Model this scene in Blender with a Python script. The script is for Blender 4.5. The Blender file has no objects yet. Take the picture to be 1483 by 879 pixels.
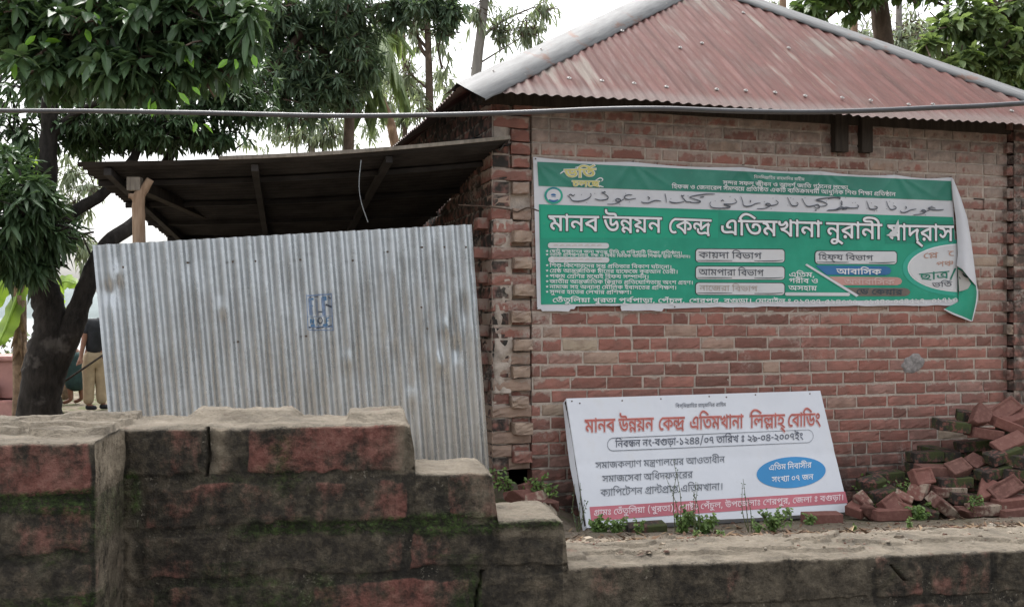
import bpy, bmesh, math, random, unicodedata
import numpy as np
from mathutils import Vector, Matrix, Euler
from mathutils.geometry import tessellate_polygon, delaunay_2d_cdt

# ------------------------------------------------------------------ camera, sky, sun, exposure
scene = bpy.context.scene
COL = scene.collection
random.seed(7)
RNG = np.random.default_rng(11)
F, CX, HY = 1500.0, 741.5, 452.0           # focal length, centre column and horizon row of the photograph, in its pixels
cam_data = bpy.data.cameras.new('camera')
cam = bpy.data.objects.new('camera', cam_data)
COL.objects.link(cam)
cam.location = (0, 0, 0)
cam.rotation_euler = (math.radians(90), 0, 0)
cam_data.sensor_width = 36.0
cam_data.lens = 36.0 * F / 1483.0
cam_data.shift_y = 12.5 / 1483.0
cam_data.clip_start = 0.05
cam_data.clip_end = 3000
scene.camera = cam

world = bpy.data.worlds.new('World')
scene.world = world
world.use_nodes = True
SUN_EL, SUN_AZ = math.radians(64), math.radians(-28)      # azimuth clockwise from +Y: high, behind the cloud ahead of the camera
wn = world.node_tree
wn.nodes.clear()
sky = wn.nodes.new('ShaderNodeTexSky')
sky.sky_type = 'NISHITA'
sky.sun_disc = False
sky.sun_elevation = SUN_EL
sky.sun_rotation = SUN_AZ
sky.air_density = 1.0
sky.dust_density = 6.0
sky.ozone_density = 1.0
hsv = wn.nodes.new('ShaderNodeHueSaturation')
hsv.inputs['Saturation'].default_value = 0.22           # cloud cover: the dome is nearly white
bgn = wn.nodes.new('ShaderNodeBackground')
bgn.inputs['Strength'].default_value = 0.15
wout = wn.nodes.new('ShaderNodeOutputWorld')
wn.links.new(sky.outputs[0], hsv.inputs['Color'])
wn.links.new(hsv.outputs[0], bgn.inputs['Color'])
wn.links.new(bgn.outputs[0], wout.inputs['Surface'])

sun_data = bpy.data.lights.new('sun', 'SUN')
sun_data.energy = 0.5
sun_data.angle = math.radians(40)
sun_data.color = (1.0, 0.97, 0.93)
sun = bpy.data.objects.new('sun', sun_data)
COL.objects.link(sun)
sd = Vector((math.sin(SUN_AZ) * math.cos(SUN_EL), math.cos(SUN_AZ) * math.cos(SUN_EL), math.sin(SUN_EL)))
sun.rotation_euler = (-sd).to_track_quat('-Z', 'Y').to_euler()

vs = scene.view_settings
vs.view_transform = 'Standard'
vs.look = 'None'
vs.gamma = 1.0
vs.use_curve_mapping = False
vs.exposure = 1.62

# ------------------------------------------------------------------ helpers: places
def at(px, py, Y):
    """a point at depth Y metres, from where it is seen in the photograph"""
    return Vector(((px - CX) / F * Y, Y, (HY - py) / F * Y))

ANG = math.radians(16.5)                                 # the house front recedes to the right
U = Vector((math.cos(ANG), math.sin(ANG), 0))
B = Vector((-math.sin(ANG), math.cos(ANG), 0))
N = -B
O = Vector((-0.1263, 6.65, 0))                           # left corner of the house front
def fac(px, py, off=0.0):
    d = Vector(((px - CX) / F, 1, (HY - py) / F))
    return d * ((O.dot(N) + off) / d.dot(N))
def facu(px, py, off=0.0):
    p = fac(px, py, off)
    return (p - O).dot(U), p.z
def fpt(u, z, off=0.0):
    return O + U * u + N * off + Vector((0, 0, z))

# ------------------------------------------------------------------ helpers: objects
def link(o, parent=None):
    COL.objects.link(o)
    if parent is not None:
        o.parent = parent
    return o
def tag(o, label, cat, group=None):
    o['label'] = label
    o['category'] = cat
    if group:
        o['group'] = group
    return o
def thing(name, label, cat, loc=(0, 0, 0), group=None):
    o = bpy.data.objects.new(name, None)
    o.empty_display_size = 0.1
    link(o)
    o.location = loc
    return tag(o, label, cat, group)
def structure(o):
    o['kind'] = 'structure'
    return o
def mesh_obj(name, verts, faces, mat, parent=None, attrs=None, smooth=False, mats=None, midx=None):
    me = bpy.data.meshes.new(name)
    v = [tuple(map(float, p)) for p in verts] if not isinstance(verts, np.ndarray) else verts.tolist()
    f = faces if not isinstance(faces, np.ndarray) else faces.tolist()
    if parent is not None:                               # meshes are written in world space
        L = parent.location
        gp = parent.parent
        if gp is not None:
            L = L + gp.location
        v = [(p[0] - L[0], p[1] - L[1], p[2] - L[2]) for p in v]
    me.from_pydata(v, [], f)
    if attrs:
        for k, a in attrs.items():
            at_ = me.attributes.new(k, 'FLOAT', 'POINT')
            at_.data.foreach_set('value', np.asarray(a, dtype=np.float32))
    for m in (mats or [mat]):
        me.materials.append(m)
    if midx is not None:
        me.polygons.foreach_set('material_index', np.asarray(midx, dtype=np.int32))
    if smooth:
        me.polygons.foreach_set('use_smooth', np.ones(len(me.polygons), dtype=bool))
    me.update()
    return link(bpy.data.objects.new(name, me), parent)

class Acc:
    """collects pieces of one mesh"""
    def __init__(s):
        s.v, s.f, s.a, s.m = [], [], {}, []
    def add(s, v, f, mi=0, **attrs):
        b = len(s.v)
        s.v.extend([tuple(p) for p in v])
        s.f.extend([tuple(i + b for i in q) for q in f])
        s.m.extend([mi] * len(f))
        for k in set(list(s.a) + list(attrs)):
            arr = s.a.setdefault(k, [0.0] * b)
            x = attrs.get(k, 0.0)
            arr.extend(list(x) if hasattr(x, '__len__') else [x] * len(v))
    def build(s, name, mat, parent=None, smooth=False, mats=None):
        return mesh_obj(name, s.v, s.f, mat, parent, s.a, smooth, mats, s.m if mats else None)

def box(acc, c, ax, ay, az, mi=0, **attrs):
    """box with centre c and half axes ax, ay, az"""
    c = Vector(c); v = []
    for i in (-1, 1):
        for j in (-1, 1):
            for k in (-1, 1):
                v.append(c + ax * i + ay * j + az * k)
    f = [(0, 1, 3, 2), (4, 6, 7, 5), (0, 4, 5, 1), (2, 3, 7, 6), (0, 2, 6, 4), (1, 5, 7, 3)]
    acc.add(v, f, mi, **attrs)

def tube(acc, pts, rad, n=8, mi=0, wob=0.0, caps=True, **attrs):
    pts = [Vector(p) for p in pts]
    if not hasattr(rad, '__len__'):
        rad = [rad] * len(pts)
    rings = []; ref = None
    for i, p in enumerate(pts):
        t = (pts[min(i + 1, len(pts) - 1)] - pts[max(i - 1, 0)]).normalized()
        if ref is None:
            ref = Vector((1, 0, 0)) if abs(t.x) < 0.8 else Vector((0, 0, 1))
        a = (ref - t * ref.dot(t)).normalized(); ref = a
        b = t.cross(a)
        rings.append([p + (a * math.cos(2 * math.pi * k / n) + b * math.sin(2 * math.pi * k / n)) * rad[i] *
                      (1 + wob * (random.random() - 0.5)) for k in range(n)])
    v = [q for r in rings for q in r]
    f = [(i * n + k, i * n + (k + 1) % n, (i + 1) * n + (k + 1) % n, (i + 1) * n + k)
         for i in range(len(pts) - 1) for k in range(n)]
    if caps:
        f.append(tuple(range(n - 1, -1, -1)))
        f.append(tuple((len(pts) - 1) * n + k for k in range(n)))
    acc.add(v, f, mi, **attrs)

def spline(pts, m=6):
    """Catmull-Rom through points (each a tuple of any length)"""
    P = [np.array(p, float) for p in pts]
    P = [2 * P[0] - P[1]] + P + [2 * P[-1] - P[-2]]
    out = []
    for i in range(1, len(P) - 2):
        for k in range(m):
            t = k / m
            out.append(0.5 * (2 * P[i] + (P[i + 1] - P[i - 1]) * t + (2 * P[i - 1] - 5 * P[i] + 4 * P[i + 1] - P[i + 2]) * t * t
                              + (3 * P[i] - P[i - 1] - 3 * P[i + 1] + P[i + 2]) * t ** 3))
    out.append(P[-2])
    return out

_TAB = RNG.random((256, 256))
def vnoise(x, y, seed=0):
    x = np.asarray(x, float) + seed * 17.31; y = np.asarray(y, float) + seed * 9.77
    xi = np.floor(x).astype(int); yi = np.floor(y).astype(int)
    fx = x - xi; fy = y - yi
    fx = fx * fx * (3 - 2 * fx); fy = fy * fy * (3 - 2 * fy)
    g = lambda a, b: _TAB[a % 256, b % 256]
    return (g(xi, yi) * (1 - fx) + g(xi + 1, yi) * fx) * (1 - fy) + (g(xi, yi + 1) * (1 - fx) + g(xi + 1, yi + 1) * fx) * fy
def fbm(x, y, o=4, seed=0):
    s = 0; a = 0.5; n = 0
    x = np.asarray(x, float); y = np.asarray(y, float)
    for i in range(o):
        s = s + a * vnoise(x * 2 ** i, y * 2 ** i, seed + i); n += a; a *= 0.5
    return s / n - 0.5

# ------------------------------------------------------------------ helpers: materials
class Nodes:
    def __init__(s, name):
        s.mat = bpy.data.materials.new(name)
        s.mat.use_nodes = True
        s.t = s.mat.node_tree
        s.t.nodes.clear()
        s.out = s.t.nodes.new('ShaderNodeOutputMaterial')
        s._tc = None
    def new(s, typ, **kw):
        n = s.t.nodes.new(typ)
        for k, v in kw.items():
            setattr(n, k, v)
        return n
    def put(s, sock, v):
        if isinstance(v, bpy.types.NodeSocket):
            s.t.links.new(v, sock)
        elif v is not None:
            if sock.type == 'RGBA' and hasattr(v, '__len__') and len(v) == 3:
                v = (*v, 1)
            sock.default_value = v
    def obj(s):
        if s._tc is None:
            s._tc = s.new('ShaderNodeTexCoord')
        return s._tc.outputs['Object']
    def attr(s, name):
        return s.new('ShaderNodeAttribute', attribute_name=name).outputs['Fac']
    def scale(s, vec, sc):
        n = s.new('ShaderNodeMapping')
        s.put(n.inputs['Vector'], vec)
        n.inputs['Scale'].default_value = sc
        return n.outputs[0]
    def comb(s, x, y, z=0.0):
        n = s.new('ShaderNodeCombineXYZ')
        for i, q in enumerate((x, y, z)):
            s.put(n.inputs[i], q)
        return n.outputs[0]
    def noise(s, scale, detail=4, rough=0.55, vec=None, dist=0.0):
        n = s.new('ShaderNodeTexNoise')
        s.put(n.inputs['Vector'], vec if vec is not None else s.obj())
        n.inputs['Scale'].default_value = scale
        n.inputs['Detail'].default_value = detail
        n.inputs['Roughness'].default_value = rough
        n.inputs['Distortion'].default_value = dist
        return n.outputs['Fac']
    def voro(s, scale, vec=None, feature='F1', out='Distance'):
        n = s.new('ShaderNodeTexVoronoi', feature=feature)
        s.put(n.inputs['Vector'], vec if vec is not None else s.obj())
        n.inputs['Scale'].default_value = scale
        return n.outputs[out]
    def math(s, op, a, b=None, c=None, clamp=False):
        n = s.new('ShaderNodeMath', operation=op)
        n.use_clamp = clamp
        for i, v in enumerate((a, b, c)):
            if v is not None:
                s.put(n.inputs[i], v)
        return n.outputs[0]
    def step(s, v, lo, hi):
        n = s.new('ShaderNodeMapRange', interpolation_type='SMOOTHSTEP')
        s.put(n.inputs['Value'], v)
        n.inputs['From Min'].default_value = lo
        n.inputs['From Max'].default_value = hi
        return n.outputs[0]
    def ramp(s, fac, stops):
        n = s.new('ShaderNodeValToRGB')
        e = n.color_ramp.elements
        while len(e) > 1:
            e.remove(e[-1])
        e[0].position = stops[0][0]; e[0].color = (*stops[0][1], 1)
        for p, c in stops[1:]:
            q = e.new(p); q.color = (*c, 1)
        s.put(n.inputs[0], fac)
        return n.outputs[0]
    def mix(s, fac, a, b, mode='MIX'):
        n = s.new('ShaderNodeMix', data_type='RGBA', blend_type=mode)
        s.put(n.inputs[0], fac); s.put(n.inputs[6], a); s.put(n.inputs[7], b)
        return n.outputs[2]
    def bump(s, h, strength=0.5, dist=0.01, normal=None):
        n = s.new('ShaderNodeBump')
        n.inputs['Strength'].default_value = strength
        n.inputs['Distance'].default_value = dist
        s.put(n.inputs['Height'], h)
        if normal is not None:
            s.put(n.inputs['Normal'], normal)
        return n.outputs[0]
    def bsdf(s, color, rough=0.8, metal=0.0, normal=None, spec=0.3, trans=None):
        p = s.new('ShaderNodeBsdfPrincipled')
        s.put(p.inputs['Base Color'], color)
        s.put(p.inputs['Roughness'], rough)
        s.put(p.inputs['Metallic'], metal)
        s.put(p.inputs['Specular IOR Level'], spec)
        if normal is not None:
            s.put(p.inputs['Normal'], normal)
        sh = p.outputs[0]
        if trans is not None:
            t = s.new('ShaderNodeBsdfTranslucent')
            s.put(t.inputs['Color'], trans[1])
            m = s.new('ShaderNodeMixShader')
            m.inputs[0].default_value = trans[0]
            s.t.links.new(sh, m.inputs[1]); s.t.links.new(t.outputs[0], m.inputs[2])
            sh = m.outputs[0]
        s.t.links.new(sh, s.out.inputs[0])
        return s.mat

def plain(name, col, rough=0.6, metal=0.0, var=0.12, sc=12.0, bump=0.0, spec=0.3):
    """a surface of one colour with faint uneven dirt"""
    n = Nodes(name)
    f = n.noise(sc, 5, 0.6)
    c = n.mix(n.step(f, 0.3, 0.75), tuple(x * (1 - var) for x in col), tuple(min(1, x * (1 + var)) for x in col))
    nb = n.bump(n.noise(sc * 8, 4), bump, 0.004) if bump else None
    return n.bsdf(c, rough, metal, nb, spec)

def mat_brick():
    n = Nodes('building_brick')
    r = n.attr('rnd'); vv = n.attr('vv'); sm = n.attr('smear')
    base = n.ramp(r, [(0.0, (0.185, 0.092, 0.075)), (0.3, (0.285, 0.128, 0.102)), (0.55, (0.36, 0.172, 0.138)),
                      (0.8, (0.245, 0.124, 0.104)), (0.93, (0.35, 0.205, 0.17)), (1.0, (0.40, 0.33, 0.25))])
    n1 = n.noise(9, 5, 0.6); n2 = n.noise(60, 4, 0.65)
    base = n.mix(n.step(n1, 0.35, 0.7), base, n.mix(0.5, base, (0.15, 0.095, 0.078)))
    base = n.mix(n.math('MULTIPLY', n.step(n2, 0.5, 0.8), 0.45), base, (0.30, 0.17, 0.135))
    # mortar slopped over the faces, hanging in drips from the upper edge
    z = n.new('ShaderNodeSeparateXYZ'); n.put(z.inputs[0], n.obj())
    drip = n.noise(1.0, 3, 0.55, n.scale(n.obj(), (26, 26, 13)))
    a = n.math('ADD', n.math('MULTIPLY', vv, 0.24), n.math('MULTIPLY', drip, 0.62))
    a = n.math('ADD', a, n.math('MULTIPLY', sm, 0.5))
    a = n.math('ADD', a, n.math('MULTIPLY', n.attr('edge'), 0.14))
    a = n.math('ADD', a, n.math('MULTIPLY', n.math('SUBTRACT', n.math('FRACT', n.math('MULTIPLY', r, 7.3)), 0.5), 0.16))
    a = n.math('ADD', a, n.math('MULTIPLY', n.math('SUBTRACT', n1, 0.5), 0.35))
    mask = n.step(a, 0.60, 0.76)
    mort = n.mix(n.noise(40, 4), (0.27, 0.22, 0.185), (0.47, 0.39, 0.33))
    col = n.mix(n.math('MULTIPLY', mask, 0.8), base, mort)
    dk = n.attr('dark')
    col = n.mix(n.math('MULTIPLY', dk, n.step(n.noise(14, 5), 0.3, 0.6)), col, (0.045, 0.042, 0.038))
    # pale cement wash and lime blooms in broad patches
    wash = n.math('MULTIPLY', n.step(n.noise(1.6, 6, 0.65), 0.54, 0.68), n.step(n2, 0.40, 0.62))
    col = n.mix(n.math('MULTIPLY', wash, 0.55), col, (0.43, 0.375, 0.33))
    # lime flecks
    fl = n.step(n.voro(26), 0.045, 0.02)
    fl = n.math('MULTIPLY', fl, n.step(n.noise(5, 2), 0.5, 0.6))
    col = n.mix(n.math('MULTIPLY', fl, 0.7), col, (0.6, 0.56, 0.52))
    h = n.math('ADD', n.math('MULTIPLY', n2, 0.7), n.math('MULTIPLY', mask, 0.5))
    return n.bsdf(col, 0.92, 0, n.bump(h, 0.6, 0.006), 0.15)
def mat_mortar():
    n = Nodes('grey_mortar')
    c = n.ramp(n.noise(22, 6, 0.65), [(0.25, (0.30, 0.255, 0.22)), (0.5, (0.44, 0.38, 0.325)), (0.75, (0.54, 0.47, 0.405))])
    d = n.math('MULTIPLY', n.attr('dark'), n.step(n.noise(14, 5), 0.3, 0.6))
    c = n.mix(d, c, (0.045, 0.042, 0.038))
    return n.bsdf(c, 0.95, 0, n.bump(n.noise(90, 5), 0.7, 0.006), 0.1)
def mat_loose_brick(name, moss, pale):
    n = Nodes(name)
    r = n.new('ShaderNodeObjectInfo').outputs['Random']
    base = n.ramp(r, [(0.0, (0.105, 0.055, 0.046)), (0.5, (0.185, 0.085, 0.070)), (1.0, (0.14, 0.075, 0.062))])
    f = n.noise(11, 6, 0.65)
    g = n.noise(34, 5, 0.6)
    base = n.mix(n.math('MULTIPLY', n.step(g, 0.42, 0.75), 0.4), base, (0.28, 0.155, 0.125))
    base = n.mix(n.math('MULTIPLY', n.step(f, 0.62 - pale, 0.78 - pale), 0.8), base, (0.36, 0.30, 0.235))
    k = n.noise(17, 6, 0.7)
    base = n.mix(n.step(k, 0.60 - moss, 0.72 - moss), base, n.mix(n.step(f, 0.45, 0.6), (0.040, 0.036, 0.032), (0.060, 0.070, 0.030)))
    return n.bsdf(base, 0.93, 0, n.bump(g, 0.6, 0.006), 0.12)
def mat_wall():
    """old garden wall: red brick under black algae, moss in the joints, dirt on the top"""
    n = Nodes('weathered_wall')
    bm = n.attr('bm'); red = n.attr('red'); top = n.attr('topf'); lip = n.attr('lip')
    o = n.obj()
    n1 = n.noise(7.0, 6, 0.62); n2 = n.noise(38, 7, 0.78); n3 = n.noise(150, 4, 0.75)
    streak = n.noise(1.0, 5, 0.6, n.scale(o, (42, 42, 7)))
    brick = n.ramp(n2, [(0.34, (0.12, 0.050, 0.040)), (0.5, (0.225, 0.092, 0.072)), (0.68, (0.33, 0.165, 0.13))])
    black = n.ramp(n2, [(0.32, (0.023, 0.021, 0.018)), (0.46, (0.052, 0.044, 0.034)), (0.58, (0.105, 0.086, 0.061)), (0.72, (0.21, 0.17, 0.12))])
    a = n.math('ADD', n.math('MULTIPLY', n.math('SUBTRACT', n1, 0.13), 1.3), n.math('MULTIPLY', red, 0.44))
    a = n.math('ADD', a, n.math('MULTIPLY', n.math('SUBTRACT', streak, 0.5), 0.45))
    a = n.math('ADD', a, n.math('MULTIPLY', n.math('SUBTRACT', n2, 0.5), 0.5))
    rmask = n.math('MULTIPLY', n.math('MULTIPLY', n.step(a, 0.64, 0.90), 0.95), n.step(bm, 0.2, 1.0))
    col = n.mix(rmask, black, brick)
    # brownish bloom
    col = n.mix(n.math('MULTIPLY', n.step(n.noise(16, 6, 0.7), 0.54, 0.66), 0.45), col, n.mix(n2, (0.045, 0.04, 0.03), (0.15, 0.13, 0.095)))
    # joints: dark, with crumbs of pale lime
    jm = n.step(bm, 0.75, 0.2)
    col = n.mix(n.math('MULTIPLY', jm, n.math('MULTIPLY', n.step(n1, 0.40, 0.60), 0.6)), col, n.mix(n.step(n2, 0.45, 0.7), (0.022, 0.021, 0.018), (0.085, 0.074, 0.056)))
    crumb = n.math('MULTIPLY', n.step(n3, 0.57, 0.64), n.step(n.noise(15, 3), 0.50, 0.60))
    cj = n.math('MULTIPLY', crumb, n.math('ADD', n.math('MULTIPLY', jm, 0.85), 0.22))
    col = n.mix(cj, col, (0.27, 0.235, 0.185))
    # moss
    mo = n.math('ADD', n.math('MULTIPLY', n.noise(9, 5, 0.65), 1.0), n.math('MULTIPLY', jm, 0.04))
    mo = n.math('ADD', mo, n.math('MULTIPLY', n.attr('moss'), 0.50))
    moss = n.math('MULTIPLY', n.math('MULTIPLY', n.step(mo, 0.58, 0.82), n.step(n3, 0.34, 0.60)), 0.9)
    col = n.mix(moss, col, n.mix(n.step(n2, 0.4, 0.65), (0.035, 0.050, 0.018), (0.085, 0.14, 0.035)))
    # bare render at the pier's return and broken arrises
    col = n.mix(n.math('MULTIPLY', n.attr('lime'), n.step(n.math('ADD', n2, n.math('MULTIPLY', streak, 0.5)), 0.50, 0.72)), col,
                n.ramp(n2, [(0.35, (0.16, 0.125, 0.085)), (0.65, (0.35, 0.29, 0.21))]))
    # dust on the top
    dirt = n.ramp(n.noise(16, 7, 0.68), [(0.28, (0.070, 0.060, 0.047)), (0.45, (0.135, 0.116, 0.090)), (0.6, (0.175, 0.150, 0.116)), (0.75, (0.225, 0.195, 0.155))])
    dirt = n.mix(n.math('MULTIPLY', n.step(n3, 0.46, 0.32), 0.6), dirt, (0.085, 0.068, 0.05))
    dirt = n.mix(n.math('MULTIPLY', n.step(n.noise(11, 6, 0.7), 0.5, 0.64), 0.6), dirt, (0.088, 0.073, 0.054))
    dirt = n.mix(n.math('MULTIPLY', n.step(n.noise(26, 4, 0.7), 0.62, 0.7), 0.5), dirt, (0.13, 0.07, 0.055))
    tm = n.math('ADD', top, n.math('MULTIPLY', lip, n.step(n.math('ADD', n2, n.math('MULTIPLY', n3, 0.3)), 0.50, 0.66)), clamp=True)
    col = n.mix(tm, col, dirt)
    h = n.math('ADD', n.math('MULTIPLY', n2, 0.8), n.math('MULTIPLY', n3, 0.35))
    h = n.math('ADD', h, n.math('MULTIPLY', moss, 0.4))
    return n.bsdf(col, 0.9, 0, n.bump(h, 1.0, 0.011), 0.18)
def mat_dirt():
    n = Nodes('dry_dirt')
    n1 = n.noise(2.2, 6, 0.6); n2 = n.noise(26, 6, 0.68); n3 = n.noise(120, 4, 0.7)
    c = n.ramp(n1, [(0.3, (0.120, 0.098, 0.074)), (0.5, (0.170, 0.142, 0.110)), (0.7, (0.215, 0.182, 0.145))])
    c = n.mix(n.math('MULTIPLY', n.step(n2, 0.48, 0.7), 0.55), c, (0.17, 0.125, 0.085))
    c = n.mix(n.math('MULTIPLY', n.step(n3, 0.56, 0.66), 0.6), c, (0.08, 0.062, 0.045))
    c = n.mix(n.math('MULTIPLY', n.step(n.noise(9, 6, 0.7), 0.52, 0.64), 0.5), c, (0.085, 0.070, 0.052))
    g = n.math('MULTIPLY', n.attr('green'), n.step(n.noise(6, 5), 0.45, 0.6))
    c = n.mix(g, c, (0.06, 0.085, 0.025))
    h = n.math('ADD', n2, n.math('MULTIPLY', n3, 0.4))
    return n.bsdf(c, 0.95, 0, n.bump(h, 0.9, 0.015), 0.12)
def mat_roof(name, red):
    n = Nodes(name)
    v = n.comb(n.math('MULTIPLY', n.attr('su'), 13.0), n.math('MULTIPLY', n.attr('sv'), 1.1))
    v2 = n.comb(n.math('MULTIPLY', n.attr('su'), 34.0), n.math('MULTIPLY', n.attr('sv'), 4.0))
    s1 = n.noise(1.0, 4, 0.6, v); s2 = n.noise(1.0, 5, 0.65, v2); n3 = n.noise(55, 5, 0.7)
    if red:
        c = n.ramp(s1, [(0.2, (0.052, 0.026, 0.023)), (0.42, (0.090, 0.039, 0.033)), (0.62, (0.122, 0.051, 0.044)), (0.85, (0.16, 0.086, 0.072))])
        c = n.mix(n.math('MULTIPLY', n.step(s2, 0.54, 0.72), 0.5), c, (0.165, 0.122, 0.10))
        c = n.mix(n.math('MULTIPLY', n.step(n.attr('sv'), 0.16, 0.02), 0.55), c, (0.165, 0.145, 0.135))
        zc = n.math('ADD', n.math('MULTIPLY', n.noise(0.9, 3, 0.5), 0.7), n.math('MULTIPLY', s1, 0.5))
        c = n.mix(n.math('MULTIPLY', n.step(zc, 0.645, 0.74), 0.75), c, (0.185, 0.17, 0.145))
        c = n.mix(n.math('MULTIPLY', n.step(n3, 0.58, 0.72), 0.6), c, (0.045, 0.024, 0.022))
        c = n.mix(n.math('MULTIPLY', n.step(n.noise(1.3, 4, 0.6, n.comb(n.math('MULTIPLY', n.attr('su'), 2.2), n.attr('sv'))), 0.52, 0.68), 0.5), c, (0.105, 0.082, 0.072))
        return n.bsdf(c, n.ramp(s2, [(0.3, (0.62, 0.62, 0.62)), (0.7, (0.82, 0.82, 0.82))]), 0.0, n.bump(n3, 0.2, 0.003), 0.16)
    c = n.ramp(s2, [(0.25, (0.085, 0.085, 0.084)), (0.55, (0.145, 0.147, 0.147)), (0.8, (0.20, 0.20, 0.195))])
    c = n.mix(n.math('MULTIPLY', n.step(n.noise(5, 5, 0.65), 0.57, 0.68), 0.85), c, (0.14, 0.072, 0.05))
    return n.bsdf(c, 0.6, 0.1, n.bump(n3, 0.12, 0.003), 0.25)
def mat_galv(name, dark=1.0):
    n = Nodes(name)
    o = n.obj()
    v = n.voro(40, None, 'F1', 'Color')
    sp = n.new('ShaderNodeSeparateXYZ'); n.put(sp.inputs[0], v)
    st = n.noise(1.0, 5, 0.6, n.scale(o, (26, 26, 1.6)))
    big = n.noise(2.3, 5, 0.6)
    c = n.ramp(n.math('ADD', n.math('MULTIPLY', sp.outputs[0], 0.10), n.math('MULTIPLY', st, 0.55)),
               [(0.15, (0.37 * dark, 0.385 * dark, 0.395 * dark)), (0.35, (0.49 * dark, 0.51 * dark, 0.52 * dark)), (0.65, (0.61 * dark, 0.635 * dark, 0.65 * dark))])
    c = n.mix(n.math('MULTIPLY', n.step(big, 0.5, 0.7), 0.3), c, (0.35 * dark, 0.355 * dark, 0.355 * dark))
    spot = n.math('MULTIPLY', n.step(n.voro(19), 0.07, 0.03), n.step(n.noise(3.1, 2), 0.5, 0.58))
    c = n.mix(n.math('MULTIPLY', spot, 0.7), c, (0.72, 0.73, 0.74))
    r = n.ramp(st, [(0.3, (0.20, 0.20, 0.20)), (0.7, (0.36, 0.36, 0.36))])
    return n.bsdf(c, r, 0.88, n.bump(n.noise(14, 4), 0.12, 0.006), 0.5)
def mat_leaf(name, dark, light, young=None, trans=0.25, gloss=0.42):
    n = Nodes(name)
    r = n.attr('rnd')
    stops = [(0.0, dark), (0.75, light)]
    if young:
        stops += [(0.93, light), (0.955, young), (1.0, young)]
    c = n.ramp(r, stops)
    c = n.mix(n.math('MULTIPLY', n.attr('rib'), 0.35), c, tuple(min(1, x * 1.8 + 0.02) for x in light))
    c = n.mix(n.math('MULTIPLY', n.step(n.noise(18, 3), 0.55, 0.75), 0.35), c, tuple(x * 0.6 for x in dark))
    tc = n.ramp(r, [(p, (min(1, q[0] * 1.4 + 0.008), min(1, q[1] * 1.4 + 0.012), q[2] * 0.95)) for p, q in stops])
    return n.bsdf(c, gloss, 0, None, 0.35, (trans, tc))
def mat_bark(name, dark, light, sc=14):
    n = Nodes(name)
    f = n.noise(1.0, 6, 0.68, n.scale(n.obj(), (sc, sc, sc * 0.35)))
    c = n.ramp(f, [(0.3, dark), (0.55, tuple((a + b) / 2 for a, b in zip(dark, light))), (0.75, light)])
    c = n.mix(n.math('MULTIPLY', n.step(n.noise(5, 4), 0.58, 0.7), 0.6), c, tuple(min(1, x * 1.7 + 0.02) for x in light))
    return n.bsdf(c, 0.92, 0, n.bump(f, 0.9, 0.025), 0.12)
def mat_wood(name, a, b):
    n = Nodes(name)
    f = n.noise(1.0, 5, 0.6, n.scale(n.obj(), (40, 40, 5)))
    return n.bsdf(n.ramp(f, [(0.3, a), (0.7, b)]), 0.85, 0, n.bump(f, 0.4, 0.005), 0.15)
def mat_cloth(name, col, var=0.18, rough=0.45, fade=None):
    """printed vinyl: its own print colour, rubbed and dusty in places"""
    n = Nodes(name)
    f = n.noise(3.0, 6, 0.62); g = n.noise(45, 4, 0.6)
    c = n.mix(n.step(f, 0.3, 0.75), tuple(x * (1 - var) for x in col), tuple(min(1, x * (1 + var)) for x in col))
    if fade:
        c = n.mix(n.math('MULTIPLY', n.step(n.noise(6, 6, 0.7), 0.5, 0.8), 0.5), c, fade)
    c = n.mix(n.math('MULTIPLY', n.step(g, 0.62, 0.75), 0.12), c, (0.3, 0.27, 0.22))
    return n.bsdf(c, rough, 0, n.bump(n.noise(7, 3), 0.06, 0.01), 0.35)
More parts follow.
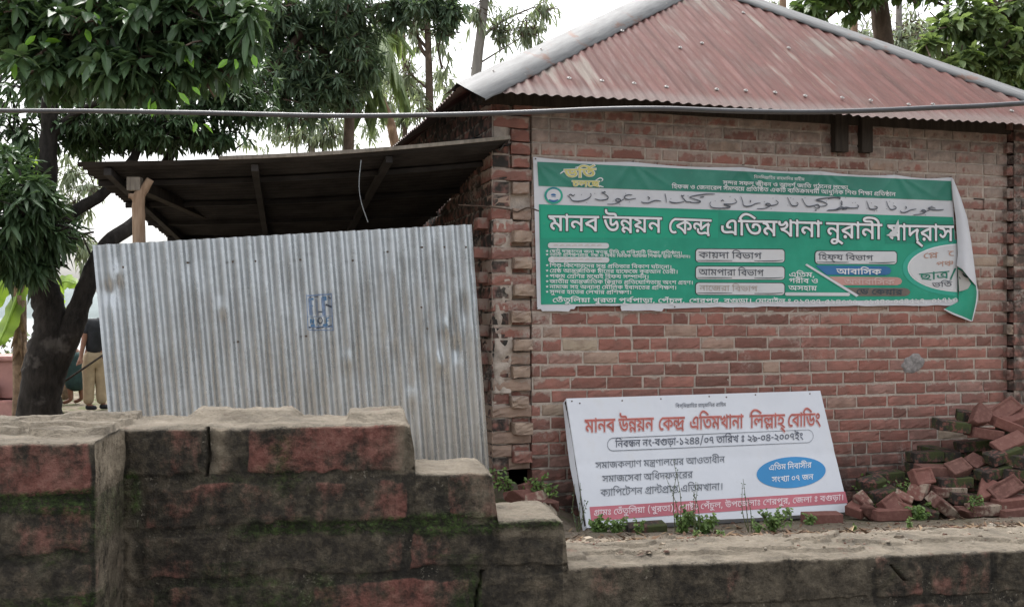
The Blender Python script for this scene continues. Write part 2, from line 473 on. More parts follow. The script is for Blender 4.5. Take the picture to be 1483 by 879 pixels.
# outlines of the letters on the two signs (plain numbers: contours, points, steps), and how each line sets them
GLYPHS = [
[0],
[2,16,15,144,-2,-9,-12,-13,-24,-8,-19,0,-20,0,-24,8,-14,13,-1,8,25,2,2,-9,16,-11,19,0,16,0,16,10,3,10,12,-29,138,0,-3,-8,-4,-5,0,-8,0,-8,5,1,3,0,3,8,4,9,0,6,0,8,-4],
[3,10,41,52,22,-6,38,-18,30,-20,13,-9,-21,-6,-14,11,-26,16,-34,15,-21,7,16,27,81,0,7,12,10,22,6,13,0,14,0,22,-6,12,-10,1,-7,0,-7,-12,-10,-22,-6,-13,0,-12,0,-22,6,-12,10,12,49,81,0,-6,14,-6,11,0,12,0,12,7,1,5,0,6,-12,6,-11,0,-10,0,-14,-7],
[4,16,27,81,0,7,12,10,22,6,13,0,14,0,22,-6,12,-10,1,-7,0,-7,-12,-10,-22,-6,-13,0,-12,0,-22,6,-12,10,12,49,81,0,-6,14,-6,11,0,12,0,12,7,1,5,0,5,-12,7,-11,0,-10,0,-14,-7,16,27,23,0,7,12,10,22,6,13,0,14,0,22,-6,12,-10,1,-7,0,-7,-12,-10,-22,-6,-13,0,-12,0,-22,6,-12,10,12,49,23,0,-6,14,-6,11,0,12,0,12,6,1,6,0,5,-12,7,-11,0,-10,0,-14,-7],
[3,19,301,104,1,-12,-33,0,1,-92,-25,0,-10,10,-28,15,-15,5,9,11,12,-4,28,-12,9,-7,-2,3,0,4,0,5,1,2,1,60,-243,0,1,12,38,127,15,-24,0,-40,11,-38,25,-13,23,25,4,12,-18,26,-22,32,-10,23,0,18,0,22,6,10,10,1,6,0,10,-20,12,-15,0,-12,0,-10,-5,1,-5,0,-1,2,-4,1,-2,-23,-2,-4,3,-2,6,1,3,0,6,14,8,22,4,13,0,20,0,28,-9,16,-15,1,-10,0,-9,-16,-16,-34,-9,9,115,78,-2,5,-16,8,-15,2,9,7,17,-2,20,-4,16,-9,1,-7],
[4,19,301,104,1,-12,-33,0,1,-92,-25,0,-10,10,-28,15,-15,5,9,11,12,-4,28,-12,9,-7,-2,3,0,4,0,5,1,2,1,60,-243,0,1,12,38,127,15,-24,0,-40,11,-38,25,-13,23,25,4,12,-18,26,-22,32,-10,23,0,18,0,22,6,10,10,1,6,0,10,-20,12,-15,0,-12,0,-10,-5,1,-5,0,-1,2,-4,1,-2,-23,-2,-4,3,-2,6,1,3,0,6,14,8,22,4,13,0,20,0,28,-9,16,-15,1,-10,0,-9,-16,-16,-34,-9,9,115,78,-2,5,-16,8,-15,2,9,7,17,-2,20,-4,16,-9,1,-7,21,391,104,1,-12,-35,0,1,-92,-25,0,1,80,-4,6,-16,6,-7,0,-3,0,1,12,5,0,8,0,16,-6,7,-5,0,1,-2,6,1,2,1,13,19,0,9,-11],
[4,31,121,104,0,6,-14,6,-13,0,-23,0,-22,0,-22,4,-9,3,-8,3,-10,10,1,7,0,2,2,5,1,2,27,-1,-2,-2,0,-3,1,-1,0,-4,2,-5,5,-2,4,-3,18,-3,17,0,21,0,18,0,20,-2,9,-4,4,-2,8,-10,1,-6,44,81,83,28,0,32,-9,14,-13,1,-7,0,-14,-38,-16,-37,0,5,1,14,-2,34,-8,34,-10,17,-7,-15,-8,-20,7,-34,11,-34,9,-36,6,-23,3,5,11,12,-1,22,-2,15,0,24,0,26,6,10,9,1,4,0,9,-26,10,-19,0,-12,0,-14,-3,-6,-4,1,-3,0,-2,0,-2,3,-2,-23,-2,-2,2,-2,6,1,2,0,6,14,9,26,4,9,59,78,-2,5,-16,8,-15,2,9,7,17,-2,18,-4,18,-9,1,-7,4,181,104,1,-12,-183,0,1,12],
[2,31,171,104,-2,6,-12,6,-13,0,-45,0,-22,0,-24,4,-7,3,-8,3,-10,10,1,7,0,2,2,5,1,2,25,-1,0,-2,0,-3,1,-1,0,-4,2,-5,5,-2,4,-3,18,-3,17,0,43,0,18,0,20,-2,9,-4,6,-2,4,-10,3,-6,49,241,104,1,-12,-121,0,1,-30,0,-5,6,-4,9,0,6,0,14,4,16,8,9,7,21,2,12,-8,10,-17,1,-8,0,-11,-18,-16,-36,-10,-23,0,-24,0,-36,8,-32,17,-28,28,-9,21,27,3,12,-23,28,-28,38,-13,25,0,26,0,30,13,1,10,0,8,-10,11,-5,3,17,3,-10,-8,-22,-11,-20,-6,-9,0,-8,0,-14,2,-3,3,-6,2,-8,9,1,10,1,26,-95,0,1,12],
[1,69,171,105,14,0,18,-3,7,-3,8,-3,6,-8,1,-6,1,-82,-23,0,-4,5,-10,6,-14,3,-9,0,-12,0,-20,-1,-22,-1,-15,0,-10,0,-26,2,-24,7,-14,14,1,11,0,4,2,9,3,4,25,-2,0,-3,-2,-6,1,-5,0,-8,8,-9,14,-4,18,-2,11,0,16,0,28,3,19,0,14,0,22,-4,7,-5,1,59,0,6,-2,6,-3,1,-6,3,-11,0,-12,0,-22,-5,-18,-9,-8,-9,1,-4,0,-2,2,-4,8,-2,9,0,4,0,6,0,5,0,5,-12,-4,0,-12,-1,-5,0,-18,0,-24,10,1,10,0,7,14,14,24,12,32,7],
[2,31,171,105,26,0,28,-13,1,-12,0,-8,-16,-12,-30,-10,-17,-3,-9,12,22,4,24,9,1,8,0,6,-12,7,-13,0,-12,0,-22,-4,-16,-6,-10,-7,1,-3,0,-3,6,-3,13,-1,-5,-12,-20,1,-18,10,1,7,0,6,14,11,24,10,30,6,23,229,38,0,-14,-42,-17,-33,0,-24,0,-42,8,-36,19,-30,29,-9,21,25,4,14,-24,32,-30,44,-14,29,0,20,0,28,8,1,10,0,6,-16,10,-13,2,27,6,16,-4,16,-12],
[3,19,273,104,1,-12,-107,0,1,-10,1,-3,1,-79,-25,0,-10,10,-34,17,-44,12,-23,1,-13,16,32,10,66,14,37,6,-7,-7,1,13,-141,0,1,12,14,139,78,9,-5,-18,-2,-36,-8,-34,-8,-13,-4,18,-2,40,-11,32,-14,9,-9,-1,0,0,3,-2,8,1,6,22,255,48,0,-6,-10,-9,-20,-7,-15,0,-4,0,-10,1,-5,0,3,12,2,0,6,0,5,0,16,0,10,6,1,4,0,9,-34,13,-33,2,1,13,26,-2,42,-10,26,-16],
[3,22,237,104,1,-12,-35,0,1,-92,-25,0,-8,7,-24,13,-30,10,-36,8,-19,2,-7,15,17,-6,30,-2,44,-11,28,-14,11,-6,0,4,-2,8,1,4,1,83,19,0,9,-11,17,151,78,0,-9,-22,-14,-36,-8,-21,-1,-15,2,-5,7,26,1,34,6,16,10,1,6,0,5,-8,8,-9,4,19,9,12,-5,14,-13,23,61,72,-20,0,-24,10,1,9,0,4,4,7,5,3,25,-4,-2,-1,-2,-5,1,-3,0,-4,8,-4,9,0,8,0,14,2,16,8,9,8,19,2,1,-8,-6,-8,-18,-10,-24,-6],
[1,52,163,0,1,71,7,-11,-12,9,-20,12,-18,8,-20,4,-9,0,-18,0,-22,-9,-7,-6,-3,-2,4,2,20,3,13,0,16,0,18,-6,10,-9,1,-4,0,-10,-28,-16,-27,-7,-15,12,18,4,26,9,1,7,0,3,-10,6,-11,0,-8,0,-14,-2,-9,-3,-25,11,10,9,22,13,28,7,17,0,18,0,28,-6,26,-12,13,-8,-3,1,-2,3,0,9,1,6,1,17,19,0,7,-11,37,0,1,-12,-33,0,1,-92],
[1,50,215,104,1,-12,-35,0,1,-92,-25,0,-10,7,-34,13,-44,9,-23,1,-11,14,8,3,14,5,14,5,9,3,21,-2,-4,0,-8,-1,-1,0,-18,0,-28,5,-14,10,1,6,0,8,20,11,19,6,25,-6,-18,-4,-16,-9,1,-5,0,-7,18,-5,11,0,8,0,18,3,11,4,15,-10,-12,-4,-26,-9,-24,-8,-9,-4,-3,3,38,-3,50,-14,19,-10,0,3,-2,6,1,4,1,64,-155,0,1,12],
[1,57,193,104,1,-12,-133,0,1,-5,-1,-11,0,-2,2,-8,1,-3,1,-29,0,-7,2,-6,5,-1,4,-4,15,0,12,0,24,6,9,5,10,5,10,11,1,6,0,6,-12,3,-11,0,-1,0,-14,0,-18,3,-9,2,-8,2,-12,6,-3,3,3,15,8,-6,16,-8,22,-5,19,0,7,0,12,0,14,-1,7,-2,6,-2,8,-8,1,-6,0,-10,-20,-19,-13,-6,-12,-6,-30,-6,-15,0,-12,0,-18,4,-5,2,-6,4,-6,9,1,9,1,60,-35,0,1,12],
[3,38,205,52,0,-10,-12,-12,-24,-9,-28,-4,-13,-1,-5,4,18,-1,34,-5,36,-7,21,-5,-11,-10,-26,7,-54,9,-58,6,-29,2,3,12,10,-1,22,-2,15,0,30,0,36,8,18,12,1,7,0,8,-24,10,-17,0,-2,0,-6,0,-1,-1,-3,11,4,0,10,0,3,0,20,0,26,-5,14,-9,4,-10,46,77,36,-12,0,-16,3,-5,3,-6,2,-6,8,1,8,1,33,27,0,1,-6,1,-8,0,-2,0,-4,1,-3,1,-10,0,-4,4,-4,3,-2,4,-2,13,0,14,0,20,5,12,7,1,4,0,3,-8,2,-7,0,-1,0,-18,0,-28,6,-7,5,5,11,6,-3,12,-5,18,-3,17,0,17,0,4,0,2,-2,5,-1,6,-1,10,-6,1,-5,0,-9,-20,-12,-34,-8,4,-3,92,1,12,237,0,1,-12],
[2,57,135,10,-20,0,-36,8,-32,15,-26,26,-9,19,27,3,10,-21,28,-25,38,-12,23,0,26,0,24,11,1,11,0,5,-4,7,-3,3,21,0,-8,-5,-20,-8,-24,-4,-13,0,-12,0,-20,5,-12,9,1,7,0,7,20,15,27,6,-8,0,-16,0,-7,0,-103,0,1,12,313,0,1,-12,-103,0,-8,0,-12,0,-5,0,-28,-6,-28,-10,-10,-9,1,-4,0,-4,10,-4,7,0,14,0,20,5,13,6,31,-5,2,-3,4,-10,1,-6,0,-8,-14,-14,-34,-10,26,269,34,0,-8,4,-15,7,-9,-23,-3,-6,9,-8,19,1,10,0,9,8,14,5,5,-26,0,-36,6,-24,11,-7,8,27,3,4,-5,18,-7,26,-5,19,0,6,0,8,1,5,0,15,-12,-8,-7,-6,-14],
[2,44,193,104,1,-12,-133,0,1,-58,0,-7,2,-6,5,-1,4,-4,15,0,12,0,24,6,9,5,10,5,10,12,1,6,0,5,-10,6,-11,0,-4,0,-10,-1,-3,0,-3,11,6,1,14,1,9,0,12,0,20,-5,10,-10,1,-8,0,-9,-20,-19,-13,-6,-12,-6,-30,-6,-15,0,-12,0,-18,4,-5,2,-6,4,-6,9,1,9,1,60,-35,0,1,12,31,133,104,0,6,-12,6,-15,0,-29,0,-22,0,-24,4,-7,3,-8,3,-10,10,1,7,0,2,2,5,1,2,25,-1,0,-2,0,-3,1,-1,0,-4,2,-5,5,-2,4,-3,18,-3,17,0,27,0,18,0,20,-2,9,-4,6,-2,6,-10,1,-6],
[2,41,95,0,-20,0,-32,7,-24,13,-5,8,9,13,26,1,30,10,12,14,1,9,0,3,-4,10,-3,4,-83,0,1,12,71,0,-10,7,-12,12,1,6,0,7,14,12,15,5,19,-9,-10,-5,-10,-7,1,-5,0,-5,14,-11,13,-7,105,0,1,-12,-57,0,-6,0,-10,0,-3,0,24,-12,30,-25,1,-15,0,-12,-20,-18,-36,-10,22,95,12,18,0,26,8,12,13,1,8,0,7,-10,15,-24,16,-17,10,7,0,2,-5,6,-10,1,-6,0,-6,-8,-13,-18,-10,-32,-9,-25,-2,7,10,2,-9,18,-11,26,-6],
[1,49,241,104,1,-12,-121,0,1,-30,0,-5,6,-4,9,0,6,0,14,4,16,8,9,7,21,2,12,-8,10,-17,1,-8,0,-11,-18,-16,-36,-10,-23,0,-24,0,-36,8,-32,17,-28,28,-9,21,27,3,12,-23,28,-28,38,-13,25,0,26,0,30,13,1,10,0,8,-10,11,-5,3,17,3,-10,-8,-22,-11,-20,-6,-9,0,-8,0,-14,2,-3,3,-6,2,-8,9,1,10,1,26,-95,0,1,12],
[1,39,211,104,1,-12,-33,0,1,-92,-25,0,1,71,7,-11,-16,12,-26,14,-26,7,-13,0,-10,0,-16,-4,-8,-7,1,-5,0,-5,12,-8,22,-4,19,-1,-1,-14,-22,1,-34,8,-20,13,1,10,0,9,16,12,26,7,15,0,18,0,28,-6,26,-12,15,-8,-3,1,-2,2,0,10,1,4,1,19,19,0,7,-11],
[2,40,137,8,-28,0,-48,14,-36,30,-13,26,27,3,10,-21,28,-26,36,-13,27,0,14,0,22,4,12,7,8,9,1,5,0,7,-12,12,-20,7,-11,0,-14,0,-10,-6,1,-5,0,-1,0,-4,3,-2,-25,-3,-2,3,-2,6,1,3,0,7,12,9,24,4,15,0,22,0,30,-9,18,-17,1,-11,0,-11,-16,-17,-36,-10,4,241,104,1,-12,-243,0,1,12],
[1,34,205,104,1,-12,-151,0,1,-50,-3,4,14,7,34,13,40,11,23,4,23,-11,-6,-6,-8,-10,-4,-12,1,-8,0,-8,6,-15,7,-9,-25,-3,-4,9,-8,19,1,10,0,7,4,12,8,9,5,3,5,0,-20,-4,-36,-11,-34,-15,-17,-9,-19,7,1,56,-31,0,1,12],
[3,15,203,104,1,-12,-33,0,1,-92,-25,0,-10,10,-36,17,-44,11,-25,2,-13,16,32,10,68,16,37,5,-5,-7,1,24,13,143,79,7,-5,-24,-4,-56,-12,-23,-7,18,-2,40,-10,34,-15,11,-9,-1,0,-2,3,0,8,1,6,22,81,105,4,0,10,-1,5,0,-1,-12,-2,0,-6,0,-3,0,-10,0,-12,-4,1,-3,0,-5,16,-6,21,-4,-19,-7,-14,3,-18,7,-10,9,1,5,0,5,10,8,18,5],
[1,36,205,104,1,-12,-33,0,1,-92,-25,0,1,40,7,-9,-12,8,-26,12,-28,7,-11,0,-12,0,-18,-6,1,-6,0,-5,14,-7,17,-3,-13,-12,-20,4,-22,14,1,9,0,8,16,11,24,5,13,0,18,0,28,-6,26,-10,11,-7,-3,0,-2,3,0,8,1,4,1,30,-147,0,1,12],
[1,63,243,104,1,-12,-33,0,1,-92,-25,0,1,66,7,-11,-12,10,-24,15,-20,8,-20,5,-11,0,-14,0,-22,-5,-18,-9,-7,-5,-1,0,6,2,10,2,7,0,20,0,18,-11,1,-8,0,-1,-2,-4,1,-1,-5,1,4,2,8,4,8,4,5,3,43,19,17,-9,-93,-45,-19,10,29,13,-11,-7,-11,-4,6,2,6,7,1,4,0,4,-8,5,-9,0,-6,0,-10,-1,-5,-2,-23,12,12,9,28,13,32,8,17,0,20,0,30,-7,28,-14,15,-10,-3,0,-2,4,0,10,1,5,1,22,19,0,7,-11],
[1,65,283,104,1,-12,-237,0,-5,1,14,-1,28,-8,24,-8,9,-4,3,-9,-12,-3,-26,-6,-24,-7,-9,-3,-3,3,26,-3,40,-8,30,-12,15,-8,0,3,0,6,1,3,1,57,5,0,20,0,34,-3,30,-7,11,-6,8,-4,10,-11,1,-6,0,-6,-8,-9,-20,-7,-17,0,-4,0,-10,1,-3,0,1,12,2,0,6,0,5,0,16,0,10,6,1,4,0,9,-34,13,-29,1,1,-72,-25,0,-14,9,-32,14,-44,10,-29,2,-11,15,10,4,22,6,24,6,13,3,-12,5,-34,7,-21,3,11,11,3,-3,-31,0,1,12],
[2,17,203,104,1,-12,-33,0,1,-92,-25,0,-10,10,-36,17,-44,11,-25,2,-13,16,32,10,68,16,37,5,-5,-7,1,12,-145,0,1,12,13,143,79,7,-5,-24,-4,-56,-12,-23,-7,18,-2,40,-10,34,-15,11,-9,-1,0,-2,3,0,8,1,6],
[3,26,141,7,-20,0,-40,7,-32,16,-28,28,-9,20,27,3,12,-22,30,-27,38,-12,25,0,18,0,24,6,14,11,1,7,0,6,-4,8,-8,6,-3,2,17,13,14,-9,12,-17,1,-9,0,-10,-20,-17,-34,-10,23,129,47,-20,0,-24,11,1,9,0,4,4,7,3,3,27,-4,-2,-2,-4,-5,1,-2,0,-5,10,-4,9,0,8,0,14,3,16,8,11,8,21,1,-1,-9,-10,-7,-18,-10,-24,-6,4,245,104,1,-12,-247,0,1,12],
[2,37,211,104,1,-12,-33,0,1,-92,-25,0,1,22,7,-8,-12,8,-24,16,-26,9,-15,0,-12,0,-16,-7,1,-6,0,-5,16,-8,15,-3,-7,-12,-18,3,-22,9,-10,11,1,6,0,8,16,10,24,6,13,0,20,0,30,-7,24,-13,9,-7,-3,-1,-2,4,0,8,1,4,1,45,-153,0,1,12,15,101,54,0,-1,0,-2,1,-1,-25,4,-2,9,-12,12,-24,6,-23,1,5,12,17,-2,16,0,26,-6,16,-9,10,-14],
[2,21,213,104,1,-12,-35,0,1,-92,-23,0,-14,9,-34,15,-46,9,-29,2,-11,15,10,4,22,6,24,6,13,3,-12,5,-34,7,-21,3,11,11,3,-3,-31,0,1,12,21,153,92,-107,0,-5,1,14,-1,28,-8,24,-8,9,-4,3,-9,-12,-3,-26,-6,-24,-7,-9,-3,-3,3,28,-2,44,-10,32,-13,15,-8,-3,-1,0,4,0,8,1,3],
[3,17,203,104,1,-12,-33,0,1,-92,-25,0,-10,10,-36,17,-44,11,-25,2,-13,16,32,10,68,16,37,5,-5,-7,1,12,-145,0,1,12,13,143,79,7,-5,-24,-4,-56,-12,-23,-7,18,-2,40,-10,34,-15,11,-9,-1,0,-2,3,0,8,1,6,12,63,-1,-8,0,-12,5,1,5,0,4,12,6,9,0,8,0,12,-6,1,-4,0,-5,-12,-5],
[1,55,249,104,1,-12,-35,0,1,-92,-25,0,1,56,3,-4,-8,5,-16,6,-7,0,-6,0,-10,-2,-8,-5,1,-5,0,-2,0,-3,3,-1,-21,-1,-2,7,-12,10,-18,5,-7,0,-10,0,-12,-4,-8,-6,1,-3,0,-7,20,-9,19,-3,-7,-13,-16,3,-26,8,-14,13,1,8,0,8,14,11,24,6,17,0,18,0,24,-7,13,-7,-5,0,4,5,18,6,11,0,12,0,18,-5,11,-4,-1,-2,0,3,-2,7,1,4,1,14,-189,0,1,12],
[3,13,229,104,1,-12,-33,0,1,-92,-25,0,1,85,3,4,-2,3,0,6,1,3,1,14,19,0,9,-11,23,121,105,14,0,22,-5,16,-9,7,-6,-1,-18,-10,12,-28,14,-17,0,-12,0,-16,-7,1,-8,0,-6,22,-9,25,0,-1,-13,-22,1,-30,7,-12,13,1,8,0,9,14,11,22,6,23,27,105,14,0,24,-6,16,-12,1,-10,0,-7,-12,-12,-28,-8,-21,0,-1,13,16,0,20,5,8,6,1,4,0,7,-16,8,-17,0,-6,0,-12,-1,-7,-1,-3,12,10,1,12,1],
[2,33,215,104,1,-12,-33,0,1,-92,-25,0,-16,10,-36,14,-44,9,-29,2,-11,15,16,6,40,10,23,5,19,1,3,-9,-18,-4,-36,-9,-11,-4,24,-2,38,-9,30,-12,15,-7,0,3,0,6,1,3,1,24,3,4,-2,4,0,8,1,4,1,20,-157,0,1,12,12,27,95,15,-3,20,-2,42,-10,38,-14,17,-7,1,-15,-12,7,-34,13,-38,10,-38,8,-17,2],
[2,44,231,104,1,-12,-33,0,1,-92,-25,0,1,59,9,-11,-10,7,-16,7,-5,0,-6,0,-8,-2,-10,-8,-7,-7,-8,-9,-16,-10,-16,-5,-11,0,-8,0,-16,4,-18,8,-7,8,21,6,8,-8,12,-5,9,0,6,0,10,3,12,9,9,8,9,5,8,9,16,7,11,0,12,0,18,-6,11,-7,-5,0,-2,4,0,7,1,3,1,16,-173,0,1,12,14,91,45,-2,11,-8,14,-7,4,-8,3,-30,4,-21,1,7,13,19,-3,18,-2,26,-4,16,-8,8,-11,1,-8],
[3,44,81,83,28,0,32,-9,14,-13,1,-7,0,-14,-38,-16,-37,0,5,1,14,-2,34,-8,34,-10,17,-7,-15,-8,-20,7,-34,11,-34,9,-36,6,-23,3,5,11,12,-1,22,-2,15,0,24,0,26,6,10,9,1,4,0,9,-26,10,-19,0,-12,0,-14,-3,-6,-4,1,-3,0,-2,0,-2,3,-2,-23,-2,-2,2,-2,6,1,2,0,6,14,9,26,4,9,59,78,-2,5,-16,8,-15,2,9,7,17,-2,18,-4,18,-9,1,-7,4,181,104,1,-12,-183,0,1,12],
[1,21,93,104,1,-12,-35,0,1,-92,-23,0,1,78,-4,6,-16,8,-11,0,-3,0,1,12,7,0,8,0,18,-6,5,-5,0,1,0,6,1,2,1,13,19,0,7,-11],
[1,33,93,104,1,-12,-35,0,1,-92,-23,0,1,92,-35,0,1,12,33,0,-6,3,-10,7,-5,3,12,10,26,16,36,10,25,0,18,0,32,-5,32,-8,32,-11,19,-7,-15,-9,-22,9,-38,12,-32,7,-19,0,-18,0,-26,-7,-20,-11,-7,-7,2,-3,10,-6,7,-3],
[1,48,93,92,-35,0,1,-92,-23,0,1,92,-35,0,1,12,37,0,-2,10,-20,15,-32,9,-40,3,-21,0,-20,0,-28,-2,-16,-4,1,-3,0,-3,16,-2,11,0,33,0,18,0,20,-3,9,-3,6,-3,4,-9,1,-7,-21,0,0,4,-4,6,-3,1,-2,1,-10,1,-7,0,-33,0,-14,0,-20,2,-5,2,-10,2,-6,7,1,4,0,9,44,12,45,0,68,0,72,-24,5,-25,35,0],
[1,35,-95,-44,-8,0,-22,4,-14,8,1,7,0,8,26,11,23,0,22,0,38,-8,40,-13,23,-9,-15,-9,-22,9,-36,12,-32,7,-15,0,-12,0,-12,-5,1,-4,0,-4,12,-4,9,0,12,0,16,5,8,8,2,8,1,3,1,11,27,0,1,-9,0,-4,-4,-13,-12,-11,-26,-8],
[1,34,-59,-40,-8,0,-22,3,-12,8,1,6,0,9,26,8,19,0,1,7,27,0,1,-10,-9,-8,-2,0,-8,0,-3,0,-10,0,-12,-3,1,-3,0,-3,10,-4,9,0,14,0,22,7,13,6,14,-3,38,-11,15,-5,-13,-9,-12,5,-26,7,-9,3,-6,-4,-16,-4,-18,-2],
[1,33,119,104,1,-12,-5,0,-10,-1,-24,-8,-22,-13,-14,-16,1,-10,0,-12,14,-14,22,-6,11,0,10,0,10,1,9,2,13,-10,-8,-3,-22,-3,-9,0,-20,0,-34,11,-18,20,1,13,0,14,20,22,36,15,23,4,-21,-6,-6,0,-14,0,-7,0,-47,0,1,12],
[1,4,-43,-3,83,-33,-13,-9,-85,31],
[2,8,57,0,-23,0,1,92,-35,0,1,12,97,0,1,-12,-35,0,31,33,104,0,6,-12,6,-13,0,-55,0,-22,0,-24,4,-7,3,-8,3,-10,10,1,7,0,2,2,5,1,2,25,-1,0,-2,0,-3,1,-1,0,-4,2,-5,5,-2,4,-3,18,-3,17,0,53,0,16,0,22,-2,7,-4,6,-2,6,-10,1,-6],
[2,49,241,104,1,-12,-121,0,1,-30,0,-5,6,-4,9,0,6,0,14,4,16,8,9,7,21,2,12,-8,10,-17,1,-8,0,-11,-18,-16,-36,-10,-23,0,-24,0,-36,8,-32,17,-28,28,-9,21,27,3,12,-23,28,-28,38,-13,25,0,26,0,30,13,1,10,0,8,-10,11,-5,3,17,3,-10,-8,-22,-11,-20,-6,-9,0,-8,0,-14,2,-3,3,-6,2,-8,9,1,10,1,26,-95,0,1,12,12,121,-25,-8,0,-12,5,1,5,0,4,12,6,9,0,10,0,10,-6,1,-4,0,-5,-10,-5],
[3,21,213,104,1,-12,-35,0,1,-92,-23,0,-14,9,-34,15,-46,9,-29,2,-11,15,10,4,22,6,24,6,13,3,-12,5,-34,7,-21,3,11,11,3,-3,-31,0,1,12,21,153,92,-107,0,-5,1,14,-1,28,-8,24,-8,9,-4,3,-9,-12,-3,-26,-6,-24,-7,-9,-3,-3,3,28,-2,44,-10,32,-13,15,-8,-3,-1,0,4,0,8,1,3,12,61,-1,-8,0,-12,5,1,5,0,4,12,6,9,0,8,0,12,-6,1,-4,0,-5,-12,-5],
[2,16,97,15,-20,0,-34,8,-18,17,1,12,0,10,16,18,34,11,27,0,28,0,32,-11,14,-16,1,-11,0,-9,-18,-18,-32,-11,16,101,79,-14,0,-22,-7,-12,-12,1,-8,0,-7,8,-11,20,-7,17,0,16,0,22,7,12,12,1,8,0,8,-10,11,-20,6],
[1,44,97,0,-28,0,-28,12,1,8,0,7,18,11,21,3,11,-13,-10,-1,-10,-4,1,-3,0,-3,14,-5,15,0,20,0,22,10,1,8,0,5,-8,8,-18,9,-15,5,-20,8,-24,10,-10,8,1,5,0,4,8,9,11,4,21,-6,-4,-2,-6,-5,1,-3,0,-2,2,-4,10,-5,16,-6,15,-5,20,-6,22,-11,10,-12,1,-8,0,-9,-18,-14,-30,-7],
[1,46,43,90,0,4,8,7,7,4,23,-6,-4,-2,-4,-4,1,-1,0,-3,6,-3,14,-2,17,-2,34,-3,26,-13,1,-10,0,-11,-36,-16,-33,-1,-4,0,-6,1,-1,0,13,2,16,-3,28,-8,30,-10,15,-5,-15,-9,-18,8,-34,11,-34,7,-36,6,-23,3,5,12,12,-2,24,-2,19,0,34,0,26,9,1,7,0,5,-8,5,-18,5,-17,1,-18,2,-24,5,-12,7],
[1,40,185,49,0,-12,-14,-19,-30,-12,-23,0,-18,0,-32,7,-26,16,-22,29,-7,24,27,3,8,-25,24,-29,28,-12,19,0,18,0,18,8,8,14,1,8,0,10,-10,16,-20,10,-11,0,-8,0,-10,-5,1,-4,0,-2,2,-6,5,-3,-27,-3,-4,4,-4,8,1,4,0,7,14,8,22,3,9,0,24,0,32,-12,16,-22],
[3,30,99,0,-38,0,-40,16,1,12,0,10,28,13,29,5,1,-4,-18,4,-22,7,-12,9,1,6,0,7,18,12,32,7,23,0,28,0,34,-8,14,-11,1,-6,0,-7,-12,-9,-24,-7,-13,-2,1,3,26,-5,28,-12,1,-12,0,-14,-40,-14,13,99,12,28,0,24,9,1,8,0,5,-14,8,-24,5,-13,2,-24,-3,-26,-10,1,-8,0,-7,26,-9,14,101,60,10,2,22,5,14,7,1,4,0,6,-24,8,-25,0,-10,0,-22,-3,-12,-6,1,-5,0,-6,22,-8],
[2,33,105,0,-24,0,-40,10,-24,18,1,13,0,14,30,22,54,19,39,9,15,-9,-4,-2,-4,-5,1,-3,0,-4,16,-6,13,0,2,0,2,0,3,0,11,-9,-18,-5,-26,-10,-14,-10,1,-5,0,-5,14,-8,21,0,4,0,6,0,3,0,13,-14,-18,-5,-42,-5,29,107,12,12,0,14,1,14,1,9,1,-1,0,-24,1,-22,12,1,9,0,7,10,11,24,10,19,6,1,-4,-12,1,-16,5,-8,7,1,4,0,2,2,4,1,1,5,-2,-24,-6,-40,-15,-20,-18,1,-10,0,-11,18,-12,30,-5],
[2,29,129,50,17,-2,-14,-4,-28,-3,-11,0,-34,0,-32,15,1,12,0,8,12,13,22,9,26,6,17,0,12,0,20,-3,7,-4,6,-3,8,-9,1,-9,1,-52,0,-4,4,-5,10,-2,11,0,-1,-13,-18,0,-20,5,-8,9,1,6,19,89,54,14,0,22,2,11,4,-5,-4,1,17,0,6,-4,7,-3,2,-4,2,-10,2,-5,0,-10,0,-18,-4,-12,-6,-10,-9,1,-5,0,-8,22,-6],
[1,63,59,52,16,0,24,-5,14,-10,1,-7,0,-6,-10,-10,-9,-4,1,2,32,2,34,11,1,11,0,6,-10,9,-30,8,-25,3,-32,5,-34,7,-14,9,1,6,0,4,8,8,9,4,21,-6,-4,-2,-4,-4,1,-2,0,-2,4,-4,12,-3,24,-4,23,-4,26,-3,32,-9,20,-9,6,-11,1,-6,0,-10,-20,-14,-32,-8,-44,-4,-23,0,-5,0,-5,11,14,3,18,8,1,6,0,6,-14,7,-13,0,-12,0,-10,-5,1,-3,0,-2,2,-4,3,-2,-25,-3,-2,4,-4,5,1,3,0,6,12,8,22,4],
[5,15,311,104,1,-12,-105,0,1,-92,-23,0,1,14,1,4,0,2,0,9,1,5,1,36,1,2,1,20,-183,0,1,12,42,293,45,0,-5,-8,-9,-20,-6,-15,0,-4,0,-10,0,-3,1,3,12,2,-1,6,0,3,0,16,0,8,6,1,3,0,3,-4,5,-3,2,-10,3,-28,3,-21,0,-11,0,-18,0,-32,5,-18,11,1,10,0,2,2,4,1,2,25,-1,0,-1,0,-3,1,-2,0,-9,24,-6,21,0,11,0,32,0,36,-6,11,-5,10,-3,6,-10,26,117,44,14,0,26,-6,20,-10,9,-7,1,-12,-3,-3,-10,8,-20,12,-22,6,-11,0,-4,0,-8,-2,-4,-3,1,-2,0,-3,2,-4,3,-2,-25,-2,-2,2,-4,6,1,3,0,5,8,7,10,5,16,2,30,63,77,18,0,28,-7,16,-15,1,-11,0,-3,-2,-5,1,-2,-25,1,0,2,2,4,1,2,0,5,-6,10,-16,7,-11,0,-12,0,-8,-4,1,-4,0,-1,2,-4,1,-1,-25,-3,-2,2,-2,6,1,2,0,4,6,8,12,4,18,3,14,41,68,2,1,0,4,1,2,0,7,-14,13,-13,2,31,3,12,-4,12,-12,1,-9,0,-2,-2,-4,1,-2],
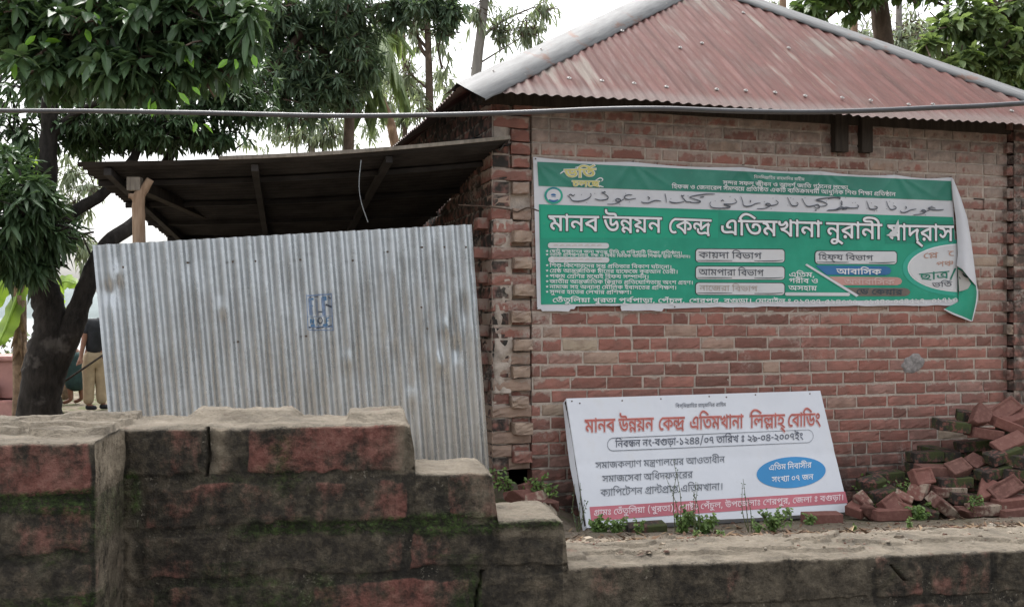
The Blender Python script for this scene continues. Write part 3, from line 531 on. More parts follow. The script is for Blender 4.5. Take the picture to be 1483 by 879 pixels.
[4,53,329,104,1,-12,-151,0,-28,-6,-26,-10,-10,-9,1,-4,0,-4,10,-4,7,0,14,0,20,5,15,6,25,-3,4,-4,4,-11,1,-4,0,-9,-14,-15,-32,-10,-27,0,-20,0,-36,8,-32,15,-26,26,-9,19,27,3,10,-21,28,-25,38,-12,23,0,26,0,24,11,1,11,0,5,-4,7,-3,3,21,1,-18,-9,-30,-9,-17,0,-12,0,-20,5,-12,9,1,7,0,7,20,15,27,6,-8,0,-16,0,-7,0,-103,0,1,12,9,183,55,-12,5,-16,13,-8,13,-1,6,25,3,4,-10,14,-16,15,-6,21,261,86,22,0,24,-10,1,-8,0,-5,-8,-9,-22,-9,-23,-2,-3,11,16,1,16,7,1,4,0,5,-12,4,-9,0,-14,0,-28,-12,-11,-11,-11,13,16,11,32,10,25,261,13,-16,0,-22,5,-16,8,-5,6,-7,20,13,4,4,-10,16,-14,22,-7,15,0,8,0,14,5,1,4,0,5,-10,6,-13,3,19,6,8,-1,14,-5,10,-8,1,-6,0,-6,-12,-9,-20,-6],
[1,4,-83,118,109,35,13,-10,-105,-36],
[2,22,65,82,16,0,24,-5,24,-9,15,-6,-17,-9,-12,7,-30,10,-13,0,-10,0,-16,-6,1,-6,0,-4,14,-6,13,-3,-11,-12,-20,4,-20,13,1,9,0,7,14,10,22,6,4,-3,92,1,12,131,0,1,-12],
[1,33,89,104,1,-12,-23,0,21,4,-12,-6,-14,-9,-6,-9,1,-6,0,-6,6,-12,6,-13,1,-7,0,-6,-6,-12,-14,-9,-26,-7,-21,-3,-5,12,22,2,20,8,6,9,1,6,0,7,-6,12,-6,13,1,6,0,6,6,9,10,9,11,5,7,-3,-61,0,1,12],
[3,4,315,104,1,-12,-317,0,1,12,75,157,88,14,0,16,-2,7,-3,8,-2,6,-9,1,-7,1,-2,0,-2,0,-5,1,-2,1,-3,1,-51,-25,0,-2,8,-16,6,-11,0,-12,0,-18,-1,-22,-1,-13,0,-10,0,-24,2,-22,6,-12,13,1,11,0,3,2,9,1,3,27,-2,0,-3,-2,-6,1,-4,0,-9,12,-9,20,-2,11,0,12,0,20,2,18,1,11,0,12,0,18,-4,7,-5,1,46,0,4,-2,4,-3,2,-2,1,-8,1,-7,0,-8,0,-18,-4,-5,-2,-8,-3,-8,-7,1,-3,0,-3,6,-4,13,0,4,0,8,0,3,1,5,-12,-4,-1,-12,0,-7,0,-14,0,-24,8,1,10,0,5,12,11,11,5,12,5,26,6,21,253,71,22,0,24,-12,1,-9,0,-5,-8,-10,-22,-9,-21,-4,-7,12,16,3,18,7,1,5,0,6,-12,4,-7,0,-14,0,-22,-10,-9,-9,-13,6,12,13,30,12],
[2,52,247,104,1,-12,-35,0,1,-92,-25,0,1,71,9,-11,-12,9,-20,12,-20,8,-18,4,-9,0,-18,0,-22,-9,-7,-6,-3,-2,4,2,20,3,13,0,16,0,18,-6,10,-9,1,-4,0,-10,-26,-15,-25,-7,-15,12,16,4,24,8,1,7,0,3,-12,6,-9,0,-8,0,-16,-2,-7,-3,-25,11,10,9,22,13,28,7,17,0,18,0,26,-6,28,-12,13,-8,-5,1,0,3,-2,9,1,6,1,17,19,0,9,-11,34,211,-7,-23,0,-4,7,-20,7,-13,0,-10,0,-20,-1,-22,-2,-11,0,-10,0,-24,3,-22,6,-12,12,1,10,0,3,0,7,3,3,27,-2,-2,-2,0,-6,1,-3,0,-7,10,-8,20,-4,13,0,12,0,20,2,18,1,13,0,10,0,20,-3,9,-6,1,2,27,-1],
[2,70,157,88,14,0,16,-2,7,-3,8,-2,6,-9,1,-7,1,-65,-25,0,-2,8,-16,6,-11,0,-12,0,-18,-1,-22,-1,-13,0,-10,0,-24,2,-22,6,-12,13,1,11,0,3,2,9,1,3,27,-2,0,-3,-2,-6,1,-4,0,-9,12,-9,20,-2,11,0,12,0,20,2,18,1,11,0,12,0,18,-4,7,-5,1,46,0,4,-2,4,-3,2,-2,1,-8,1,-7,0,-8,0,-18,-4,-5,-2,-8,-3,-8,-7,1,-3,0,-3,6,-4,13,0,4,0,8,0,3,1,5,-12,-4,-1,-12,0,-7,0,-14,0,-24,8,1,10,0,5,12,11,11,5,12,5,26,6,4,243,104,1,-12,-245,0,1,12],
[2,63,257,104,1,-12,-35,0,1,-92,-25,0,1,66,9,-11,-14,10,-22,15,-22,8,-20,5,-11,0,-12,0,-22,-5,-18,-9,-7,-5,-3,0,6,2,10,2,9,0,18,0,18,-11,1,-8,0,-1,0,-4,1,-1,-5,1,4,2,6,4,8,4,7,3,41,19,19,-9,-95,-45,-19,10,29,13,-11,-7,-9,-4,6,2,6,7,1,4,0,4,-10,5,-9,0,-6,0,-8,-1,-5,-2,-25,12,14,9,28,13,30,8,19,0,18,0,30,-7,28,-14,17,-10,-5,0,0,4,-2,10,1,5,1,22,19,0,9,-11,33,221,-7,-23,0,-4,5,-10,6,-14,3,-9,0,-18,0,-32,-3,-17,0,-12,0,-26,3,-24,6,-12,12,1,10,0,3,0,7,3,3,27,-2,-2,-2,-2,-6,1,-3,0,-7,12,-8,22,-4,17,0,16,0,30,3,17,0,14,0,20,-4,9,-5,1,15,27,0],
[4,13,235,104,1,-12,-33,0,1,-62,-25,2,1,53,3,4,-2,3,0,6,1,3,1,14,19,0,9,-11,23,127,105,12,0,22,-5,18,-9,7,-6,-1,-18,-10,12,-28,14,-17,0,-14,0,-16,-7,1,-8,0,-6,22,-9,25,0,-1,-13,-22,1,-28,7,-14,13,1,8,0,9,14,11,22,6,23,31,105,14,0,26,-6,16,-12,1,-10,0,-7,-14,-12,-28,-8,-19,0,-3,13,18,0,20,5,8,6,1,4,0,7,-18,8,-17,0,-8,0,-12,-1,-7,-1,-1,12,6,1,16,1,33,201,-7,-25,0,-4,7,-20,7,-13,0,-10,0,-18,-1,-20,-2,-11,0,-10,0,-22,3,-16,6,-12,10,1,7,0,3,2,5,1,2,27,-2,0,-1,-2,-4,1,-2,0,-6,10,-6,14,-3,11,0,16,0,24,3,15,0,12,0,24,-4,9,-5,1,27,27,0],
[5,39,153,95,1,-12,1,3,22,-1,36,-9,24,-14,1,-10,0,-6,-12,-10,-18,-5,-15,0,-4,0,-10,1,-3,0,3,12,2,0,6,0,5,0,12,0,12,4,1,5,0,7,-30,12,-25,2,1,3,1,-39,-21,1,-35,-4,-10,3,-22,6,-24,3,-11,1,-13,14,20,6,42,9,40,7,19,2,-5,-6,1,12,13,127,79,7,-5,-10,-1,-24,-4,-24,-5,-24,-6,-9,-2,-3,2,16,-1,28,-5,22,-6,11,-4,15,2,4,253,104,1,-12,-255,0,1,12,12,153,48,1,-55,-25,0,-12,6,-26,8,-28,5,-15,1,-11,14,12,3,32,8,36,8,15,2,12,127,37,-10,-2,-26,-6,-24,-6,-7,-2,3,1,20,-2,32,-7,17,-7,0,3,-2,7,1,3],
[3,21,209,104,1,-12,-155,0,1,-50,-3,4,20,11,56,18,35,6,17,-8,1,-58,-25,-5,1,62,9,-4,-20,-4,-36,-11,-34,-15,-17,-9,-19,7,1,56,-31,0,1,12,12,175,36,1,-56,-25,0,-12,7,-26,8,-30,5,-15,1,-11,13,14,4,32,8,34,8,17,2,12,149,24,-10,-2,-26,-5,-24,-6,-7,-2,5,1,18,-2,32,-8,17,-6,-2,3,0,7,1,2],
[4,40,165,50,-22,0,-30,12,-7,11,5,0,-2,-5,-10,-11,-18,-7,-11,0,-10,0,-16,4,-18,8,-9,8,21,6,10,-9,12,-4,9,0,8,0,12,5,8,13,1,11,25,0,2,-6,8,-11,14,-9,18,-4,13,0,10,0,14,6,1,6,0,6,-14,12,-9,4,27,2,6,-2,10,-7,6,-10,1,-5,0,-12,-26,-12,4,245,104,1,-12,-247,0,1,12,11,207,62,1,-62,-25,0,-10,7,-24,9,-30,7,-17,2,-11,13,20,6,50,12,25,4,12,181,50,-10,-2,-26,-6,-22,-7,-9,-3,3,2,22,-4,34,-9,13,-6,0,3,-2,7,1,2],
[2,56,99,104,1,-12,-45,0,1,-7,1,-5,0,-1,0,-8,1,-4,1,-21,0,-8,10,-6,13,0,10,0,22,5,7,4,8,3,10,10,1,4,0,5,-10,3,-9,0,-1,0,-14,0,-16,1,-5,2,-8,1,-12,5,-3,2,5,12,6,-4,14,-5,20,-2,13,0,7,0,14,0,12,-3,7,-1,6,-2,6,-7,1,-5,0,-6,-8,-10,-14,-10,-7,-4,-10,-4,-26,-5,-15,0,-12,0,-16,3,-3,2,-6,2,-6,8,1,9,1,47,-31,0,1,12,60,291,104,1,-12,-133,0,1,-5,-1,-11,2,-2,0,-8,1,-3,1,-29,0,-7,4,-6,3,-1,6,-4,13,0,12,0,24,6,9,5,10,5,10,11,1,6,0,6,-12,3,-11,0,1,0,-16,0,-18,3,-9,2,-8,2,-12,6,-3,3,5,15,6,-6,16,-8,22,-5,19,0,7,0,12,0,14,-1,7,-2,8,-2,6,-8,1,-6,0,-10,-18,-19,-15,-6,-12,-6,-28,-6,-17,0,-12,0,-18,4,-5,2,-6,4,-6,9,1,9,1,12,7,5,-5,21,1,22,-35,0,1,12],
[5,27,157,115,9,-11,1,-7,0,-3,0,-7,1,-3,1,-4,1,-32,1,-2,0,-4,0,-7,1,-3,1,-32,-23,0,-10,9,-32,15,-42,11,-23,2,-11,16,20,6,42,11,40,7,19,2,0,4,0,8,1,3,1,21,15,141,73,7,-5,-14,-2,-34,-7,-34,-7,-13,-5,12,-1,28,-6,26,-8,22,-11,7,-6,-3,0,0,3,0,8,1,5,23,63,105,14,0,30,-6,26,-11,13,-9,-19,-7,-10,8,-20,8,-20,4,-9,0,-12,0,-8,-4,1,-3,0,-3,4,-4,7,-1,-15,-10,-10,3,-12,10,1,6,0,6,12,8,20,5,21,219,101,20,0,24,-11,1,-8,0,-4,-6,-10,-24,-8,-21,-3,-5,12,18,1,14,7,1,4,0,4,-12,5,-7,0,-16,0,-26,-12,-9,-9,-1,17,12,8,26,7,24,217,28,-20,0,-24,9,-9,6,-13,15,17,9,4,-9,16,-12,20,-7,13,0,8,0,16,5,1,5,0,4,-12,7,-11,2,19,7,6,-1,16,-6,8,-8,1,-6,0,-5,-10,-9,-22,-6],
[3,31,163,88,26,0,26,-12,1,-10,0,-7,-16,-12,-28,-9,-17,-3,-9,12,22,3,24,8,1,8,0,5,-14,5,-13,0,-10,0,-20,-3,-16,-5,-10,-6,1,-2,0,-2,8,-4,11,0,-7,-13,-18,2,-18,9,1,6,0,6,14,10,24,9,30,5,23,219,28,0,-13,-40,-15,-33,0,-22,0,-40,7,-34,17,-28,26,-9,20,25,3,12,-21,30,-27,42,-12,27,0,20,0,28,7,1,9,0,5,-18,8,-11,3,27,5,14,-3,16,-12,4,245,104,1,-12,-247,0,1,12],
[3,42,169,51,-10,0,-18,2,-16,5,-9,5,-8,4,-10,3,-3,0,-6,0,-10,-4,1,-4,0,-2,8,-6,7,-3,-17,-9,-10,5,-12,10,1,6,0,7,10,8,18,4,11,0,12,0,20,-6,11,-4,12,-6,16,-4,11,0,10,0,14,6,1,6,0,6,-14,12,-9,4,27,2,6,-2,10,-7,6,-10,1,-5,0,-8,-10,-10,-20,-5,4,245,104,1,-12,-247,0,1,12,39,141,-9,-28,0,-50,11,-38,24,-15,21,25,4,12,-16,30,-21,40,-11,27,0,28,0,26,11,1,10,0,5,-8,9,-18,4,-9,0,-8,0,-10,-2,-6,-5,1,-3,0,-1,2,-4,3,-2,-25,-3,-2,3,-2,7,1,2,0,6,14,9,22,4,13,0,20,0,28,-8,16,-13,1,-9,0,-9,-20,-15,-34,-8],
[2,39,303,104,1,-12,-151,0,1,-50,-3,4,14,7,34,13,40,11,23,4,23,-11,-6,-6,-8,-10,-4,-12,1,-8,0,-8,6,-15,7,-9,-25,-3,-6,9,-6,19,1,10,0,7,4,12,6,9,5,3,5,0,-18,-4,-36,-11,-34,-15,-19,-9,-19,7,1,24,3,2,0,3,-2,7,1,3,1,17,-127,0,1,12,22,65,79,16,0,22,-4,22,-9,11,-6,-1,-15,-14,10,-34,12,-15,0,-10,0,-16,-5,1,-6,0,-5,14,-6,13,-3,-11,-12,-20,4,-20,14,1,8,0,8,14,10,22,5],
[5,14,173,97,1,-97,-25,0,-14,8,-28,8,-28,5,-15,2,-11,15,16,4,34,9,38,8,19,3,-7,-7,1,41,13,147,54,9,-4,-14,-3,-30,-7,-28,-6,-9,-3,-1,2,22,-2,40,-9,17,-8,0,4,-2,8,1,3,4,-3,92,1,12,267,0,1,-12,23,63,85,16,0,28,-6,28,-11,15,-8,-15,-10,-10,8,-22,10,-24,5,-11,0,-8,0,-14,-4,1,-4,0,-3,8,-5,7,-2,-15,-10,-12,4,-12,11,1,6,0,6,12,9,22,4,22,233,37,0,-5,4,-14,5,-7,-21,-3,-6,8,-6,15,1,7,0,6,4,13,7,7,3,-2,-14,-2,-30,-6,-13,-3,-3,12,16,3,36,6,19,3,19,-9,-6,-8,-6,-14],
[3,36,205,104,1,-12,-33,0,1,-60,-25,0,1,20,5,-10,-12,8,-28,13,-28,7,-13,0,-10,0,-14,-5,1,-5,0,-4,10,-6,15,-2,-11,-12,-18,4,-20,12,1,9,0,7,12,9,22,5,15,0,18,0,30,-6,26,-12,15,-7,-7,0,0,3,0,8,1,3,1,21,-147,0,1,12,24,75,34,18,0,30,-7,26,-13,13,-8,-5,-13,-10,8,-26,13,-26,8,-13,0,-10,0,-10,-4,1,-4,0,-3,10,-5,13,-2,-11,-11,-12,2,-16,7,-10,8,1,4,0,7,14,9,20,4,9,171,34,1,-41,-25,0,1,12,1,7,0,4,0,8,1,5,1,5],
[3,41,157,51,-12,0,-16,2,-16,5,-9,5,-8,4,-10,3,-3,0,-6,0,-10,-4,1,-4,0,-2,8,-6,7,-3,-17,-9,-10,5,-12,10,1,6,0,7,10,8,18,4,11,0,12,0,20,-6,11,-4,12,-6,16,-4,11,0,10,0,14,6,1,6,0,6,-14,12,-9,4,27,2,6,-2,10,-7,6,-10,1,-5,0,-11,-24,-12,4,235,104,1,-12,-237,0,1,12,69,153,62,12,0,16,-3,7,-2,6,-2,8,-8,1,-8,1,-59,-25,0,-4,8,-14,7,-11,0,-10,0,-18,-1,-22,-2,-11,0,-10,0,-22,2,-22,7,-12,13,1,10,0,4,2,8,1,3,27,-2,0,-2,-2,-6,1,-5,0,-8,12,-9,20,-3,9,0,10,0,18,2,20,1,9,0,10,0,20,-4,7,-5,1,40,0,4,-4,5,-1,1,-4,2,-8,1,-5,0,-8,0,-16,-4,-12,-5,-8,-6,1,-2,0,-2,6,-4,11,0,6,0,4,0,5,0,3,-11,-2,-1,-12,0,-5,0,-10,0,-16,3,-12,7,1,6,0,5,12,11,20,8,26,6],
[3,22,65,78,16,0,24,-4,20,-9,11,-5,-1,-15,-12,9,-36,12,-15,0,-10,0,-16,-5,1,-6,0,-4,14,-7,13,-2,-11,-12,-20,4,-20,13,1,9,0,8,14,10,22,4,49,287,104,1,-12,-135,0,1,-58,0,-7,4,-6,3,-1,6,-4,13,0,14,0,24,6,9,5,10,5,10,12,1,6,0,5,-12,6,-11,0,-4,0,-8,-1,-3,0,-3,11,6,1,14,1,9,0,12,0,18,-5,12,-10,1,-8,0,-9,-20,-19,-13,-6,-12,-6,-30,-6,-17,0,-12,0,-16,4,-5,2,-6,4,-8,9,1,9,1,24,3,4,0,4,-2,6,1,4,1,18,-127,0,1,12,31,225,104,0,6,-12,6,-13,0,-29,0,-22,0,-24,4,-7,3,-10,3,-8,10,1,7,0,2,0,5,1,2,27,-1,-2,-2,0,-3,1,-1,0,-4,4,-5,3,-2,6,-3,16,-3,19,0,27,0,16,0,22,-2,7,-4,6,-2,6,-10,1,-6],
[3,22,65,79,16,0,22,-4,22,-9,11,-6,-1,-15,-14,10,-34,12,-15,0,-10,0,-16,-5,1,-6,0,-4,10,-6,11,-2,-13,-12,-16,4,-16,13,1,7,0,8,14,10,22,5,40,303,104,1,-12,-151,0,1,-50,-3,4,20,11,56,18,35,6,23,-11,-6,-6,-8,-11,-4,-13,1,-7,0,-8,2,-12,6,-12,5,-8,-25,-3,-5,18,-4,6,-2,14,1,9,0,7,4,12,6,9,5,3,5,0,-18,-4,-36,-11,-34,-15,-19,-9,-19,7,1,24,3,2,0,3,-2,7,1,3,1,17,-127,0,1,12,31,201,17,12,0,24,-5,11,-5,1,-17,-4,8,-22,7,-15,0,-10,0,-22,-3,-22,-2,-13,0,-12,0,-20,3,-20,7,-10,10,1,8,0,3,2,6,1,2,27,-2,0,-2,-2,-4,1,-3,0,-5,8,-7,16,-4,13,0,10,0,20,2,22,3],
[4,39,97,105,22,0,30,-8,32,-17,21,-13,-17,-7,-12,9,-22,12,-18,8,-20,4,-11,0,-12,0,-22,-4,-18,-6,-7,-3,-1,0,4,1,12,2,9,0,18,0,16,-10,1,-7,0,-1,0,-3,-1,-2,-35,-10,8,3,8,6,1,5,0,3,-8,5,-9,0,-6,0,-12,-2,-3,-1,-23,12,12,7,28,11,32,6,10,167,79,-93,-39,-17,10,31,11,5,1,4,2,8,2,6,4,7,1,39,17,13,247,104,1,-12,-37,0,1,-57,-25,7,1,24,3,8,-2,4,0,10,1,5,1,22,19,0,7,-11,40,149,-10,-20,0,-40,6,-32,12,-28,19,-9,13,25,4,12,-13,28,-19,38,-10,29,0,20,0,24,5,10,8,1,5,0,6,-18,10,-15,0,-8,0,-10,-3,-4,-4,1,-2,0,-1,2,-4,1,-2,-23,-2,-2,3,-2,6,1,1,0,7,12,8,22,4,13,0,20,0,26,-8,16,-13,1,-7,0,-8,-18,-13,-34,-8],
[4,39,97,105,22,0,30,-8,32,-17,21,-13,-17,-7,-12,9,-22,12,-18,8,-20,4,-11,0,-12,0,-22,-4,-18,-6,-7,-3,-1,0,4,1,12,2,9,0,18,0,16,-10,1,-7,0,-1,0,-3,-1,-2,-35,-10,8,3,8,6,1,5,0,3,-8,5,-9,0,-6,0,-12,-2,-3,-1,-23,12,12,7,28,11,32,6,10,167,79,-93,-39,-17,10,31,11,5,1,4,2,8,2,6,4,7,1,39,17,13,243,104,1,-12,-33,0,1,-54,-25,0,1,28,3,8,-2,4,0,10,1,5,1,22,19,0,7,-11,45,91,38,14,0,24,-6,7,-5,2,4,14,4,9,0,10,0,16,-5,11,-4,-11,2,0,2,0,4,1,2,1,7,27,-1,1,-42,-25,0,1,27,11,-14,-8,5,-14,5,-7,0,-8,0,-8,-4,1,-5,0,-1,0,-3,1,-1,-19,-1,-2,9,-18,10,-13,0,-8,0,-12,-5,1,-4,0,-4,14,-6,15,-3,-7,-11,-20,3,-26,12,1,10,0,8,26,11],
[4,44,133,50,-10,0,-18,2,-16,5,-9,4,-8,3,-10,2,-5,0,-6,0,-6,-2,1,-4,0,-2,6,-4,7,-3,-17,-9,-10,4,-12,10,1,6,0,5,10,8,18,3,11,0,8,0,14,-2,14,-4,5,-2,12,-4,16,-4,11,0,12,0,12,6,1,6,0,6,-14,12,-7,4,5,8,17,0,6,-3,12,-9,10,-12,1,-6,0,-8,-10,-10,-22,-6,15,29,100,17,-2,22,-4,16,-11,1,-9,0,-2,-2,-3,1,-1,-23,0,0,2,0,3,1,1,0,7,-16,10,-17,2,4,145,104,1,-12,-147,0,1,12,63,387,104,1,-12,-35,0,1,-92,-25,0,1,66,9,-11,-14,10,-22,15,-20,8,-20,5,-11,0,-14,0,-22,-5,-18,-9,-7,-5,-1,0,4,2,12,2,7,0,18,0,20,-11,1,-8,0,-1,-2,-4,1,-1,-5,1,4,2,8,4,8,4,5,3,43,19,17,-9,-93,-45,-19,10,27,13,-11,-7,-9,-4,6,2,6,7,1,4,0,4,-10,5,-9,0,-4,0,-10,-1,-5,-2,-11,19,10,7,24,10,28,6,15,0,20,0,28,-7,30,-14,15,-10,-5,0,0,4,-2,10,1,5,1,22,19,0,9,-11],
[2,53,249,104,1,-12,-35,0,1,-57,-25,0,1,26,3,-5,-8,5,-16,6,-7,0,-6,0,-10,-1,-8,-6,1,-5,0,-1,0,-3,3,-2,-21,0,-2,10,-24,11,-15,0,-14,0,-14,-6,1,-5,0,-7,18,-6,17,-3,-9,-13,-14,3,-24,7,-12,12,1,8,0,6,12,10,24,6,17,0,20,0,24,-7,13,-7,-5,0,4,6,18,5,11,0,12,0,18,-4,11,-5,-1,-2,0,3,-2,7,1,4,1,10,-189,0,1,12,45,97,33,12,0,24,-5,7,-6,4,4,12,4,9,0,10,0,18,-5,11,-4,-13,2,0,2,0,4,1,3,1,8,27,0,1,-47,-25,0,1,29,13,-14,-10,5,-14,5,-7,0,-6,0,-10,-4,1,-5,0,-1,0,-3,3,-1,-21,0,-2,8,-18,10,-11,0,-10,0,-10,-5,1,-4,0,-5,12,-5,17,-3,-9,-12,-20,4,-24,12,1,10,0,8,24,11],
[6,17,91,103,34,0,34,-15,1,-12,0,-8,-12,-12,-22,-8,-28,-4,-15,0,-18,0,-30,7,-16,12,1,10,0,7,12,11,22,8,26,4,14,93,92,-16,0,-22,-4,-14,-9,1,-6,0,-8,22,-9,21,0,14,0,24,5,14,9,1,6,0,8,-22,8,8,45,92,26,-6,52,-15,19,-9,-9,-10,-22,10,-52,16,-27,5,10,193,104,1,-12,-57,0,-41,3,-33,-3,-10,0,-24,0,-11,0,-15,0,1,12,31,133,104,-2,6,-12,6,-13,0,-27,0,-22,0,-24,4,-7,3,-10,3,-8,10,1,7,0,2,0,5,3,2,25,-1,0,-2,-2,-3,1,-1,0,-4,4,-5,5,-2,4,-3,18,-3,17,0,25,0,18,0,20,-2,9,-4,4,-2,6,-10,3,-6,31,101,-2,-28,0,-32,14,1,11,0,6,14,11,26,9,19,3,31,-2,-22,-6,-28,-8,-12,-8,1,-5,0,-5,10,-6,16,-2,11,0,14,0,20,4,12,6,1,3,0,3,-8,4,-5,2,17,9,14,-4,10,-8,1,-5,0,-6,-18,-13,-32,-7],
[4,43,133,0,-30,0,-42,16,-9,12,7,11,26,1,24,6,9,4,3,3,6,5,4,10,1,6,0,4,-4,10,-3,4,-121,0,1,12,109,0,-10,7,-14,12,1,6,0,7,16,12,15,5,19,-9,-12,-5,-8,-7,1,-5,0,-5,14,-11,13,-7,105,0,1,-12,-57,0,-6,0,-10,0,-3,0,24,-12,30,-25,1,-15,0,-12,-20,-18,-36,-10,22,133,12,18,0,26,8,12,13,1,8,0,7,-10,15,-24,16,-17,10,5,0,4,-5,4,-10,1,-6,0,-6,-6,-13,-18,-10,-32,-9,-25,-2,7,10,2,-9,18,-11,26,-6,22,71,93,-14,-3,-16,-10,1,-7,0,-6,14,-8,24,-3,13,0,12,0,24,2,9,4,-11,-11,-10,-3,-20,-3,-11,0,-18,0,-30,7,-16,12,1,9,0,7,14,12,13,4,8,47,92,26,-5,52,-17,19,-9,-9,-8,-22,9,-52,16,-27,5],
[1,28,119,104,1,-12,-5,0,-10,-1,-24,-8,-22,-13,-14,-16,1,-10,0,-12,14,-14,22,-6,11,0,10,0,10,1,9,2,13,-10,-8,-3,-22,-3,-9,0,-22,0,-32,11,-18,20,1,13,0,13,16,20,28,15,30,10,15,3],
[2,32,95,100,1,3,0,7,-12,6,-13,0,-7,0,-20,0,-24,4,-7,3,-10,3,-8,10,1,7,0,2,0,5,3,2,25,-1,0,-2,-2,-3,1,-1,0,-4,4,-5,3,-2,6,-3,16,-3,19,0,1,0,18,0,22,-2,7,-4,6,-2,6,-10,1,-6,28,119,104,1,-12,-5,0,-10,-1,-24,-8,-22,-13,-14,-16,1,-10,0,-12,14,-14,22,-6,11,0,10,0,10,1,9,2,13,-10,-8,-3,-22,-3,-9,0,-22,0,-32,11,-18,20,1,13,0,13,16,20,28,15,30,10,15,3],
[2,57,133,105,14,0,20,-4,18,-9,7,-7,-11,0,29,16,21,3,10,-4,16,-13,1,-9,0,-8,-16,-14,-28,-11,-19,-3,-9,12,22,4,28,11,1,9,0,4,-8,8,-7,3,17,4,-35,-22,-19,-1,-4,10,-20,9,-13,0,-10,0,-16,-3,-14,-5,-7,-4,-5,0,8,1,16,4,11,0,14,0,16,-6,8,-7,1,-5,0,-7,-22,-15,-27,-6,-13,12,20,4,18,7,1,5,0,3,-8,4,-7,0,-8,0,-14,-2,-7,-2,-23,10,12,7,24,11,26,6,23,173,5,-36,0,-62,15,-50,31,-13,26,25,4,14,-22,40,-28,52,-13,33,0,26,0,30,9,1,9,0,7,-16,9,-13,3,29,6,14,-5,16,-12,1,-9,0,-9,-20,-13,-36,-8],
[3,41,147,105,14,0,20,-7,9,-8,19,11,21,3,10,-4,16,-13,1,-9,0,-8,-16,-14,-28,-11,-19,-3,-9,12,22,4,28,11,1,9,0,4,-8,8,-7,3,17,4,-33,-21,-19,0,-4,9,-14,8,-9,0,-6,0,-10,-3,-6,-5,1,-3,0,-6,16,-6,19,-1,-1,-13,-18,1,-22,7,-12,11,1,7,0,8,12,10,20,5,22,69,105,12,0,22,-5,14,-11,1,-9,0,-6,-10,-11,-22,-7,-17,0,-1,13,18,0,14,8,1,4,0,5,-14,7,-13,0,-6,0,-10,-1,-3,-1,-3,12,8,1,10,1,23,173,5,-36,0,-62,15,-50,31,-13,26,25,4,14,-22,40,-28,52,-13,33,0,26,0,30,9,1,9,0,7,-16,9,-13,3,29,5,14,-4,16,-12,1,-9,0,-9,-20,-13,-36,-8],
[1,34,93,104,1,-12,-35,0,1,-92,-23,0,1,92,-35,0,1,12,33,0,-6,3,-10,7,-5,4,14,10,32,16,40,9,31,0,22,0,38,-4,36,-8,38,-11,21,-7,-13,-10,-20,7,-34,11,-32,6,-32,4,-17,0,-24,0,-32,-7,-24,-11,-9,-7,2,-3,10,-6,7,-3],
[2,48,93,92,-35,0,1,-92,-23,0,1,92,-35,0,1,12,37,0,-2,10,-20,15,-32,9,-40,3,-21,0,-20,0,-28,-2,-16,-4,1,-3,0,-3,16,-2,11,0,33,0,18,0,20,-3,9,-3,6,-3,4,-9,1,-7,-21,0,0,4,-4,6,-3,1,-2,1,-10,1,-7,0,-33,0,-14,0,-20,2,-5,2,-10,2,-6,7,1,4,0,9,44,12,45,0,68,0,72,-24,5,-25,35,0,4,-35,118,109,35,13,-10,-105,-36],
[3,44,281,104,1,-12,-133,0,1,-58,0,-7,4,-6,3,-1,6,-4,13,0,14,0,22,6,11,5,8,5,12,12,1,6,0,5,-12,6,-11,0,-4,0,-10,-1,-3,0,-3,11,6,1,14,1,9,0,12,0,20,-5,10,-10,1,-8,0,-9,-18,-19,-13,-6,-14,-6,-28,-6,-17,0,-12,0,-18,4,-5,2,-4,4,-8,9,1,9,1,60,-33,0,1,12,32,221,104,0,6,-14,6,-13,0,-29,0,-22,0,-24,3,-7,3,-8,3,-10,11,1,6,0,3,2,4,1,3,25,-1,0,-2,0,-3,1,-2,0,-4,2,-5,5,-2,4,-3,18,-3,17,0,11,0,6,0,16,0,22,-3,19,-2,6,-2,6,-10,1,-6,33,93,104,1,-12,-35,0,1,-92,-23,0,1,92,-35,0,1,12,33,0,-6,3,-10,7,-5,3,12,10,26,16,36,10,25,0,24,0,40,-7,40,-14,25,-10,-13,-7,-18,7,-28,9,-26,7,-24,3,-13,0,-18,0,-26,-7,-20,-11,-7,-7,2,-3,10,-6,7,-3],
[1,35,-95,-44,-8,0,-22,4,-14,8,1,7,0,8,26,11,23,0,22,0,38,-8,40,-13,23,-9,-15,-9,-22,9,-36,12,-32,7,-15,0,-12,0,-12,-5,1,-4,0,-4,12,-4,9,0,12,0,16,5,8,8,2,8,1,3,1,24,25,0,1,-22,0,-4,-4,-13,-12,-11,-24,-8],
[1,14,87,-22,-26,16,-24,40,1,21,0,22,24,39,27,16,27,0,-22,-16,-24,-40,1,-21,0,-21,24,-40,23,-16],
[1,14,29,-22,22,16,24,39,1,21,0,22,-24,39,-21,17,27,0,26,-16,22,-41,1,-21,0,-21,-22,-40,-25,-15],
[1,10,65,19,3,-1,-4,-6,-8,-13,-10,-13,-5,-6,-21,0,4,10,8,21,5,8],
[1,4,17,56,81,0,1,-13,-79,0],
[1,4,105,132,29,0,-87,-153,-25,0],
[1,4,65,0,1,104,29,0,1,-104],]
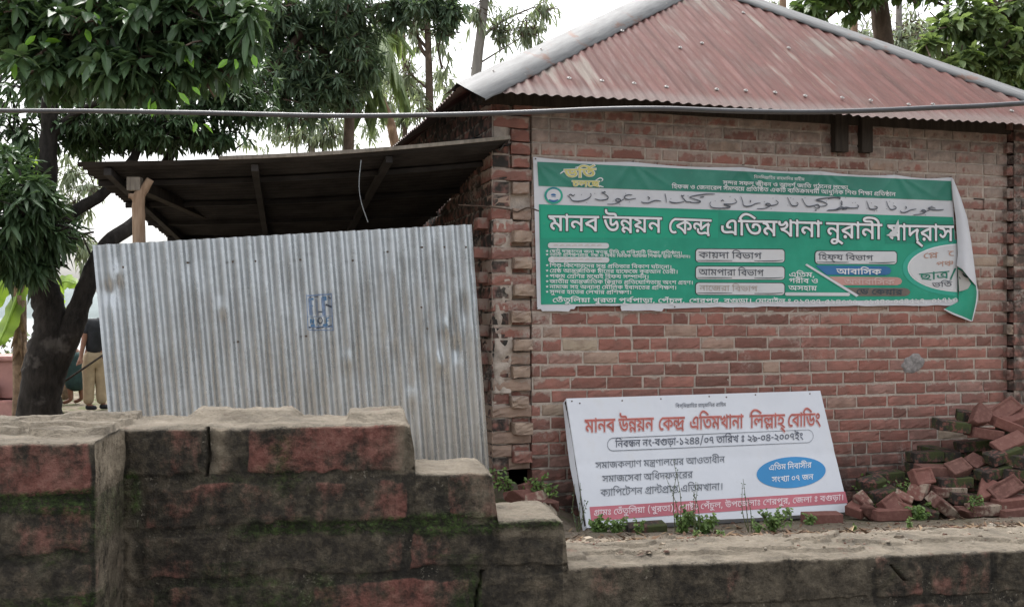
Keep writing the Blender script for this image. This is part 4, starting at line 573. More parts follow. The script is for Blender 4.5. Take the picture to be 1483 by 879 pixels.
NAMES = """ভর্তি|চলছে|বিসমিল্লাহির রাহমানির রাহীম|সুন্দর সফল জীবন ও আদর্শ জাতি গঠনের লক্ষ্যে|হিফজ ও জেনারেল সমন্বয়ে প্রতিষ্ঠিত একটি ব্যতিক্রমধর্মী আধুনিক শিশু শিক্ষা প্রতিষ্ঠান|মানব|উন্নয়ন|কেন্দ্র|এতিমখানা|নুরানী|মাদ্\u200cরাস|ছোট বাচ্চাদের জন্য স্বতন্ত্র দ্বীনি ও পরিপাটি শিক্ষা প্রতিষ্ঠান।|নূরানী প্রশিক্ষণপ্রাপ্ত, দক্ষ ও বিষয় ভিত্তিক অভিজ্ঞ শিক্ষক দ্বারা পাঠদান।|শিশু-কিশোরদের সুপ্ত প্রতিভার বিকাশ ঘটানো।|শ্রেষ্ঠ আন্তর্জাতিক মানের হাফেজে কুরআন তৈরী।|পঞ্চম শ্রেণির মধ্যেই হিফয সম্পাদন।|জাতীয় আন্তর্জাতিক ক্বিরাত প্রতিযোগিতায় অংশ গ্রহণ।|নামাজ সহ অন্যান্য মৌলিক ইবাদতের প্রশিক্ষণ।|সুন্দর হাতের লেখার প্রশিক্ষণ।|তেঁতুলিয়া খুরতা পূর্বপাড়া, পেঁচুল,|শেরপুর, বগুড়া।|মোবাইল ঃ|০১৭৩৭-৫২৪০৩০,|০১৫৪০-০৫৪৫২৭,|০১৭১৩|কায়দা বিভাগ|আমপারা বিভাগ|নাজেরা বিভাগ|হিফ্\u200cয বিভাগ|আবাসিক|অনাবাসিক|ডে কেয়ার|এতিম,|গরীব ও|অসহায়|প্লে|ে|পঞ্চ|ছাত্র/|বিস্\u200cমিল্লাহির রাহ্\u200cমানির রাহিম|লিল্লাহ্|বোডিং|নিবন্ধন নং-বগুড়া-১২৪৪/০৭ তারিখ ঃ ২৯-০৪-২০০৭ইং|সমাজকল্যাণ মন্ত্রণালয়ের আওতাধীন|সমাজসেবা অধিদফতরের|ক্যাপিটেশন গ্রান্টপ্রাপ্ত এতিমখানা।|এতিম নিবাসীর|সংখ্যা ০৭ জন|গ্রামঃ তেঁতুলিয়া (খুরতা), পোষ্টঃ পেঁচুল, উপজেলাঃ শেরপুর, জেলা ঃ বগুড়া।""".split('|')
RUNS = [
[282,28,0,0,38,120,0,21,44,0,57,92,0],
[388,14,0,0,32,94,0,42,122,0,15,58,0],
[1894,38,0,0,27,44,0,35,100,0,38,113,0,29,45,0,81,103,0,37,122,0,38,45,0,36,44,0,31,88,0,0,100,0,31,43,0,37,99,0,36,44,0,29,89,0,37,103,0,38,45,0,24,44,0,31,101,0,0,99,0,31,43,0,37,100,0,36,44,0,39,88,0,29,45,0],
[3167,35,0,0,40,114,0,72,0,0,31,149,0,0,99,0,35,44,0,26,113,0,32,140,0,0,122,0,16,43,0,39,153,0,27,44,0,24,100,0,0,100,0,9,44,0,0,123,0,5,43,0,22,193,0,33,100,0,57,103,0,0,10,0,16,44,0,37,153,0,38,44,0,21,44,0,0,118,0,12,43,0,18,110,0,42,98,0,24,58,0,31,101,0,0,99,0,32,43,0,42,122,0,55,58,0,59,153,0],
[5705,38,0,0,36,44,0,26,89,0,16,139,0,0,153,0,9,43,0,0,124,0,84,43,0,16,57,0,24,153,0,37,101,0,42,44,0,31,58,0,32,99,0,0,122,0,35,43,0,29,114,0,58,104,0,27,61,0,42,100,0,46,57,0,0,105,0,63,43,0,38,126,0,21,44,0,88,118,0,83,44,0,21,118,0,0,118,0,8,43,0,10,126,0,90,135,0,0,138,0,27,44,0,59,99,0,38,43,0,21,44,0,60,118,0,29,155,0,23,103,0,29,100,0,89,104,0,0,44,0,5,43,0,23,193,0,40,100,0,38,0,0,24,44,0,10,100,0,0,135,0,38,43,0,33,45,0,87,113,0,0,137,0,38,43,0,33,45,0,55,113,0,37,153,0,0,44,0,63,43,0,38,126,0,21,44,0,83,118,0,37,118,0,24,44,0],
[348,29,0,0,37,104,0,24,44,0,27,101,0],
[424,7,0,0,74,119,0,46,100,0,24,105,0],
[342,84,0,0,10,58,0,77,134,0],
[698,8,0,0,38,126,0,21,45,0,29,117,0,11,104,0,37,116,0,24,44,0,37,101,0],
[389,24,0,0,40,101,0,31,0,0,37,99,0,24,44,0,39,101,0],
[506,29,0,0,37,104,0,22,44,0,43,102,0,31,-2,0,37,100,0,35,44,0],
[3845,84,0,0,15,58,0,37,114,0,17,44,0,0,95,0,27,43,0,37,100,0,68,44,0,37,144,0,42,44,0,22,58,0,31,100,0,0,100,0,16,43,0,24,153,0,59,100,0,0,43,0,67,43,0,21,120,0,75,118,0,0,116,0,66,43,0,39,103,0,38,44,0,24,44,0,0,101,0,9,43,0,0,123,0,25,44,0,38,119,0,31,44,0,25,100,0,37,119,0,90,44,0,0,139,0,38,44,0,33,44,0,55,113,0,37,153,0,0,44,0,63,44,0,38,125,0,21,45,0,83,118,0,37,117,0,24,44,0,97,101,0],
[4630,24,0,0,41,101,0,31,0,0,37,99,0,24,44,0,39,101,0,0,44,0,63,44,0,38,125,0,33,45,0,55,113,0,20,153,0,63,103,0,37,126,0,78,44,0,94,121,0,0,44,0,22,43,0,55,101,0,0,153,0,9,44,0,0,122,0,38,44,0,27,44,0,34,100,0,46,105,0,0,104,0,38,44,0,28,44,0,88,120,0,70,45,0,10,120,0,0,134,0,4,44,0,38,149,0,28,44,0,56,120,0,0,163,0,38,43,0,33,44,0,55,113,0,10,153,0,0,135,0,66,43,0,37,103,0,31,44,0,37,100,0,0,44,0,25,43,0,37,119,0,18,45,0,22,98,0,37,101,0,24,44,0,97,101,0],
[3007,38,0,0,33,44,0,87,113,0,95,138,0,38,56,0,10,45,0,42,134,0,33,58,0,37,113,0,31,44,0,42,99,0,22,58,0,31,100,0,0,100,0,35,43,0,40,114,0,78,0,0,0,121,0,63,43,0,38,126,0,21,44,0,28,118,0,37,120,0,31,45,0,0,99,0,38,43,0,27,45,0,10,99,0,37,134,0,33,45,0,0,113,0,13,43,0,17,105,0,37,95,0,42,44,0,24,58,0,37,100,0,97,45,0],
[3170,84,0,0,64,58,0,83,115,0,0,117,0,5,44,0,71,193,0,16,120,0,57,141,0,37,12,0,38,44,0,21,44,0,10,118,0,0,135,0,29,43,0,37,104,0,42,44,0,24,58,0,31,100,0,0,100,0,36,43,0,37,88,0,42,45,0,26,57,0,42,140,0,16,58,0,0,153,0,10,43,0,40,98,0,31,36,0,5,100,0,24,193,0,0,100,0,85,44,0,21,57,0,31,118,0,39,99,0,97,45,0],
[2339,25,0,0,69,119,0,29,141,0,0,104,0,84,44,0,64,57,0,38,115,0,20,45,0,31,103,0,0,100,0,29,43,0,42,103,0,23,58,0,59,100,0,6,42,0,0,88,0,38,44,0,36,44,0,26,88,0,30,140,0,0,104,0,35,44,0,80,113,0,37,191,0,22,45,0,24,100,0,97,101,0],
[3542,16,0,0,37,153,0,21,44,0,39,118,0,46,44,0,0,105,0,5,43,0,71,193,0,16,120,0,57,141,0,37,12,0,38,44,0,21,45,0,10,118,0,0,134,0,38,43,0,65,45,0,31,124,0,37,99,0,21,44,0,0,118,0,63,43,0,38,126,0,21,45,0,42,117,0,30,58,0,37,104,0,38,45,0,12,44,0,21,109,0,37,118,0,46,45,0,0,104,0,4,43,0,2,149,0,33,73,0,0,113,0,61,43,0,36,122,0,20,88,0,97,103,0],
[3060,24,0,0,37,101,0,29,44,0,37,104,0,16,44,0,0,153,0,35,43,0,36,114,0,0,88,0,4,43,0,24,149,0,59,101,0,37,42,0,24,45,0,59,101,0,0,42,0,84,43,0,29,58,0,44,104,0,88,44,0,32,44,0,10,122,0,0,135,0,6,43,0,27,88,0,37,100,0,22,44,0,42,101,0,21,57,0,31,118,0,0,99,0,63,44,0,38,126,0,33,44,0,55,113,0,20,153,0,97,103,0],
[1942,35,0,0,40,114,0,72,0,0,31,149,0,0,99,0,36,44,0,37,88,0,42,44,0,21,58,0,31,118,0,0,99,0,84,43,0,32,58,0,11,122,0,37,116,0,31,44,0,0,100,0,63,43,0,38,126,0,33,44,0,55,113,0,20,153,0,97,103,0],
[2142,84,0,0,21,58,0,1,91,0,21,27,0,91,99,0,88,18,0,32,45,0,46,122,0,37,104,0,0,44,0,11,44,0,40,116,0,31,0,0,21,99,0,37,118,0,0,44,0,25,43,0,41,120,0,27,0,0,57,99,0,25,0,0,37,119,0,45,45,0,37,118,0,94,45,0,0,44,0,84,43,0,25,57,0,1,110,0,14,10,0,91,80,0,32,14,0,94,122,0],
[1039,84,0,0,33,58,0,31,112,0,25,100,0,40,119,0,31,0,0,94,99,0,0,44,0,27,44,0,86,99,0,45,137,0,37,119,0,97,45,0],
[676,84,0,0,29,58,0,37,103,0,27,45,0,37,99,0,6,44,0,32,89,0,0,122,0,3,43,0],
[1186,47,0,0,48,99,0,53,98,0,50,99,0,53,99,0,95,98,0,52,57,0,49,99,0,51,98,0,47,99,0,50,99,0,47,98,0,94,99,0],
[1186,47,0,0,48,99,0,52,98,0,51,99,0,47,99,0,95,98,0,47,57,0,52,99,0,51,98,0,52,99,0,49,99,0,53,98,0,94,99,0],
[493,47,0,0,48,99,0,53,98,0,48,99,0,50,99,0],
[889,10,0,0,37,134,0,46,45,0,22,104,0,37,101,0,0,44,0,38,43,0,27,45,0,28,99,0,37,120,0,12,45,0],
[1065,5,0,0,29,193,0,25,104,0,37,119,0,31,44,0,37,100,0,0,44,0,38,43,0,27,45,0,28,99,0,37,120,0,12,45,0],
[960,24,0,0,37,101,0,42,44,0,16,58,0,31,153,0,37,99,0,0,44,0,38,43,0,27,45,0,28,99,0,37,120,0,12,45,0],
[838,38,0,0,36,44,0,26,89,0,43,103,0,30,36,0,0,105,0,38,43,0,27,44,0,28,100,0,37,120,0,12,44,0],
[629,5,0,0,27,193,0,37,99,0,38,45,0,35,44,0,10,114,0],
[730,4,0,0,24,149,0,37,101,0,27,44,0,37,99,0,38,45,0,35,44,0,10,114,0],
[660,84,0,0,19,58,0,0,118,0,84,44,0,10,57,0,46,135,0,37,104,0,31,44,0],
[436,8,0,0,38,126,0,21,45,0,29,117,0,94,104,0],
[519,12,0,0,31,109,0,39,100,0,27,44,0,0,99,0,9,44,0],
[500,4,0,0,35,149,0,36,113,0,37,89,0,46,44,0],
[177,84,0,0,79,58,0],
[58,42,0,0],
[260,25,0,0,69,119,0],
[353,15,0,0,37,114,0,62,45,0,96,119,0],
[1894,38,0,0,27,44,0,35,100,0,43,113,0,38,0,0,29,45,0,81,103,0,37,122,0,38,45,0,36,44,0,31,88,0,0,100,0,31,43,0,37,99,0,36,44,0,43,74,0,29,15,0,37,103,0,38,45,0,24,44,0,31,101,0,0,99,0,31,43,0,37,100,0,38,44,0,36,44,0,29,89,0],
[421,88,0,0,32,44,0,81,122,0,37,122,0,36,44,0,43,74,0],
[437,84,0,0,27,58,0,37,99,0,38,44,0,19,45,0,2,118,0],
[3560,38,0,0,24,44,0,27,101,0,73,99,0,24,129,0,0,101,0,24,43,0,2,101,0,95,73,0,27,57,0,86,99,0,45,137,0,37,119,0,95,45,0,48,56,0,49,99,0,51,99,0,51,98,0,96,99,0,47,75,0,53,98,0,0,99,0,21,43,0,37,118,0,38,44,0,31,45,0,11,99,0,0,116,0,3,44,0,0,72,0,49,44,0,54,98,0,95,99,0,47,57,0,51,98,0,95,99,0,49,57,0,47,98,0,47,99,0,53,99,0,6,98,0,2,89,0],
[2420,35,0,0,29,114,0,37,103,0,16,45,0,10,152,0,32,135,0,59,122,0,37,42,0,20,45,0,0,103,0,29,43,0,75,104,0,20,116,0,37,103,0,32,44,0,42,122,0,46,58,0,31,104,0,0,99,0,5,44,0,9,193,0,21,123,0,37,118,0,23,44,0,39,99,0,24,45,0],
[1680,35,0,0,29,114,0,37,103,0,16,45,0,42,152,0,35,58,0,27,114,0,37,99,0,0,45,0,4,43,0,38,149,0,23,44,0,22,99,0,26,101,0,21,140,0,42,117,0,31,58,0,31,99,0],
[2196,10,0,0,59,134,0,37,43,0,38,44,0,25,45,0,42,119,0,17,58,0,33,94,0,24,113,0,0,101,0,61,43,0,37,121,0,76,45,0,63,141,0,37,126,0,78,44,0,0,121,0,8,43,0,38,127,0,21,44,0,29,118,0,11,104,0,37,116,0,24,44,0,37,100,0,97,45,0],
[982,8,0,0,38,126,0,21,45,0,29,117,0,0,104,0,38,44,0,24,44,0,27,100,0,37,100,0,35,44,0,39,114,0,31,44,0],
[927,35,0,0,2,114,0,11,73,0,59,116,0,37,42,0,0,45,0,47,43,0,53,99,0,0,98,0,16,44,0,24,152,0],
[4860,61,0,0,37,121,0,29,45,0,3,103,0,0,73,0,84,44,0,21,57,0,1,92,0,21,26,0,91,100,0,88,18,0,32,44,0,46,122,0,37,104,0,0,45,0,92,43,0,11,70,0,40,116,0,31,0,0,21,99,0,37,118,0,93,44,0,94,70,0,0,44,0,84,43,0,25,58,0,37,119,0,82,45,0,3,94,0,0,73,0,84,43,0,25,58,0,1,109,0,14,10,0,91,81,0,32,14,0,94,121,0,0,44,0,7,44,0,25,118,0,42,120,0,16,57,0,32,153,0,37,122,0,3,44,0,0,73,0,84,44,0,33,57,0,31,113,0,25,99,0,40,120,0,31,0,0,94,99,0,0,44,0,84,43,0,16,58,0,32,153,0,37,122,0,0,44,0,3,43,0,0,73,0,27,44,0,86,99,0,45,138,0,37,118,0,97,44,0],]

M = dict(
    brick=mat_brick(), mortar=mat_mortar(), wall=mat_wall(), dirt=mat_dirt(),
    roof=mat_roof('red_oxide_sheet', True), cap=mat_roof('weathered_zinc_sheet', False),
    galv=mat_galv('galvanised_sheet'), galv_dark=mat_galv('old_grey_sheet', 0.5),
    shed=plain('shed_shade_sheet', (0.040, 0.036, 0.034), 0.85, 0.0, 0.35, 5.0, 0.2),  # near-black colour holds the shade under the shed roof
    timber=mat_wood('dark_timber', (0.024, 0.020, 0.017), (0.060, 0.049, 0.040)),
    timber_pale=mat_wood('grey_timber', (0.16, 0.14, 0.115), (0.30, 0.265, 0.22)),
    post=mat_wood('peeled_branch', (0.21, 0.135, 0.085), (0.40, 0.29, 0.205)),
    iron=plain('rusty_iron', (0.12, 0.085, 0.065), 0.7, 0.6, 0.3, 60),
    zinc=plain('bright_zinc', (0.30, 0.285, 0.27), 0.5, 0.3, 0.25, 30),
    cable=plain('black_cable_sheath', (0.06, 0.06, 0.064), 0.42, 0.0, 0.2, 20, 0, 0.5),
    asphalt=plain('asphalt', (0.055, 0.053, 0.05), 0.9, 0.0, 0.3, 30, 0.4),
)

# ------------------------------------------------------------------ setting: ground, road, water, hills
def wall_y(x):
    return 1.64 + 0.158 * (x + 0.045)
GV = [-0.3, 0.0, 0.3, 0.7, 2.2, 4.0, 4.7, 9, 15, 23, 27, 60, 2500]
GZ = [-0.44, -0.425, -0.485, -0.575, -0.905, -1.29, -1.37, -1.42, -1.53, -1.62, -2.3, -2.6, -2.6]
def ground_z(x, y, rough=True):
    v = y - wall_y(np.clip(x, -4, 6)) - 0.165
    z = np.interp(v, GV, GZ)
    if rough:
        near = np.clip((v + 0.05) * 6, 0, 1) * np.clip((30 - v) / 10, 0, 1)
        z = z + near * (fbm(np.asarray(x) * 1.6, np.asarray(y) * 1.6, 4, 3) * 0.045 + fbm(np.asarray(x) * 11, np.asarray(y) * 11, 4, 5) * 0.018)
    return z
def gz(x, y):
    return float(ground_z(np.array([x]), np.array([y]))[0])
def build_ground():
    xs = np.concatenate([-np.geomspace(1500, 3.2, 46), np.arange(-3.1, 4.8, 0.028), np.geomspace(4.9, 1500, 46)])
    vs_ = np.concatenate([np.arange(-0.10, 5.6, 0.026), np.geomspace(5.65, 30, 90), np.geomspace(31, 2400, 30)])
    X, V = np.meshgrid(xs, vs_)
    Y = V + wall_y(np.clip(X, -4, 6)) + 0.165
    Z = ground_z(X, Y)
    nx, ny = len(xs), len(vs_)
    i = np.arange(nx * ny).reshape(ny, nx)
    f = np.stack([i[:-1, :-1], i[:-1, 1:], i[1:, 1:], i[1:, :-1]], -1).reshape(-1, 4)
    green = np.clip((V - 6.5) / 5, 0, 1) * 0.8 + np.exp(-((V - 4.75) / 0.5) ** 2) * 0.35
    o = mesh_obj('ground', np.stack([X, Y, Z], -1).reshape(-1, 3), f, M['dirt'], None, {'green': green.reshape(-1)}, True)
    structure(o)
    xs2 = [-400, 400]
    r = mesh_obj('road', [(-400, 1.3, -1.5), (400, 1.3, -1.5), (400, -9, -1.5), (-400, -9, -1.5)], [(3, 2, 1, 0)], M['asphalt'])
    structure(r)
build_ground()
nw = Nodes('still_water')
structure(mesh_obj('water', [(-1500, 27, -1.86), (1500, 27, -1.86), (1500, 2400, -1.86), (-1500, 2400, -1.86)], [(0, 1, 2, 3)],
    nw.bsdf((0.30, 0.31, 0.30), 0.12, 0, nw.bump(nw.noise(1.0, 4, 0.5, nw.scale(nw.obj(), (0.4, 3.0, 1))), 0.25, 0.05), 0.6)))
def build_hills():
    xs = np.linspace(-420, 420, 240)
    h = 7 + 9 * np.clip(fbm(xs * 0.012, xs * 0 + 2, 4, 9) + 0.45, 0, 1) + 2.2 * fbm(xs * 0.25, xs * 0, 3, 4)
    v = []; f = []
    for i, x in enumerate(xs):
        for y, k in ((330, 0), (345, 0.75), (365, 1.0), (420, 0.4), (480, 0)):
            v.append((x, y, -2.5 + h[i] * k))
    for i in range(len(xs) - 1):
        for k in range(4):
            f.append((i * 5 + k, (i + 1) * 5 + k, (i + 1) * 5 + k + 1, i * 5 + k + 1))
    structure(mesh_obj('hills', v, f, plain('far_wooded_bank', (0.17, 0.20, 0.20), 0.95, 0, 0.2, 0.05), smooth=True))  # muted grey-green puts the haze of distance into the bank's colour
build_hills()

# ------------------------------------------------------------------ the old stepped wall in front
WD = Vector((0.9877, 0.1564, 0)); WN = Vector((-0.1564, 0.9877, 0)); WP = Vector((-0.0454, 1.64, 0))
def s_px(px):
    r = (px - CX) / F
    return (1.64 * r + 0.0454) / (0.9877 - 0.1564 * r)
ZA, CH, TH = -0.176, 0.078, 0.165
S_P, S1, S2, S3 = s_px(175), s_px(594), s_px(713), s_px(815)
JOINTS = {
    0: [S_P, s_px(301), s_px(354), S1 - 0.004],
    1: [S_P + 0.03, s_px(452), s_px(598), s_px(640)],
    2: [s_px(203), s_px(325), s_px(588), s_px(716)],
    3: [s_px(233), s_px(441), s_px(690), s_px(700), s_px(941), s_px(1142), s_px(1262), s_px(1342), s_px(1440)],
    4: [s_px(160), s_px(390), s_px(620), s_px(860), s_px(1080), s_px(1300)],
}
def build_wall():
    rnd = random.Random(5)
    joints = {}
    for k in range(-1, 20):
        j = list(JOINTS.get(k, []))
        if not j:
            j = [S_P + 0.12 * (k % 2) + 0.25 * i for i in range(12)]
        x = max(j)
        while x < 2.3:
            x += 0.248 + rnd.uniform(-0.01, 0.01); j.append(x)
        x = min(S_P, min(j))
        if S_P not in j: j.append(S_P)
        x = S_P - (0.245 if k % 2 == 0 else 0.125)
        while x > -2.6:
            j.append(x); x -= 0.248
        joints[k] = np.array(sorted(j))
    redtab = {}
    def put(k, px, r):
        redtab[(k, int(np.searchsorted(joints[k], s_px(px))))] = r
    put(0, 240, 0.34); put(0, 330, 0.05); put(0, 460, 0.78); put(1, 300, 0.25); put(1, 420, 0.45); put(1, 520, 0.62); put(1, 670, 0.6)
    put(2, 250, 0.2); put(2, 450, 0.18); put(2, 560, 0.2); put(2, 650, 0.28); put(2, 760, 0.1); put(3, 330, 0.2); put(3, 560, 0.55); put(3, 800, 0.12); put(3, 1000, 0.08)
    redtab[(0, int(np.searchsorted(joints[0], S_P - 0.05)))] = 0.66
    redtab[(0, int(np.searchsorted(joints[0], S_P - 0.3)))] = 0.7
    redtab[(1, int(np.searchsorted(joints[1], S_P - 0.05)))] = 0.35
    redtab[(2, int(np.searchsorted(joints[2], S_P - 0.05)))] = 0.3
    # columns: s, front offset, course level of the top, kind (0 plain, 1 pier return, 2 riser)
    cols = []
    D = 0.0032
    s = -2.4
    levels = [(S1, 0), (S2, 1), (S3, 2), (9, 3)]
    def level(s):
        for e, l in levels:
            if s < e: return l
    fine0, fine1 = s_px(-40) - 0.05, s_px(1520)
    while s < 2.2:
        cols.append((s, -0.158 if s < S_P else 0.0, float(level(s)), 0))
        st = D if fine0 < s < fine1 else 0.03
        ns = s + st
        if s < S_P <= ns:
            for q in range(1, 40):
                cols.append((S_P + 0.0001 * q, -0.158 * (1 - q / 40), 0.0, 1))
            ns = S_P + 0.005
        for e, l in levels[:3]:
            if s < e <= ns:
                for q in range(1, 22):
                    cols.append((e + 0.010 * q / 22, 0.0, l + q / 22, 2))
                ns = e + 0.0105
        s = ns
    c = np.array(cols)
    S, WF, LV, KD = c.T
    ncol = len(S)
    # height of the top, with the arrises knocked off
    zt = ZA - CH * LV + fbm(S * 7, S * 0 + 1, 3, 2) * 0.007 + fbm(S * 60, S * 0 + 4, 3, 6) * 0.004
    for e in (S1, S2, S3):
        d = np.clip((e - S) / 0.012, 0, 1)
        m = (S <= e) & (S > e - 0.012)
        zt = np.where(m, zt - 0.008 * (1 - np.sqrt(1 - (1 - d) ** 2)), zt)
    NFR, NT = 150, 44
    zl = -0.53
    rows_v, attr = [], {k: [] for k in ('bm', 'red', 'topf', 'moss', 'lime', 'lip')}
    def emit(s, w, z, **a):
        p = np.stack([WP.x + WD.x * s + WN.x * w, WP.y + WD.y * s + WN.y * w, z], -1)
        rows_v.append(p)
        for k in attr:
            attr[k].append(np.broadcast_to(a.get(k, 0.0), s.shape))
    redv = np.vectorize(lambda k, i: redtab.get((k, i), ((k * 37 + i * 61) % 17) / 17 * 0.42 - 0.05))
    def front(z):
        zz = z + fbm(S * 14, z * 14, 3, 21) * 0.009
        ss = S + fbm(S * 17 + 9, z * 17, 3, 22) * 0.014
        kf = (ZA - zz) / CH
        k = np.clip(np.floor(kf), -1, 18).astype(int)
        fr = kf - np.floor(kf)
        du = np.where(ZA - k * CH >= zt - 0.02, 1.0, fr * CH)
        dl = (1 - fr) * CH
        ds = np.full(S.shape, 1.0); idx = np.zeros(S.shape, int)
        for q in np.unique(k):
            mk = k == q
            j = joints[int(q)]
            i = np.searchsorted(j, ss[mk]); idx[mk] = i
            a = np.abs(ss[mk] - j[np.clip(i - 1, 0, len(j) - 1)]); b = np.abs(ss[mk] - j[np.clip(i, 0, len(j) - 1)])
            ds[mk] = np.minimum(a, b)
        ds = np.where(KD == 1, 1.0, ds)
        d = np.minimum(np.minimum(du, dl), ds) - 0.0045
        chip = np.clip(fbm(S * 30, z * 30, 4, 31) * 1.8, 0, 1) * 0.014
        bm = np.clip((d - chip) / 0.005, 0, 1); bm = bm * bm * (3 - 2 * bm)
        rel = 0.0032 * bm + fbm(S * 24, z * 24, 5, 41) * 0.0065 + fbm(S * 90, z * 90, 3, 43) * 0.0036
        # the two open cracks
        cr = np.minimum(np.abs(S - s_px(697) - 0.010 * (z + 0.42) / 0.05 + fbm(z * 60, S * 0, 3, 51) * 0.006) + (z > ZA - 3 * CH + 0.002) * 1.0,
                        np.abs(S - s_px(301) + fbm(z * 50, S * 0 + 5, 3, 52) * 0.01) + (z < ZA - CH * 0.95) * 1.0)
        cr = np.minimum(cr, np.abs(S - s_px(1300) + (z + 0.44) * 0.9) * 1.0 + (z < -0.455) * 1.0 + (z > -0.425) * 1.0)
        crack = np.clip(1 - cr / 0.0028, 0, 1)
        rel = rel - crack * 0.022
        bm = bm * (1 - crack)
        red = redv(k, idx)
        moss = (np.exp(-((kf - 1.0) / 0.16) ** 2) * (S < S_P) * 1.3 + np.exp(-((kf - 2.0) / 0.2) ** 2) * np.clip(1.2 - np.abs(S - s_px(620)) * 3, 0, 1) * 0.9
                + (KD == 1) * (1.1 * np.exp(-((z + 0.275) / 0.035) ** 2)) + (S < S_P) * 0.12 * (kf > 1) + 0.9 * np.exp(-((S - s_px(190)) / 0.012) ** 2 - ((z + 0.27) / 0.04) ** 2)
                + 0.25 * (kf > 2.6) * (S < 0.0))
        lime = (KD == 1) * np.where(z > -0.25, 1.0, 0.45) + np.exp(-((S - S_P - 0.010) / 0.008) ** 2) * (KD == 0) * 0.5 * (S > S_P) * (z < -0.25) \
            + (KD == 2) * 0.3 * (z > ZA - CH * (np.floor(LV - 1e-6) + 1) + 0.004) + 0.25 * (S > S3) * (vnoise(S * 5, z * 9, 4) > 0.45) + 0.8 * np.exp(-((S - s_px(318)) / 0.012) ** 2) * (z > ZA - 0.07) \
            + 0.5 * np.exp(-((S - (S2 - 0.02)) / 0.016) ** 2) * (z > ZA - 2.05 * CH) + 0.65 * np.exp(-((S - (S1 - 0.012)) / 0.013) ** 2)* (z > ZA - 1.0 * CH) + 0.5 * np.exp(-((z - (ZA - 2 * CH - 0.018)) / 0.008) ** 2) * (S > S2) * (S < S3)
        lip = np.clip(1 - (zt - z) / 0.0045, 0, 1)
        return rel, bm, red, np.clip(moss, 0, 1.3), np.clip(lime, 0, 1), lip
    for z0 in (-1.52, -1.1, -0.75, -0.6):
        emit(S, WF, np.full(ncol, z0), bm=0.8, red=0.15)
    for j in range(NFR + 1):
        t = j / NFR
        z = zl + (zt - zl) * t
        rel, bm, red, moss, lime, lip = front(z)
        e = zt - z
        rnd_in = np.where(e < 0.005, 0.005 - np.sqrt(np.maximum(0.005 ** 2 - (0.005 - e) ** 2, 0)), 0) * 0.9
        w = WF - rel * np.where(KD == 1, 0, 1) + rnd_in * (KD != 1)
        s2 = S + np.where(KD == 1, fbm(WF * 16, z * 16, 4, 77) * 0.012, fbm(z * 22, z * 0 + 3, 3, 79) * 0.008 * (KD != 1))
        emit(s2, w, z, bm=bm, red=red, moss=moss, lime=lime, lip=lip, topf=np.zeros(ncol))
    for j in range(1, NT + 1):
        t = j / NT
        w = WF + 0.0045 + (TH - WF - 0.0045) * t + fbm(S * 22, S * 0 + j, 2, 3) * 0.004 * (t > 0.9)
        edge = np.minimum(t * (TH - WF), 0.010) / 0.010
        lump = np.clip(fbm(S * 7, w * 11, 4, 61) + 0.10, 0, 1) * 0.009 * (S < S1)
        lump = lump + np.clip(fbm(S * 7 + 3, w * 16, 4, 62) + 0.06, 0, 1) * 0.012 * (S > S3)
        lump = lump + 0.016 * np.clip((S - s_px(250)) / 0.02, 0, 1) * np.clip((s_px(435) - S) / 0.02, 0, 1) * np.clip((t - 0.35) / 0.3, 0, 1)
        lump = lump + 0.012 * np.clip((S - s_px(502)) / 0.006, 0, 1) * (S < S1 - 0.004) * np.clip((t - 0.1) / 0.15, 0, 1)
        z = zt + edge * (lump + fbm(S * 30, w * 30, 4, 63) * 0.0045 + fbm(S * 90, w * 90, 3, 64) * 0.0035)
        # plates of broken render on the low part, and the torn edge left of the pier
        pl = ((fbm(S * 8, w * 26, 3, 71) > 0.06) & (S > S3)) * 0.0055 * edge * (w > 0.045) + ((fbm(S * 12, w * 30, 2, 72) > 0.0) & (S < S_P)) * 0.009 * edge * (w > -0.10)
        z = z + pl
        emit(S, w, z, topf=np.clip(0.55 + 0.5 * edge - (KD == 2) * 0.75, 0, 1), bm=0.0, red=0.0)
    for z0 in (-0.02, -0.3, -1.52):
        emit(S, np.full(ncol, TH + 0.004), np.minimum(zt + z0, zt) if z0 > -1 else np.full(ncol, -1.52), bm=0.6, red=0.1)
    Vv = np.stack(rows_v, 0)
    nr = Vv.shape[0]
    i = np.arange(nr * ncol).reshape(nr, ncol)
    f = np.stack([i[:-1, :-1], i[:-1, 1:], i[1:, 1:], i[1:, :-1]], -1).reshape(-1, 4)
    A = {k: np.stack([np.array(x) for x in v], 0).reshape(-1) for k, v in attr.items()}
    o = mesh_obj('boundary_wall', Vv.reshape(-1, 3), f, M['wall'], None, A, True)
    tag(o, 'old stepped brick wall in the foreground, black with algae and moss, dusty top', 'wall')
build_wall()

